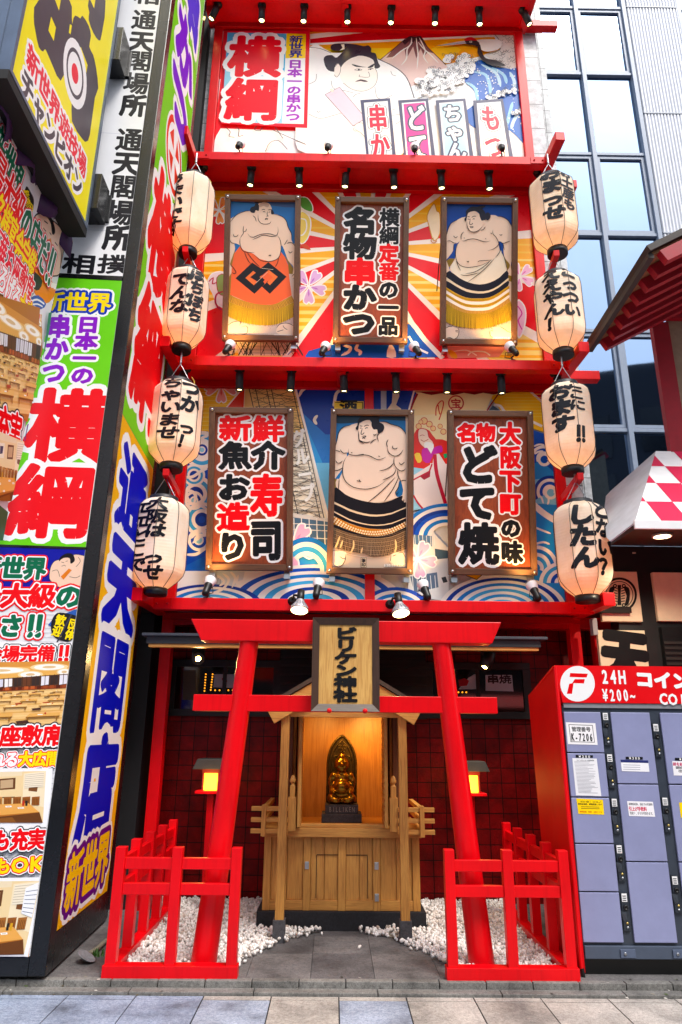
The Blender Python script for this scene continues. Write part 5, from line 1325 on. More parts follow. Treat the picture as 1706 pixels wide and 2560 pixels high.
e(0,-.005,.262,.042,.042,.03); e(0,-.018,.33,.066,.060,.070); e(0,-.002,.40,.030,.030,.032); e(0,-.052,.288,.036,.024,.024)
e(0,-.078,.325,.010,.014,.018)
for s_ in (-1, 1):
    e(s_*.03,-.056,.312,.022,.018,.018); e(s_*.026,-.062,.350,.024,.012,.007); e(s_*.063,-.005,.325,.009,.017,.034)
    e(s_*.074,0,.225,.036,.038,.04); e(s_*.097,-.012,.165,.026,.032,.064,(0,s_*.12,0)); e(s_*.088,-.055,.112,.026,.052,.024,(.3,0,0)); e(s_*.072,-.1,.096,.022,.024,.016)
    e(s_*.078,-.055,.045,.05,.07,.045,(0,0,s_*.35)); e(s_*.04,-.095,.03,.06,.036,.03,(0,0,-s_*.35))
blob(S, 'figure', BRZ, .0055, t)
q = MB()
for k in range(13):
    a_ = -1.0+2.0*k/12; q.lathe([(0,-.006),(.006,0),(0,.006)], BRZ, (fx+.079*math.sin(a_), fy-.02-.072*math.cos(a_), fz+B0+.10), 8)
q.build('bead_belt', t)

# ------------------------------------------------------------------ porch lamps
for x, lab in ((-1.12, 'left'), (1.28, 'right')):
    y = 6.9; t = thing('lamp_post', 'short red lamp post with glowing box and dark roof, %s of the shrine' % lab, 'lamp', (x, y, .05), 'lit lamp posts beside the shrine')
    part('post', [((x-.03, y-.03, .05), (x+.03, y+.03, 1.04))], REDD); part('shelf', [((x-.13, y-.12, 1.04), (x+.13, y+.12, 1.065))], REDD)
    fr_ = [((x+i*.07-.008, y+j*.07-.008, 1.066), (x+i*.07+.008, y+j*.07+.008, 1.215)) for i in (-1, 1) for j in (-1, 1)]
    [part('frame', [f_], mat('7a1208', .5)) for f_ in fr_]; part('frame', [((x-.082, y-.082, 1.2152), (x+.082, y+.082, 1.25))], mat('7a1208', .5))
    q = MB(); q.box((x-.062, y-.062, 1.068), (x+.062, y+.062, 1.213), mat('ffc850', .5, 0, emit=2.2, emit_col='ffa820')); q.build('glowing_box', t)
    q = MB(); slab(x-.16, x+.16, x-.12, x+.12, 1.251, 1.34, y-.15, y+.15, mat('3c3c3a', .6, .2)); q.build('lamp_roof', t, .004)
    la = bpy.data.lights.new('lamp_glow', 'POINT'); la.energy = 2.0; la.color = (1, .5, .12); la.shadow_soft_size = .1; lo = bpy.data.objects.new('lamp_glow', la); C.objects.link(lo); lo.parent = t; lo.location = (0, -.17, 1.1)
for x, y_, lab, sx in ((-1.29, 6.7, 'left', -1), (1.465, 6.7, 'right', 1)):
    z = 2.20; t = thing('porch_spotlight', 'black can spotlight glowing under the porch roof, %s of the shrine' % lab, 'spotlight', (x, y_, z), 'porch spotlights')
    q = MB(); q.box((x-.06, y_-.02, 2.29), (x+.06, y_+.02, 2.44), BLACK); q.build('mount', t)
    d = (Vector((.18, -.9, -.35)) if lab == 'left' else Vector((-.5, -.3, -1))).normalized(); M_ = d.to_track_quat('Z', 'Y').to_matrix(); c = Vector((x, y_, z+.06))
    q = MB(); q.lathe([(0,-.09),(.052,-.085),(.060,-.06),(.060,.09),(.052,.09)], BLACK, c, 18, M_); q.build('can', t)
    q = MB(); q.lathe([(.054,.085),(0,.094)], mat('fff0c0', .4, 0, emit=90, emit_col='ffb850'), c, 16, M_); q.build('lens', t)
    spot('porch_beam', c+d*.12, c+d*1.5, 10, 100, (1, .66, .26), t)
# ================================================================== left side: sign tower
Zm['H'] = (0, 0, 3.5636); Zm['J'] = (200, 900, 1.548)
TO = Vector((-1.815, 5.12, 0)); TU = Vector((1, .044, -.0098)).normalized(); TS = Vector((-.044, 1, 0)).normalized(); TZ = Vector((.0098, 0, 1)).normalized()
tower = thing('sign_tower', 'tall black framed sign tower with green, white and yellow printed panels', 'sign tower', TO)
def tb(u0, u1, d0, d1, z0, z1, m_, name, bev=0):    # box in the tower's own axes: u to the left is negative, d behind the front
    q = MB(); P = lambda u, d: TO+TU*u+TS*d
    c = (P(u0, d0)+P(u1, d1))/2+TZ*((z0+z1)/2)
    q.obox(c, TU*((u1-u0)/2), TS*((d1-d0)/2), TZ*((z1-z0)/2), m_); return q.build(name, tower, bev)
BF = mat('0d0e12', .25, .1, scale=4)
tb(-2.2, -.02, .02, 1.5, .12, 13, BF, 'core')
tb(-.11, 0, 0, .13, .075, 13, BF, 'corner_frame', .006)
tb(-2.2, -.112, .0, .02, .075, .185, BF, 'bottom_frame', .004)
tb(-.02, 0, .131, 1.50, .075, .30, BF, 'bottom_frame', .004)
tb(-.03, 0, 1.40, 1.52, .301, 13, BF, 'rear_frame', .004)
fpl = Plane(TO-TS*.0, TU, TZ); spl = Plane(TO, TS, TZ)
def fpanel(z0, z1, name):
    o = tb(-2.2, -.112, .004, .019, z0, z1, mat('c8c8cc', .4), name); a = Art(fpl, 's', base=-.003); a.clip = [Vector((-2.19, z0)), Vector((-.113, z0)), Vector((-.113, z1)), Vector((-2.19, z1))]; return a
# white panel
a = fpanel(5.335, 12.5, 'white_panel'); a.z = 's'
a.raw = True; a.poly([-2.2,5.3,-.1,5.3,-.1,12.5,-2.2,12.5], 'f4f5f9'); a.raw = False
for k in range(6): a.raw = True; a.line([-2.2, 5.8+k*1.1, -.1, 5.8+k*1.1], .006, 'd8dbe4', 0); a.raw = False
a.z = '1'
for ch, x, y in (('通',1010,135),('天',990,285),('閣',978,425),('場',955,580),('所',935,735),('通',905,975),('天',886,1140),('閣',866,1305),('場',840,1485),('所',822,1660)):
    p = a.uv(x, y); a.raw = True
    hh = .30+.045*0; a.text(ch, p.x, p.y+.135, p.x, p.y-.135, .235, '181820', .05); a.raw = False
p = a.uv(555, 1845); q_ = a.uv(800, 1848); a.raw = True
for ch, pp in (('相', p), ('撲', q_)): a.text(ch, pp.x-.14, pp.y, pp.x+.14, pp.y, .20, '181820', .05, vert=False)
for ch, x in (('相', q_.x-.05), ('撲', q_.x+.36)): a.text(ch, x-.13, 8.68, x+.13, 8.68, .20, '181820', .05, vert=False)
a.raw = False; a.build('lettering', tower)
tb(-2.2, -.112, 0, .018, 5.29, 5.332, BF, 'divider')
# green panel
a = fpanel(2.90, 5.288, 'green_panel'); a.raw = True
a.poly([-2.2,2.9,-.1,2.9,-.1,5.3,-2.2,5.3], '6cd414'); a.raw = False; a.z = '8'
a.row('新世界', 320, 345, 860, 360, 150, 'y', .04, [('f8f8fa', .22), ('0a3ab4', .12)])
a.col('日本一の', 690, 465, 630, 990, 175, '8a14c8', .06, [('f8f8fa', .13)])
a.col('串かつ', 470, 455, 405, 990, 175, '8a14c8', .06, [('f8f8fa', .13)])
a.row('横', 215, 1300, 850, 1315, 560, 'ee0a1c', .065, [('f8f8fa', .07)], fit=1.0)
a.row('綱', 70, 1880, 720, 1900, 560, 'ee0a1c', .065, [('f8f8fa', .07)], fit=1.0)
a.build('lettering', tower)
# photo panel
a = fpanel(.19, 2.88, 'menu_panel'); a.raw = True
a.poly([-2.2,.19,-.1,.19,-.1,2.9,-2.2,2.9], 'e9eaee'); a.poly([-2.2,2.50,-.1,2.50,-.1,2.9,-2.2,2.9], '0a14a0')
for k in range(70):
    y = .2+k*.033; a.line([-.36, y, -.1, y], .004, 'c9ccd4', 0)
a.raw = False; a.z = 'a'
# wrestler holding a skewer
a.outline([455,310,465,220,500,160,560,140,600,120,660,110,700,95,780,110,830,140,870,190,870,350,850,400,560,400,480,350], 'f2cdb4', 5, '2a2026', 3)
a.poly([545,160,550,130,575,105,620,85,670,95,690,140,680,165,650,180,640,130,580,130], '17131a', 3); a.poly([555,150,600,130,640,140,645,190,630,220,580,230,555,200], 'f2cdb4', 3)
for L in ([565,165,590,172],[605,160,625,155],[568,205,595,195,605,205],[480,250,530,240,550,300],[700,210,740,160,720,120],[760,330,800,250,790,200],[850,190,830,260],[640,300,700,310,740,290]): a.line(L, 4, '2a2026', 3)
a.poly([560,300,635,225,662,240,585,328], 'e07a12'); a.poly([770,230,800,270,815,330,790,350], 'f6f2f0', 2)
a.poly([690,600,740,560,810,560,810,640,700,640], 'f2cdb4', 2); a.poly([480,700,700,600,760,640,470,760], '2a5ab0', 2)
R_ = [('f8f8fa', .07)]
a.row('新世界', -190, 215, 425, 225, 200, 'g', .06, [('ee0a1c', .13), ('f8f8fa', .06)])
a.row('最大級の', -230, 470, 760, 480, 220, 'g', .06, [('ee0a1c', .13), ('f8f8fa', .06)], cols='rrrg')
a.row('大きさ‼', -440, 745, 425, 755, 210, 'g', .06, [('ee0a1c', .13), ('f8f8fa', .06)])
a.outline([475,800,480,700,530,635,620,640,720,670,745,720,720,800,650,890,580,890,510,860], '1c1c22', 3, '101010', 3)
a.col('歓迎', 575, 650, 515, 850, 95, 'y', .05); a.col('団体', 690, 690, 630, 880, 85, 'y', .05); a.line([660,645,520,915], 14, '3a3c50', 0)
a.poly([-300,905,690,905,600,1720,-300,1720], 'f6f6fa')
a.row('宴会場完備‼', -300, 1010, 665, 1005, 150, 'r', .055, [('20242c', .13), ('f8f8fa', .07)])
def room(L, seed):      # printed photograph of a dining hall with rows of low tables
    rn = random.Random(seed); (x0, y0, x1, y1, x2, y2, x3, y3) = L
    cl = lambda x: min(1, max(0, x))
    def q(u, v):
        u, v = cl(u), cl(v)
        xa, ya = x0+(x1-x0)*u, y0+(y1-y0)*u; xb, yb = x3+(x2-x3)*u, y3+(y2-y3)*u; return [xa+(xb-xa)*v, ya+(yb-ya)*v]
    def pl_(c, *uv): a.poly([k for i in range(0, len(uv), 2) for k in q(uv[i], uv[i+1])], c)
    pl_('f0c47e', 0,0,1,0,1,1,0,1); pl_('d89440', 0,0,1,0,1,.20,0,.28); pl_('eab058', 0,.10,1,.06,1,.20,0,.28)
    for k in range(9): pl_('e0ac5c' if k % 2 else 'f6d08c', 0,.5+k*.055,1,.46+k*.06,1,.48+k*.06,0,.52+k*.055)
    for (u, v, w_) in ((.32,.13,.24),(.8,.09,.15),(.05,.07,.14),(.62,.2,.10),(.95,.17,.06)):
        for sc_, c in ((1.25, 'f6d8a0'), (1, 'fffaf0'), (.45, 'e0c090')):
            P = []
            for k in range(14): t_ = k*math.pi/7; P += q(u+w_*sc_*math.cos(t_), v+.045*sc_*math.sin(t_))
            a.poly(P, c)
    pl_('5a3a26', 0,.28,1,.20,1,.38,0,.43)
    for k in range(11): pl_(rn.choice(('e8e6f0','d8d8e8','f4f0f0','6a3c24','3a2c28')), .01+k*.09,.29-.007*k,.085+k*.09,.285-.007*k,.085+k*.09,.385-.003*k,.01+k*.09,.40-.003*k)
    for k in range(22): pl_('4a2c1c', .045*k,.28-.004*k,.045*k+.006,.28-.004*k,.045*k+.006,.41-.002*k,.045*k,.41-.002*k)
    pl_('8c3a18', 0,.41,1,.375,1,.425,0,.46)
    for k in range(16): pl_(rn.choice(('a04820','c05a28','5a2414')), k*.063,.40-.002*k,k*.063+.04,.40-.002*k,k*.063+.04,.445-.002*k,k*.063,.45-.002*k)
    rows = [(.45,.09,.014,6),(.50,.12,.018,5),(.57,.17,.024,4),(.66,.24,.034,3),(.79,.34,.05,2)]
    for v, w_, h_, n_ in rows:
        for k in range(n_):
            u = (k+rn.uniform(.0,.25))/n_; vv = v+rn.uniform(-.01,.015); c = rn.choice(('f0c070','e8b05c','f6cc84'))
            pl_('8a5a20', u,vv+h_,u+w_,vv+h_*.9,u+w_,vv+h_*1.35,u,vv+h_*1.4)
            for du in (.01, w_*.9): pl_('9c6828', u+du,vv+h_,u+du+.014,vv+h_,u+du+.014,vv+h_*2.5,u+du,vv+h_*2.5)
            pl_(c, u+w_*.12,vv,u+w_*1.02,vv-.004,u+w_,vv+h_*.95,u,vv+h_)
            if rn.random() < .8: pl_('fbf6ee', u+w_*.35,vv+h_*.3,u+w_*.5,vv+h_*.28,u+w_*.5,vv+h_*.55,u+w_*.35,vv+h_*.55); pl_('b82818', u+w_*.55,vv-h_*.2,u+w_*.6,vv-h_*.2,u+w_*.6,vv+h_*.4,u+w_*.55,vv+h_*.4)
            if rn.random() < .75:
                c2 = rn.choice(('b0401c','4a2c24','8a3020','3a3430')); pl_(c2, u-w_*.3,vv+h_*2.2,u+w_*.05,vv+h_*2.0,u+w_*.12,vv+h_*2.9,u-w_*.25,vv+h_*3.1)
room([-300,1090,648,1075,600,1660,-300,1700], 3)
a.row('お座敷席', -190, 1770, 590, 1755, 190, 'r', .06, [('20242c', .13), ('f8f8fa', .07)])
a.row('あふれる大広間', -330, 1985, 555, 1970, 140, 'r', .055, [('20242c', .19), ('f8f8fa', .14), ('ee0a1c', .07)], cols='wwwwyyy')
a.poly([-300,2060,490,2060,440,2760,-300,2760], 'f6f6fa')
def room2(L, seed):
    rn = random.Random(seed); (x0, y0, x1, y1, x2, y2, x3, y3) = L
    def q(u, v):
        xa, ya = x0+(x1-x0)*u, y0+(y1-y0)*u; xb, yb = x3+(x2-x3)*u, y3+(y2-y3)*u; return [xa+(xb-xa)*v, ya+(yb-ya)*v]
    def pl_(c, *uv): a.poly([k for i in range(0, len(uv), 2) for k in q(uv[i], uv[i+1])], c)
    pl_('f0d4a0', 0,0,1,0,1,1,0,1); pl_('f6e4c0', .72,.04,1,0,1,.7,.72,.6); pl_('f0dcb8', 0,0,.7,0,.7,.08,0,.12)
    pl_('6a4020', .4,.14,.62,.12,.62,.34,.4,.36); pl_('c8a880', .43,.17,.59,.15,.59,.31,.43,.33); pl_('f2e6d0', .08,.16,.28,.14,.28,.36,.08,.38); pl_('2a3a5a', .12,.2,.24,.19,.22,.3,.12,.32); pl_('7a4a26', .8,.12,.92,.1,.9,.4,.79,.38)
    pl_('3a2c22', .3,.5,.62,.49,.62,.51,.3,.52)
    for k in range(8):
        c = rn.choice(('a8682c','c88844','9a5820')); u = k*.12
        pl_(c, u,.50,u+.1,.49,u+.1,.53,u,.54); pl_('6a3c14', u,.53,u+.1,.53,u+.1,.66,u,.66)
        for j in range(5): pl_(c, u+.004+j*.02,.53,u+.016+j*.02,.53,u+.016+j*.02,.66,u+.004+j*.02,.66)
    pl_('f4e8d0', .74,.05,.98,.02,.98,.3,.74,.32)
    for k in range(7): pl_('b8a488', .74,.07+k*.036,.98,.04+k*.038,.98,.047+k*.038,.74,.077+k*.036)
    pl_('eaa850', 0,.66,.8,.62,.95,.8,0,.95); pl_('e8a858', 0,.68,.7,.65,.8,.72,0,.78); pl_('b87028', 0,.90,.95,.79,.95,.81,0,.95)
    for u, v in ((.12,.74),(.5,.67),(.66,.70),(.3,.84)): pl_('fbf8f0', u,v,u+.08,v-.006,u+.09,v+.022,u+.01,v+.028); pl_('c8b8a0', u+.02,v+.008,u+.065,v+.004,u+.065,v+.014,u+.02,v+.018)
    for u in (.72, .76, .22): pl_(rn.choice(('c03018','2a2420','d8a020')), u,.57,u+.03,.57,u+.03,.67,u,.67)
    pl_('6a3c18', 0,.95,.95,.8,1,1,0,1); pl_('8a5420', .1,.97,.6,.89,.66,1,.1,1)
room2([-300,2100,430,2085,400,2560,-300,2560], 5)
a.z = 'b'
a.row('お座敷席も充実', -430, 330, 260, 305, 120, 'r', .06, [('20242c', .13), ('f8f8fa', .07)])
a.row('何名様でもOK', -420, 490, 260, 440, 90, 'y', .05, [('20242c', .19), ('f8f8fa', .14), ('ee0a1c', .07)])
a.poly([-300,530,250,520,160,985,-300,985], 'f6f6fa')
room2([-300,545,235,540,140,950,-300,960], 9); a.poly([150,580,228,545,185,745,125,720], 'f4f4f8'); 
for k in range(6): a.line([152-k*4,600+k*22,218-k*6,590+k*26], 3, '40506a', 0)
a.poly([180,870,215,870,205,985,160,985], 'f0a020'); a.poly([-300,960,140,962,205,968,205,990,-300,990], '1a1440')
a.build('lettering', tower)
tb(-2.2, -.112, 0, .018, 2.882, 2.898, BF, 'divider')
# side panels
def spanel(z0, z1, name):
    tb(-.02, -.004, .132, 1.395, z0, z1, mat('c8c8cc', .4), name); a = Art(spl, 's', base=-.002); a.clip = [Vector((.133, z0)), Vector((1.394, z0)), Vector((1.394, z1)), Vector((.133, z1))]; a.raw = True; a.rough = .5; a.spec = .04; return a
OW = [('f8f8fa', .10)]
a = spanel(.302, 4.08, 'yellow_panel'); a.poly([.1,.3,1.5,.3,1.5,4.1,.1,4.1], 'f8b80c')
for ch, z in (('通', 3.56), ('天', 2.76), ('閣', 1.95), ('店', 1.14)): a.text(ch, .76, z+.39, .76, z-.39, .98, '0010c0', .075 if ch != '閣' else .055, OW)
a.text('新世界', .22, .56, 1.30, .60, .38, 'fcc80c', .05, [('f8f8fa', .22), ('6a0a84', .13)], vert=False)
a.build('lettering', tower)
a = spanel(4.085, 9.30, 'green_side_panel'); a.poly([.1,4,1.5,4,1.5,9.4,.1,9.4], '7cd41c')
a.text('横', .76, 6.92, .76, 5.62, 1.08, 'ee0a14', .075, [('f8f8fa', .075)]); a.text('綱', .76, 5.60, .76, 4.30, 1.08, 'ee0a14', .075, [('f8f8fa', .075)])
a.ring(.80, 7.45, 0, .44, 'f8f8fa'); a.ring(.80, 7.45, .33, .40, 'e8381c')
for k in range(4):
    t_ = k*math.pi/2+.5; a.poly([.80+.28*math.cos(t_), 7.45+.28*math.sin(t_), .80+.28*math.cos(t_+.9), 7.45+.28*math.sin(t_+.9), .80+.06*math.cos(t_+.4), 7.45+.06*math.sin(t_+.4)], 'e8381c')
a.text('つ', .80, 8.48, .80, 7.80, .95, '7a1ad0', .10, OW); a.text('か', .76, 9.26, .76, 8.46, .95, '7a1ad0', .075, OW)
a.build('lettering', tower)
a = spanel(9.32, 12.5, 'upper_side_panel'); a.poly([.1,9.3,1.5,9.3,1.5,12.5,.1,12.5], '8cd85c'); a.text('串', .78, 10.25, .78, 9.36, .95, '5a40d8', .075, OW); a.text('の', .78, 11.1, .78, 10.3, .95, '5a40d8', .075, OW)
a.build('lettering', tower)
# sash of the tower's side edge that leans toward the viewer: junk at its foot
t = thing('broken_dish', 'chipped white dish lying at the foot of the sign tower', 'dish', UZ(212, 2398, .06))
q = MB(); c = UZ(212, 2398, .075); M_ = Matrix.Rotation(RAD(28), 3, 'Y')
q.lathe([(0,.0),(.03,.0),(.065,.02),(.07,.024),(.064,.025),(.03,.006),(0,.008)], mat('8a8c92', .6, .3, scale=20), c, 20, M_); q.build('bowl', t)
t = thing('cable_pipe', 'dull plastic pipe lying on the ground beside the tower', 'pipe', UZ(240, 2370, .06)); q = MB(); q.tube([UZ(222,2385,.075), UZ(243,2372,.08), UZ(265,2352,.075)], .016, mat('8a8a78', .6), 8); q.build('tube', t)
# weeds
t = thing('weed', 'tiny green weed growing beside the left fence and tower', 'plant', UZ(238, 2392, .05)); q = MB(); c = UZ(238, 2392, .052)
for k in range(26):
    a_ = random.uniform(0, 6.28); r = random.uniform(.01, .06); p = c+Vector((r*math.cos(a_)*1.3, r*math.sin(a_), 0)); d = Vector((random.uniform(-.02,.02), random.uniform(-.02,.02), random.uniform(.015,.04)))
    w_ = Vector((.006, .002, 0)); q.add([p-w_, p+w_, p+d+w_*.8, p+d*1.3], [(0,1,2,3)], mat('3c6a1c', .6, .2))
q.build('leaves', t)

# ------------------------------------------------------------------ yellow box sign and the banner under it
BX = -2.15
t = thing('box_sign', 'large yellow lightbox sign with a target and dark brush lettering, projecting high at the left', 'sign', (BX-.25, 4.1, 5.6))
q = MB(); GM = mat('5c6c84', .35, .15, metal=.4, scale=3); KM = mat('141416', .7, .3, scale=10)
y0, y1, z0, z1 = 3.41, 4.86, 5.60, 11.5
q.box((BX-.55, y0, z0+.02), (BX-.012, y1, z1), GM); q.build('casing', t)
q = MB(); q.box((BX-.6, y0-.02, z0-.06), (BX+.012, y1+.02, z0+.018), KM); q.build('underside', t)
for a_, b_ in (((BX-.012, y0-.015, z0+.02), (BX+.015, y0+.02, z1)), ((BX-.012, y1-.02, z0+.02), (BX+.015, y1+.015, z1)), ((BX-.012, y0+.021, z0+.02), (BX+.015, y1-.021, z0+.05))):
    q = MB(); q.box(a_, b_, GM); q.build('edge_frame', t)
for k in range(5):
    q = MB(); q.box((BX-.1-.1*k-.02, y0-.014, z0+.02), (BX-.1-.1*k+.02, y0-.002, z1), GM); q.build('casing_rib', t)
pl = Plane((BX, 0, 0), (0,1,0), (0,0,1)); a = Art(pl, 'H', base=.002); a.clip = [Vector((y0+.02, z0+.05)), Vector((y1-.02, z0+.05)), Vector((y1-.02, z1)), Vector((y0+.02, z1))]
a.raw = True; a.poly([y0, z0, y1, z0, y1, z1, y0, z1], 'fff000'); a.raw = False
D_ = '453c48'
a.poly([345,0,300,145,315,280,345,420,385,460,405,440,470,590,540,720,600,560,640,330,640,160,610,-20], D_, 2)
a.poly([430,270,455,148,498,245,478,365], 'fff000'); a.poly([490,0,545,-20,525,95], 'fff000'); a.poly([612,290,622,215,640,225,636,315], 'fff000')
a.poly([640,230,668,138,715,165,735,140,790,230,810,320,795,415,830,490,855,600,875,785,845,870,800,1200,770,1260,735,1240,640,1080,640,860,600,560], D_, 2)
a.poly([705,425,720,420,780,580,768,650], 'fff000'); a.poly([790,0,795,110,790,180,830,290,880,360,905,310,940,0], D_, 2); a.poly([800,-10,850,-10,838,75], 'fff000')
def orng(r, c): 
    P = []
    for k in range(28): 
        t_ = 2*math.pi*k/28; X, Y = math.cos(t_), math.sin(t_); P += [667+ (103*X*r+18*Y*r), 655+(40*X*r+318*Y*r)]
    a.poly(P, c)
orng(1.0, 'fbfbfc'); orng(.73, D_); orng(.61, 'fbfbfc'); orng(.29, 'f00a34')
p0, p1 = a.uv(262, 490), a.uv(745, 1440); a.raw = True
a.raw = False; a.z = '1'
a.row('新世界遊技場', 190, 365, 600, 1190, -.215, 'f00a34', .05, [('fbfbfc', .14)])
a.row('チャンピオン', 150, 535, 570, 1330, -.24, D_, .05, [('fbfbfc', .14)])
a.build('lettering', t)
for i, (px, py0, py1) in enumerate(((292, 92, 172), (238, 455, 540))):
    p = UY(px, (py0+py1)/2, 4.98); q = MB(); h_ = .5*(UY(px, py0, 4.98).z-UY(px, py1, 4.98).z)
    q.box((p.x-.085, 4.88, p.z-h_), (p.x+.075, 5.09, p.z+h_), BF); q.box((p.x-.12, 5.09, p.z-h_*.8), (p.x+.1, 5.13, p.z+h_*.8), BF); q.tube([(p.x-.03,4.874,p.z-h_*.6),(p.x-.03,4.85,p.z-h_*.5),(p.x-.03,4.85,p.z+h_*.5),(p.x-.03,4.874,p.z+h_*.6)], .008, DGREY, 6)
    q.build('wall_bracket', t, .004)
# banner
P0 = UY(155, 640, 4.9); P1 = UY(32, 1205, 4.9)
t = thing('banner', 'glossy banner with dining hall photos and big red letters under purple bunting', 'banner', (P1.x, 4.2, 3))
bu = Vector((0,1,0)); bv = (P0-P1).normalized(); bpl = Plane(P1, bu, bv); a = Art(bpl, 'E', base=.002); a.rough = .3
top = bpl.hit(160, 600).y
K = [Vector((-2.6,-2.4)), Vector((-.02,-2.4)), Vector((.02, 2.26)), Vector((-2.6, 2.26))]
a.clip = K
q = MB(); P = lambda u, v, n_=0: bpl.P(u, v, n_)
q.prism([P(-2.6,-2.4,-.02), P(0,-2.4,-.02), P(0,2.28,-.02), P(-2.6,2.28,-.02)], bpl.n*.02, mat('e6e4e6', .4)); q.build('sheet', t)
a.raw = True; a.poly([-2.6,-2.5,.1,-2.5,.1,2.3,-2.6,2.3], 'e8e6ea'); a.raw = False
a.poly([-20,50,120,170,230,330,300,430,370,560,420,720,500,850,620,960,740,1130,735,1250,690,1500,640,1700,400,1620,100,1300,-50,1000], 'e2e2e8', 2)
# wrestler with skewer
a.outline([385,960,410,890,470,875,520,900,600,960,660,1010,700,1080,735,1200,700,1400,680,1560,560,1560,480,1300,440,1140], 'f0cdb8', 7, '2a2026', 3)
a.poly([495,900,530,880,590,940,620,1040,620,1100,590,1110,575,1000,540,930], '17131a', 3)
for L in ([500,960,540,990],[490,1040,520,1080],[560,1090,580,1120],[620,1200,650,1240],[540,1280,600,1380],[700,1320,680,1500]): a.line(L, 6, '2a2026', 3)
a.poly([460,1200,575,1155,585,1235,480,1280], 'e88a10')
a.outline([262,740,295,575,345,640,380,720,370,830,330,915,290,860], '201e24', 4, '101010', 3); a.row('歓迎', 285, 610, 300, 760, -.13, 'y', .04); a.row('団体', 340, 740, 320, 890, -.12, 'y', .04)
a.poly([380,1480,480,1560,640,1700,600,1830,500,1900,380,1760], 'f08a10', 2); 
for i in range(5): a.poly([530+i*28,1640+i*10,560+i*28,1640+i*10,550+i*28,1690+i*14,520+i*28,1690+i*14], 'fbf6f2')
a.poly([340,1840,430,1800,520,1900,460,1960,360,1930], '1c5cb4', 2); a.line([350,1870,420,1850,500,1900], 10, 'f4f6fa', 3); a.line([350,1910,420,1900,480,1930], 8, 'f4f6fa', 3)
a.poly([370,1540,420,1560,480,1640,440,1740,380,1720], '24222c', 2)
GO = [('f8f8fa', .10)]
def brow(txt, x0, y0, x1, y1, w, c, outs, cols=None): a.row(txt, x0, y0, x1, y1, -w, c, .06, outs, cols=cols)
WR = [('ee0a2c', .12), ('f8f8fa', .06)]
a.poly([-50,1850,60,1700,250,2020,440,1950,470,2100,480,2500,-50,2500], 'b87430')
room([-20,1800,470,2020,440,2700,-60,2500], 11)
brow('新世界', -75, 40, 215, 600, .34, 'g', WR)
brow('最大級の店だ‼', -90, 330, 600, 1545, .34, 'g', WR, cols='rrrgggg')
brow('百名様宴会完備', -160, 640, 370, 1530, .30, 'y', [('ee0a2c', .13)])
brow('豪華お座敷席', -120, 1130, 350, 1810, .30, 'ee1a3c', [('20242c', .12), ('f8f8fa', .065)])
brow('くつろげる大広間', -190, 1330, 410, 2150, .22, 'w', [('f8f8fa', .15), ('ee0a2c', .08)], cols='wwwwwyyy')
a.z = '8'
a.poly([-40,300,300,400,285,620,215,1290,-40,1150], 'b8742c'); room([-40,330,318,560,262,1230,-60,1190], 4)
a.row('席も充実', -260, 1200, 145, 1380, -.30, 'r', .06, [('20242c', .13), ('f8f8fa', .07)])
a.row('何でもOK', -300, 1400, 15, 1500, -.22, 'y', .05, [('ee0a2c', .17)])
room2([-40,1350,175,1440,120,1900,-60,1890], 6)
a.poly([355,440,380,430,330,800,310,800], '1a7a5a'); a.poly([190,1300,212,1295,185,1420,165,1430], '5a2a8a')
a.poly([-60,1900,40,1980,0,2200,-60,2200], '1a5a3a')
a.build('print', t)
# bunting
t = thing('purple_bunting', 'strip of dark purple cloth tied along the top of the banner', 'bunting', P(-1.2, 2.3, 0))
q = MB(); N = 48; V = []
for i in range(N+1):
    u = -2.6+2.62*i/N; s_ = .5+.5*math.cos(i/N*math.pi*10)
    V += [P(u, 2.46, -.03), P(u, 2.28-.10*s_, .03+.04*math.sin(i*.8)), P(u, 2.18-.16*s_, .015+.05*math.sin(i*.8+.6))]
q.add(V, [(3*i+k, 3*i+3+k, 3*i+4+k, 3*i+1+k) for i in range(N) for k in (0, 1)], mat('3a1450', .6, .25, .3, scale=6), True)
o = q.build('cloth', t); s_ = o.modifiers.new('thick', 'SOLIDIFY'); s_.thickness = .004
# ================================================================== coin lockers
LY = 5.30; LX0 = 1.69
BLU = mat('9095bd', .34, .08, .02, scale=2.5, spec=.45); BLG = mat('39414e', .4, .1)
t = thing('coin_locker', 'bank of lavender blue coin lockers with red banner top and red cloth side', 'coin locker', (2.9, LY, .05))
q = MB(); q.box((LX0, LY, .15), (4.4, LY+.62, 1.78), BLG); q.build('cabinet', t)
q = MB(); q.box((LX0, LY+.03, .05), (4.4, LY+.6, .149), BLACK); q.build('plinth', t)
q = MB(); q.box((LX0+.005, LY-.025, .155), (4.4, LY-.001, .232), mat('4a5568', .35, .1)); q.build('kick_rail', t, .004)
cw = .365
cols_ = [(LX0, [(1.735,1.455),(1.447,1.157),(1.149,.857),(.849,.557),(.549,.25)]), (LX0+.345, [(1.735,1.247),(1.239,.745),(.737,.25)]), (LX0+.71, [(1.735,1.247),(1.239,.745),(.737,.25)]), (LX0+1.08, [(1.735,1.247),(1.239,.745),(.737,.25)])]
dmat = {1: DGREY}
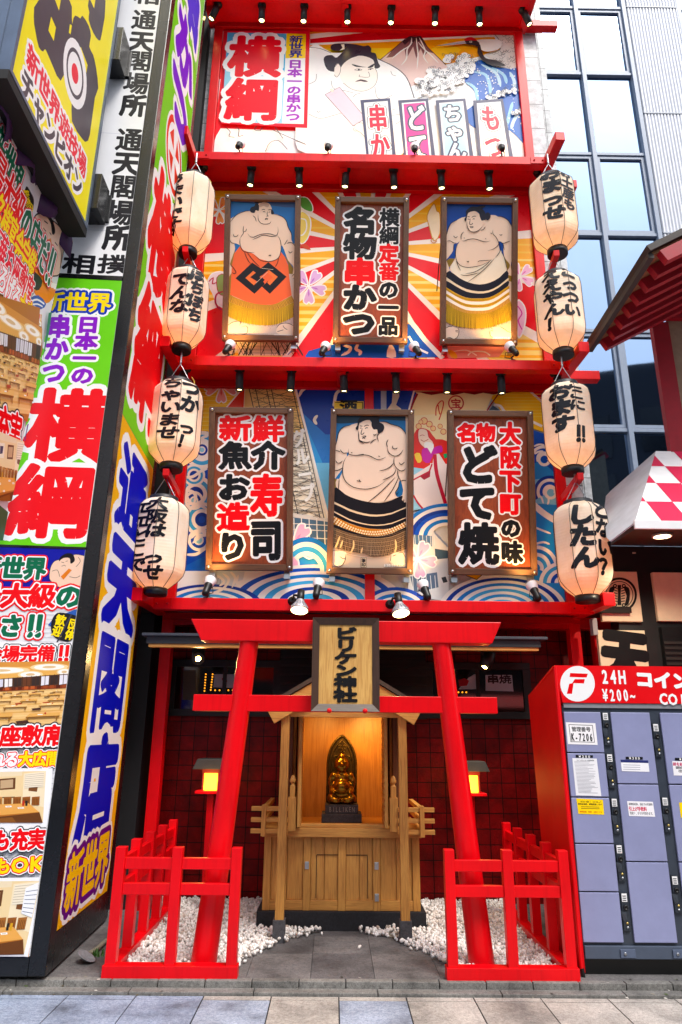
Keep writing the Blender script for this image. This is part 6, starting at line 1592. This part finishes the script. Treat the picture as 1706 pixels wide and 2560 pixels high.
for ci, (x0, rows) in enumerate(cols_):
    w_ = .275 if ci == 0 else .292
    for (z1, z0) in rows:
        q = MB(); q.box((x0+.004, LY-.018, z0), (x0+w_, LY-.001, z1), BLU); d_ = q.build('door', t, .004)
        xk = x0+w_+.012; zk = z1-.14 if ci else z1-.06
        if ci and z1 > 1.7: zk = 1.60
        q = MB(); q.box((xk, LY-.014, zk-.17), (xk+.045, LY-.001, zk+.06), mat('2b323c', .4)); q.box((xk+.005, LY-.017, zk+.005), (xk+.04, LY-.0142, zk+.055), WHITE)
        for kk in range(3): q.box((xk+.01, LY-.0185, zk+.012+kk*.013), (xk+.034, LY-.0172, zk+.017+kk*.013), DGREY)
        lk = q.build('lock_plate', d_)
        q = MB(); q.lathe([(.016,0),(.016,.012),(.010,.014),(.009,.008),(0,.008)], BLACK, (xk+.024, LY-.014, zk-.03), 12, Matrix.Rotation(RAD(90), 3, 'X')); q.add([(xk-.012,LY-.016,zk-.05),(xk+.022,LY-.03,zk-.055),(xk+.022,LY-.03,zk-.10),(xk+.002,LY-.016,zk-.115)], [(0,1,2,3)], mat('3c444e', .35)); q.build('handle', d_)
        q = MB()
        for kk in (.125, .15): q.lathe([(.008,0),(.008,.004),(0,.005)], mat('c0a860', .3, 0, metal=.8) if kk < .13 else STEEL, (xk+.026, LY-.014, zk-kk), 10, Matrix.Rotation(RAD(90), 3, 'X'))
        q.build('key_lock', d_)
for x in (1.93, 2.28, 2.66, 3.02):
    q = MB(); q.box((x, LY-.036, .165), (x+.10, LY-.026, .215), mat('56627a', .35)); q.lathe([(.01,0),(.01,.006),(0,.008)], STEEL, (x+.03, LY-.036, .19), 10, Matrix.Rotation(RAD(90), 3, 'X')); q.build('foot_clamp', t, .002)
lpl = Plane((0, LY-.0185, 0), (1,0,0), (0,0,1))
def notice(z, L, bg, name='notice'):
    a = Art(lpl, z, base=.001); a.rough = .4; a.poly(L, bg); return a
a = notice('g', [102,605,320,612,337,772,118,766], 'f4f2f6'); a.line([125,622,298,628,314,752,140,748], 4, '20202a', 0, True); a.row('管理番号', 145, 655, 285, 658, 36, 'k', .03); a.row('K-7206', 140, 712, 302, 716, 62, 'k', .07); a.build('number_notice', t)
a = notice('g', [150,868,330,872,364,1148,178,1142], 'f0f0f6'); a.poly([175,845,302,848,302,866,176,866], '14161c'); a.row('¥200', 195, 856, 285, 858, 20, 'w', .03)
for i in range(24):
    x0 = 165+i*1.3; a.line([x0, 892+i*10, x0+random.uniform(90, 150), 895+i*10], 2.2, '8a8c98', 0)
a.row('コインロッカー利用約款', 180, 884, 310, 886, 11, '50525c', .01); a.build('rules_notice', t)
a = notice('g', [180,1165,375,1175,385,1285,195,1278], 'ffd80a'); a.row('BOX一個¥1,000払って', 210, 1188, 365, 1193, 15, 'k', .03); a.row('荷物を回収、鍵違反致します', 192, 1206, 368, 1210, 14, 'k', .04)
for i in range(2): a.line([215,1226+i*12,350,1229+i*12], 4, '60501a', 0)
a.row('無断駐輪 転倒 お断りです', 205, 1262, 370, 1267, 13, 'd04010', .02); a.build('yellow_notice', t)
a = notice('g', [505,880,708,886,718,970,515,964], 'f2f2f8'); a.poly([543,858,668,860,668,880,543,878], '14161c'); a.row('¥300', 565, 868, 650, 870, 20, 'w', .03); a.poly([505,880,708,886,710,905,508,900], '2c3470')
for i in range(3): a.line([525,918+i*16,650,921+i*16], 3, '8a8ca0', 0)
a.build('price_notice', t)
a = notice('g', [553,1184,743,1190,760,1300,568,1294], 'f4f2f8'); a.row('荷物回収後、当社での引渡時', 565, 1206, 740, 1210, 18, '20222c', .03); a.row('引上げ手数料', 566, 1240, 698, 1244, 32, 'd0104c', .05); a.row('別途1,000円頂きます。', 574, 1272, 752, 1277, 22, '20222c', .02); a.build('fee_notice', t)
a = notice('g', [885,890,1080,895,1090,1000,897,996], 'f4f2f8'); a.row('鍵を紛失した', 890, 912, 1040, 916, 26, 'c0105a', .04); a.row('鍵紛失時は', 910, 938, 1040, 942, 22, '20222c', .03); a.row('出張料', 930, 962, 1020, 966, 22, '20222c', .03); a.poly([905,866,1030,868,1030,888,905,886], '14161c'); a.row('¥300', 935, 876, 1015, 878, 20, 'w', .03); a.build('price_notice', t)
a = notice('g', [935,1195,1100,1200,1110,1310,950,1306], 'ffd80a'); a.build('yellow_notice', t)
# banner top
q = MB(); BR = mat('e8000e', .4, .05, spec=.3)
b0 = [(1.655, LY-.02, 2.07), (4.4, LY-.02, 2.07), (4.4, LY-.02, 1.80), (1.692, LY-.02, 1.80)]
pass
q = MB(); q.prism([(1.655, LY+.031, 2.07), (4.4, LY+.031, 2.07), (4.4, LY+.66, 1.90), (1.64, LY+.66, 1.90)], (0,0,-.015), BR); q.build('banner_top', t)
q = MB(); q.prism([(1.664, LY-.02, 2.068), (1.636, LY+.70, 1.89), (1.672, LY+.70, .075), (1.676, LY-.02, .075)], (.012, .001, 0), mat('dc000c', .55, .09, .12, scale=2.2, spec=.15)); q.build('side_cloth', t)
q = MB(); q.tube([(1.662,LY-.03,.10),(1.652,LY-.03,2.06)], .012, RED, 8); q.tube([(1.67,LY-.03,.05),(1.664,LY-.03,.105)], .014, BLACK, 8); q.build('corner_pole', t)
q = MB(); q.box((1.70, LY-.012, 1.765), (4.4, LY+.01, 1.798), mat('8a8c94', .4)); q.build('canopy_rail', t)
a = Art(Plane((0, LY-.0205, 0), (1,0,0), (0,0,1)), 'g', base=.001); a.mb.prism([Vector(p) for p in b0], (0, .05, 0), BR)
P = []
for k in range(30): t_ = 2*math.pi*k/30; P += [189+127*math.cos(t_), 322+131*math.sin(t_)]
a.poly(P, 'f6f6f8')
a.poly([135,243,265,248,256,275,232,276,130,272], 'e8000e'); a.poly([168,288,242,288,236,320,186,318,160,318,148,396,110,396,128,322,150,318], 'e8000e'); 
a.row('24H', 358, 268, 545, 272, 110, 'w', .06); a.row('¥200~', 368, 405, 618, 405, 95, 'w', .05)
a.row('コインロッカー', 612, 285, 1560, 330, 125, 'w', .07, fit=.95); a.row('COIN', 785, 430, 1060, 445, 90, 'w', .05, fit=1.0)
a.build('banner_front', t)

# ================================================================== neighbour shop on the right
SY = 6.75
t = thing('tempura_shop', 'neighbouring shop front with cream sign panels, checkered awning and red tiled eaves', 'building', (4.2, SY, .05))
CRM = mat('f2e0c0', .6, .06); BLK = mat('1c1b1e', .5, .1)
q = MB(); q.box((2.80, SY+.05, .05), (8, SY+.6, 3.42), BLK); q.build('shop_front', t)
spl2 = Plane((0, SY, 0), (1,0,0), (0,0,1))
def px(z, x, y, Y=SY): return UY(*zp(z, x, y), Y)
for nm, L in (('sign_panel', (95,1805,345,2080)), ('sign_panel', (395,1810,800,2080)), ('sign_panel', (95,2125,390,2420))):
    p, r = px('h', L[0], L[1]), px('h', L[2], L[3]); q = MB(); q.box((p.x, SY, r.z), (r.x, SY+.05, p.z), CRM); q.build(nm, t, .004)
a = Art(spl2, 'h', base=.002)
a.ring(215, 1935, 84, 96, '1c1b1e', 36, 1.0); a.ring(215, 1935, 72, 76, '1c1b1e', 36, 1.0)
a.poly([205,1880,225,1880,222,1930,226,1990,204,1990,208,1930], '1c1b1e')
for s_ in (-1, 1):
    a.poly([215+s_*22,1890,215+s_*50,1895,215+s_*58,1930,215+s_*50,1985,215+s_*28,1990,215+s_*40,1940], '1c1b1e', 2)
    for i in range(6): a.line([215+s_*10,1900+i*14,215+s_*30,1892+i*15], 5, '1c1b1e', 0)
    a.ring(215+s_*24, 1885, 5, 11, '1c1b1e', 14); a.ring(215+s_*24, 1990, 5, 11, '1c1b1e', 14)
a.col('天', 245, 2125, 245, 2410, 245, '1c1b1e', .085)
a.build('lettering', t)
q = MB(); p, r = px('h', 440, 2110), px('h', 800, 2420); q.box((p.x, SY-.02, r.z), (r.x, SY+.049, p.z), mat('0c0b0c', .4))
for k in range(8): q.box((p.x, SY-.03, r.z+.02+k*.05), (r.x, SY-.0205, r.z+.045+k*.05), mat('2a2624', .5))
q.build('vent_grille', t)
q = MB(); q.box((px('h', 50, 2100).x, SY-.1, px('h', 50, 2130).z-.05), (px('h', 75, 2100).x, SY-.02, px('h', 50, 2070).z), mat('9a9aa0', .5)); q.build('meter_box', t)
# awning (checkered, sloping, with a grey end cheek and a soffit with downlights)
def W3(z, x, y, Y): return UY(*zp(z, x, y), Y)
A0 = W3('h', 415, 1150, 6.55); A1 = W3('h', 300, 1537, 5.55)          # back top corner, front bottom corner
zt, zb = A0.z, A1.z; xt, xb = A0.x, A1.x
vs_ = Vector((0, 1.0, zt-zb)).normalized(); SL = Vector((0, 1.0, zt-zb)).length
apl = Plane((xb, 5.55, zb), (1,0,0), vs_); aa = Art(apl, 's', base=.003); aa.raw = True; aa.rough = .5
aa.clip = [Vector((0, 0)), Vector((8, 0)), Vector((8, SL)), Vector((xt-xb, SL))]
aa.mb.prism([apl.P(0,0), apl.P(8,0), apl.P(8,SL), apl.P(xt-xb,SL)], -apl.n*.01, mat('f4f4f6', .5, .04))
cs = .235
for i in range(8):
    for j in range(-1, 34):
        if (i+j) % 2: aa.poly([j*cs, i*SL/4, (j+1)*cs, i*SL/4, (j+1)*cs, (i+1)*SL/4, j*cs, (i+1)*SL/4], 'd62450'); aa.k = 0
aa.build('awning_cloth', t)
q = MB(); cheek = mat('c4c7ce', .7, .12, .15, scale=4)
B0 = Vector((xb-.12, 6.72, zb+.02)); 
cy0 = W3('h', 135, 1400, 6.9); cy1 = W3('h', 160, 1645, 6.9)
ca, cb = Vector((xt, 6.55, zt)), Vector((xb, 5.55, zb)); cpl = Plane(cb, cb-ca, cy0-ca)
qv = [cpl.P(*cpl.hit(*zp('h', X, Y))) for X, Y in ((415, 1150), (300, 1537), (165, 1640), (145, 1620), (132, 1480), (142, 1395), (170, 1365))]
q.prism(qv, cpl.n*(-.012 if cpl.n.y < 0 else .012), cheek); q.build('awning_cheek', t)
q = MB(); q.add([(xb,5.56,zb-.02),(9,5.56,zb-.02),(9,6.9,cy1.z),(cy1.x,6.9,cy1.z),(xb,5.56,zb-.06),(9,5.56,zb-.06),(9,6.9,cy1.z-.04),(cy1.x,6.9,cy1.z-.04)], [(0,1,2,3),(7,6,5,4),(0,4,5,1),(1,5,6,2),(2,6,7,3),(3,7,4,0)], mat('4a3426', .5, .1)); q.build('soffit', t)
q = MB(); q.bar((xb-.01,5.545,zb-.025), (9,5.545,zb-.025), .025, .07, WHITE); q.build('awning_edge', t)
for (x, y) in ((448,1608),(277,1712)):
    zs = zb-.062; p = UZ(*zp('h', x, y), zs-.01)
    f_ = min(1, max(0, (p.y-5.56)/1.34)); zz = zb-.06+(cy1.z-.04-zb+.06)*f_
    p = UZ(*zp('h', x, y), zz)
    q = MB(); q.lathe([(.085,-.012),(.085,.005),(.06,.006)], mat('d8cfc0', .4), (p.x, p.y, zz-.004), 24); q.lathe([(0,-.013),(.07,-.0125)], mat('fff4d8', .4, 0, emit=5, emit_col='ffe6b0'), (p.x, p.y, zz-.004), 24); q.build('downlight', t)
    spot('soffit_beam', (p.x, p.y, zz-.05), (p.x, p.y+.3, 1), 40, 140, (1, .85, .62), t)
# red half-timbered upper storey with eaves
UX0 = W3('h', 470, 1100, 6.55).x
fe = W3('h', 95, 605, 6.5); wx = (W3('h', 425, 410, 6.57).x+W3('h', 535, 1145, 6.57).x)/2-.05
q = MB(); q.prism([(wx,6.62,zt-.3),(5.3,6.62,zt-.3),(5.3,6.62,fe.z+.56*(5.3-fe.x)-.02),(wx,6.62,fe.z+.56*(wx-fe.x)-.02)], (0,.06,0), mat('a8977e', .8, .12, .3, scale=12)); q.build('upper_wall', t)
TIM = mat('a80a24', .5, .12, .1)
pa, pb_ = W3('h', 425, 410, 6.57), W3('h', 535, 1145, 6.57)
xm = (pa.x+pb_.x)/2
q = MB(); q.box((xm-.09, 6.54, zt-.2), (xm+.09, 6.615, fe.z+.56*(xm-fe.x)-.02), TIM); q.build('timber', t)
q = MB(); q.box((xm+.091, 6.55, W3('h', 560, 400, 6.57).z-.07), (5.3, 6.615, W3('h', 560, 400, 6.57).z+.07), TIM); q.build('timber', t)
fe = W3('h', 95, 605, 6.5); ne = UX(*zp('h', 425, 108), fe.x)       # far and near ends of the eave, which runs back along the street
rise = Vector((1, 0, .56)).normalized()
Lr = 3.0
q = MB(); up_ = Vector((-.56, 0, 1)).normalized()
q.prism([fe+up_*.06, ne+up_*.06, ne+up_*.06+rise*Lr, fe+up_*.06+rise*Lr], up_*.03, mat('8a5a34', .7, .2, .2)); q.build('roof_boards', t)
q = MB(); q.prism([fe+up_*.092-rise*.03, ne+up_*.092-rise*.03+Vector((0,-.04,0)), ne+up_*.092+rise*Lr+Vector((0,-.04,0)), fe+up_*.092+rise*Lr], up_*.06, mat('3a302c', .6, .2, .3)); q.build('roof', t)
q = MB(); q.bar(fe+up_*.07-rise*.02+Vector((0,.06,0)), ne+up_*.07-rise*.02, .05, .06, mat('3c3430', .6)); q.build('verge', t)
for k in range(8):
    p = fe.lerp(ne, .05+k*.135)
    q = MB(); q.obox(p+rise*(Lr/2+.05), rise*(Lr/2), (0, .036, 0), up_*.06, TIM); q.build('rafter', t, .003)
# ================================================================== glass office building behind
GY = 9.6
t = thing('glass_building', 'tall office building with blue tinted curtain wall glass and a ribbed white panel', 'building', (6, GY, 0))
def glass_mat():
    mt = bpy.data.materials.new('tinted_glass'); mt.use_nodes = True; n = mt.node_tree; p = n.nodes['Principled BSDF']
    p.inputs['Base Color'].default_value = (.22, .31, .45, 1); p.inputs['Metallic'].default_value = 1; p.inputs['Roughness'].default_value = .03
    tc = n.nodes.new('ShaderNodeTexCoord'); h = noise(n, n.links.new, tc.outputs['Object'], 1.1, 2)
    b = n.nodes.new('ShaderNodeBump'); b.inputs['Strength'].default_value = .03; b.inputs['Distance'].default_value = .05; n.links.new(h, b.inputs['Height']); n.links.new(b.outputs[0], p.inputs['Normal'])
    return mt
GL = glass_mat(); MU = mat('8e9cb2', .4, .06)
q = MB(); q.box((2.6, GY+.12, 0), (20, GY+6, 24), mat('14181e', .6)); q.build('core', t)
def gx(z, x, y): return UY(*zp(z, x, y), GY)
xm1, xm2, xm3 = gx('3', 545, 480).x, gx('3', 870, 480).x, gx('3', 1160, 60).x
xm0 = xm1-(xm2-xm1); zs = [gx('3', 400, v).z for v in (2160, 1530, 1005, 482, 52)]
zs = [zs[0]-(zs[1]-zs[0])*k*.93 for k in (3, 2, 1)]+zs; zs += [zs[-1]+(zs[-1]-zs[-2])*k for k in range(1, 5)]
xs_ = [xm0, xm1, xm2]+[xm3+(xm2-xm1)*k for k in range(0, 5)]
for i in range(len(xs_)-1):
    x0, x1 = xs_[i], xs_[i+1]
    if i == 2: continue
    for j in range(len(zs)-1):
        z0, z1 = zs[j], zs[j+1]
        q = MB(); q.box((x0+.04, GY+.04, z0+.04), (x1-.04, GY+.07, z1-.04), GL); w_ = q.build('window', t)
        if j % 2 == 0:
            q = MB()
            for a_, b_ in (((x0+.045, z0+.045), (x0+.095, z1-.045)), ((x1-.095, z0+.045), (x1-.045, z1-.045)), ((x0+.096, z1-.095), (x1-.096, z1-.045)), ((x0+.096, z0+.045), (x1-.096, z0+.095))): q.box((a_[0], GY+.0, a_[1]), (b_[0], GY+.039, b_[1]), MU)
            q.build('window_frame', w_)
for x in xs_:
    q = MB(); q.box((x-.038, GY-.05, 0), (x+.038, GY+.1, 24), MU); q.build('mullion', t, .004)
for z in zs:
    q = MB(); q.box((xm0-.4, GY-.02, z-.03), (xm2-.039, GY+.09, z+.03), MU); q.box((xm3+.039, GY-.02, z-.03), (20, GY+.09, z+.03), MU); q.build('transom', t, .004)
q = MB(); RB = mat('dfe2ea', .45, .05)
x = xm2+.06
while x < xm3-.06:
    q.add([(x,GY-.02,0),(x+.015,GY-.045,0),(x+.042,GY-.045,0),(x+.058,GY-.02,0),(x,GY-.02,24),(x+.015,GY-.045,24),(x+.042,GY-.045,24),(x+.058,GY-.02,24)], [(0,1,5,4),(1,2,6,5),(2,3,7,6)], RB); x += .058
q.build('ribbed_panel', t)
q = MB()
for z in (zs[4]+.02, zs[4]+(zs[7]-zs[4])*.5, zs[7]): q.box((xm2+.055, GY-.054, z-.012), (xm3-.055, GY-.02, z+.012), mat('9aa2b0', .4))
q.build('panel_joint', t)
for x in (gx('3', 830, 1880).x, gx('3', 850, 1900).x):   # strip lights inside, seen through the glass
    pass
# white pier between the two buildings
t = thing('white_pier', 'narrow white tiled pier between the red framed facade and the glass building', 'wall', (2.9, 8.4, 0))
q = MB(); q.box((2.72, 8.0, 0), (3.15, 9.3, 24), bpy.data.materials['white_wall_tiles']); q.build('tiles', t)
# ================================================================== the far side of the street, seen in the glass
t = thing('street_building', 'dark office block across the street, mirrored in the lower panes of the glass building', 'building', (0, -9, 0))
q = MB(); q.box((-16, -14, 0), (16, -9, 6.5), mat('3a3e46', .7, .1)); q.build('walls', t)
for k in range(9):
    for j in range(2):
        q = MB(); q.box((-14.5+k*3.3, -8.99, 1.0+j*2.6), (-12.6+k*3.3, -8.96, 2.8+j*2.6), mat('1a2028', .15, 0)); q.build('window', t)

t = thing('street_tower', 'tall dark tower across the street, mirrored in the lower panes of the glass building', 'building', (16, -12, 0))
q = MB(); q.box((7.5, -20, 0), (26, -9.2, 18.5), mat('2e343e', .7, .1)); q.build('walls', t)
for k in range(5):
    for j in range(5):
        q = MB(); q.box((8.5+k*3.4, -9.19, 2+j*3.0), (10.6+k*3.4, -9.15, 4.2+j*3.0), mat('12171e', .15, 0)); q.build('window', t)
t.rotation_euler.z = RAD(28)
# ------------------------------------------------------------------ litter by the kerb
q = MB(); rn = random.Random(5)
for k in range(70):
    x = rn.choice((rn.uniform(-2.2, -1.45), rn.uniform(1.6, 2.6), rn.uniform(-1.4, 1.6))); y = rn.choice((5.135, 5.048, 5.21))+rn.uniform(-.012, .012); z = {True: .058}.get(y > 5.14, .023 if y > 5.055 else .006)
    a_ = rn.uniform(0, 6.28); l = rn.uniform(.006, .018); d = Vector((math.cos(a_), math.sin(a_), 0))*l; e_ = Vector((-d.y, d.x, 0))*.45
    p = Vector((x, y, z)); q.add([p-d, p-e_+Vector((0,0,.003)), p+d+Vector((0,0,.002)), p+e_], [(0,1,2,3)], mat(rn.choice(('6a5a3c', '8a8478', '3c3a34', 'c8c4bc', '4a5a2c')), .8))
o = q.build('leaf_litter'); o['kind'] = 'stuff'
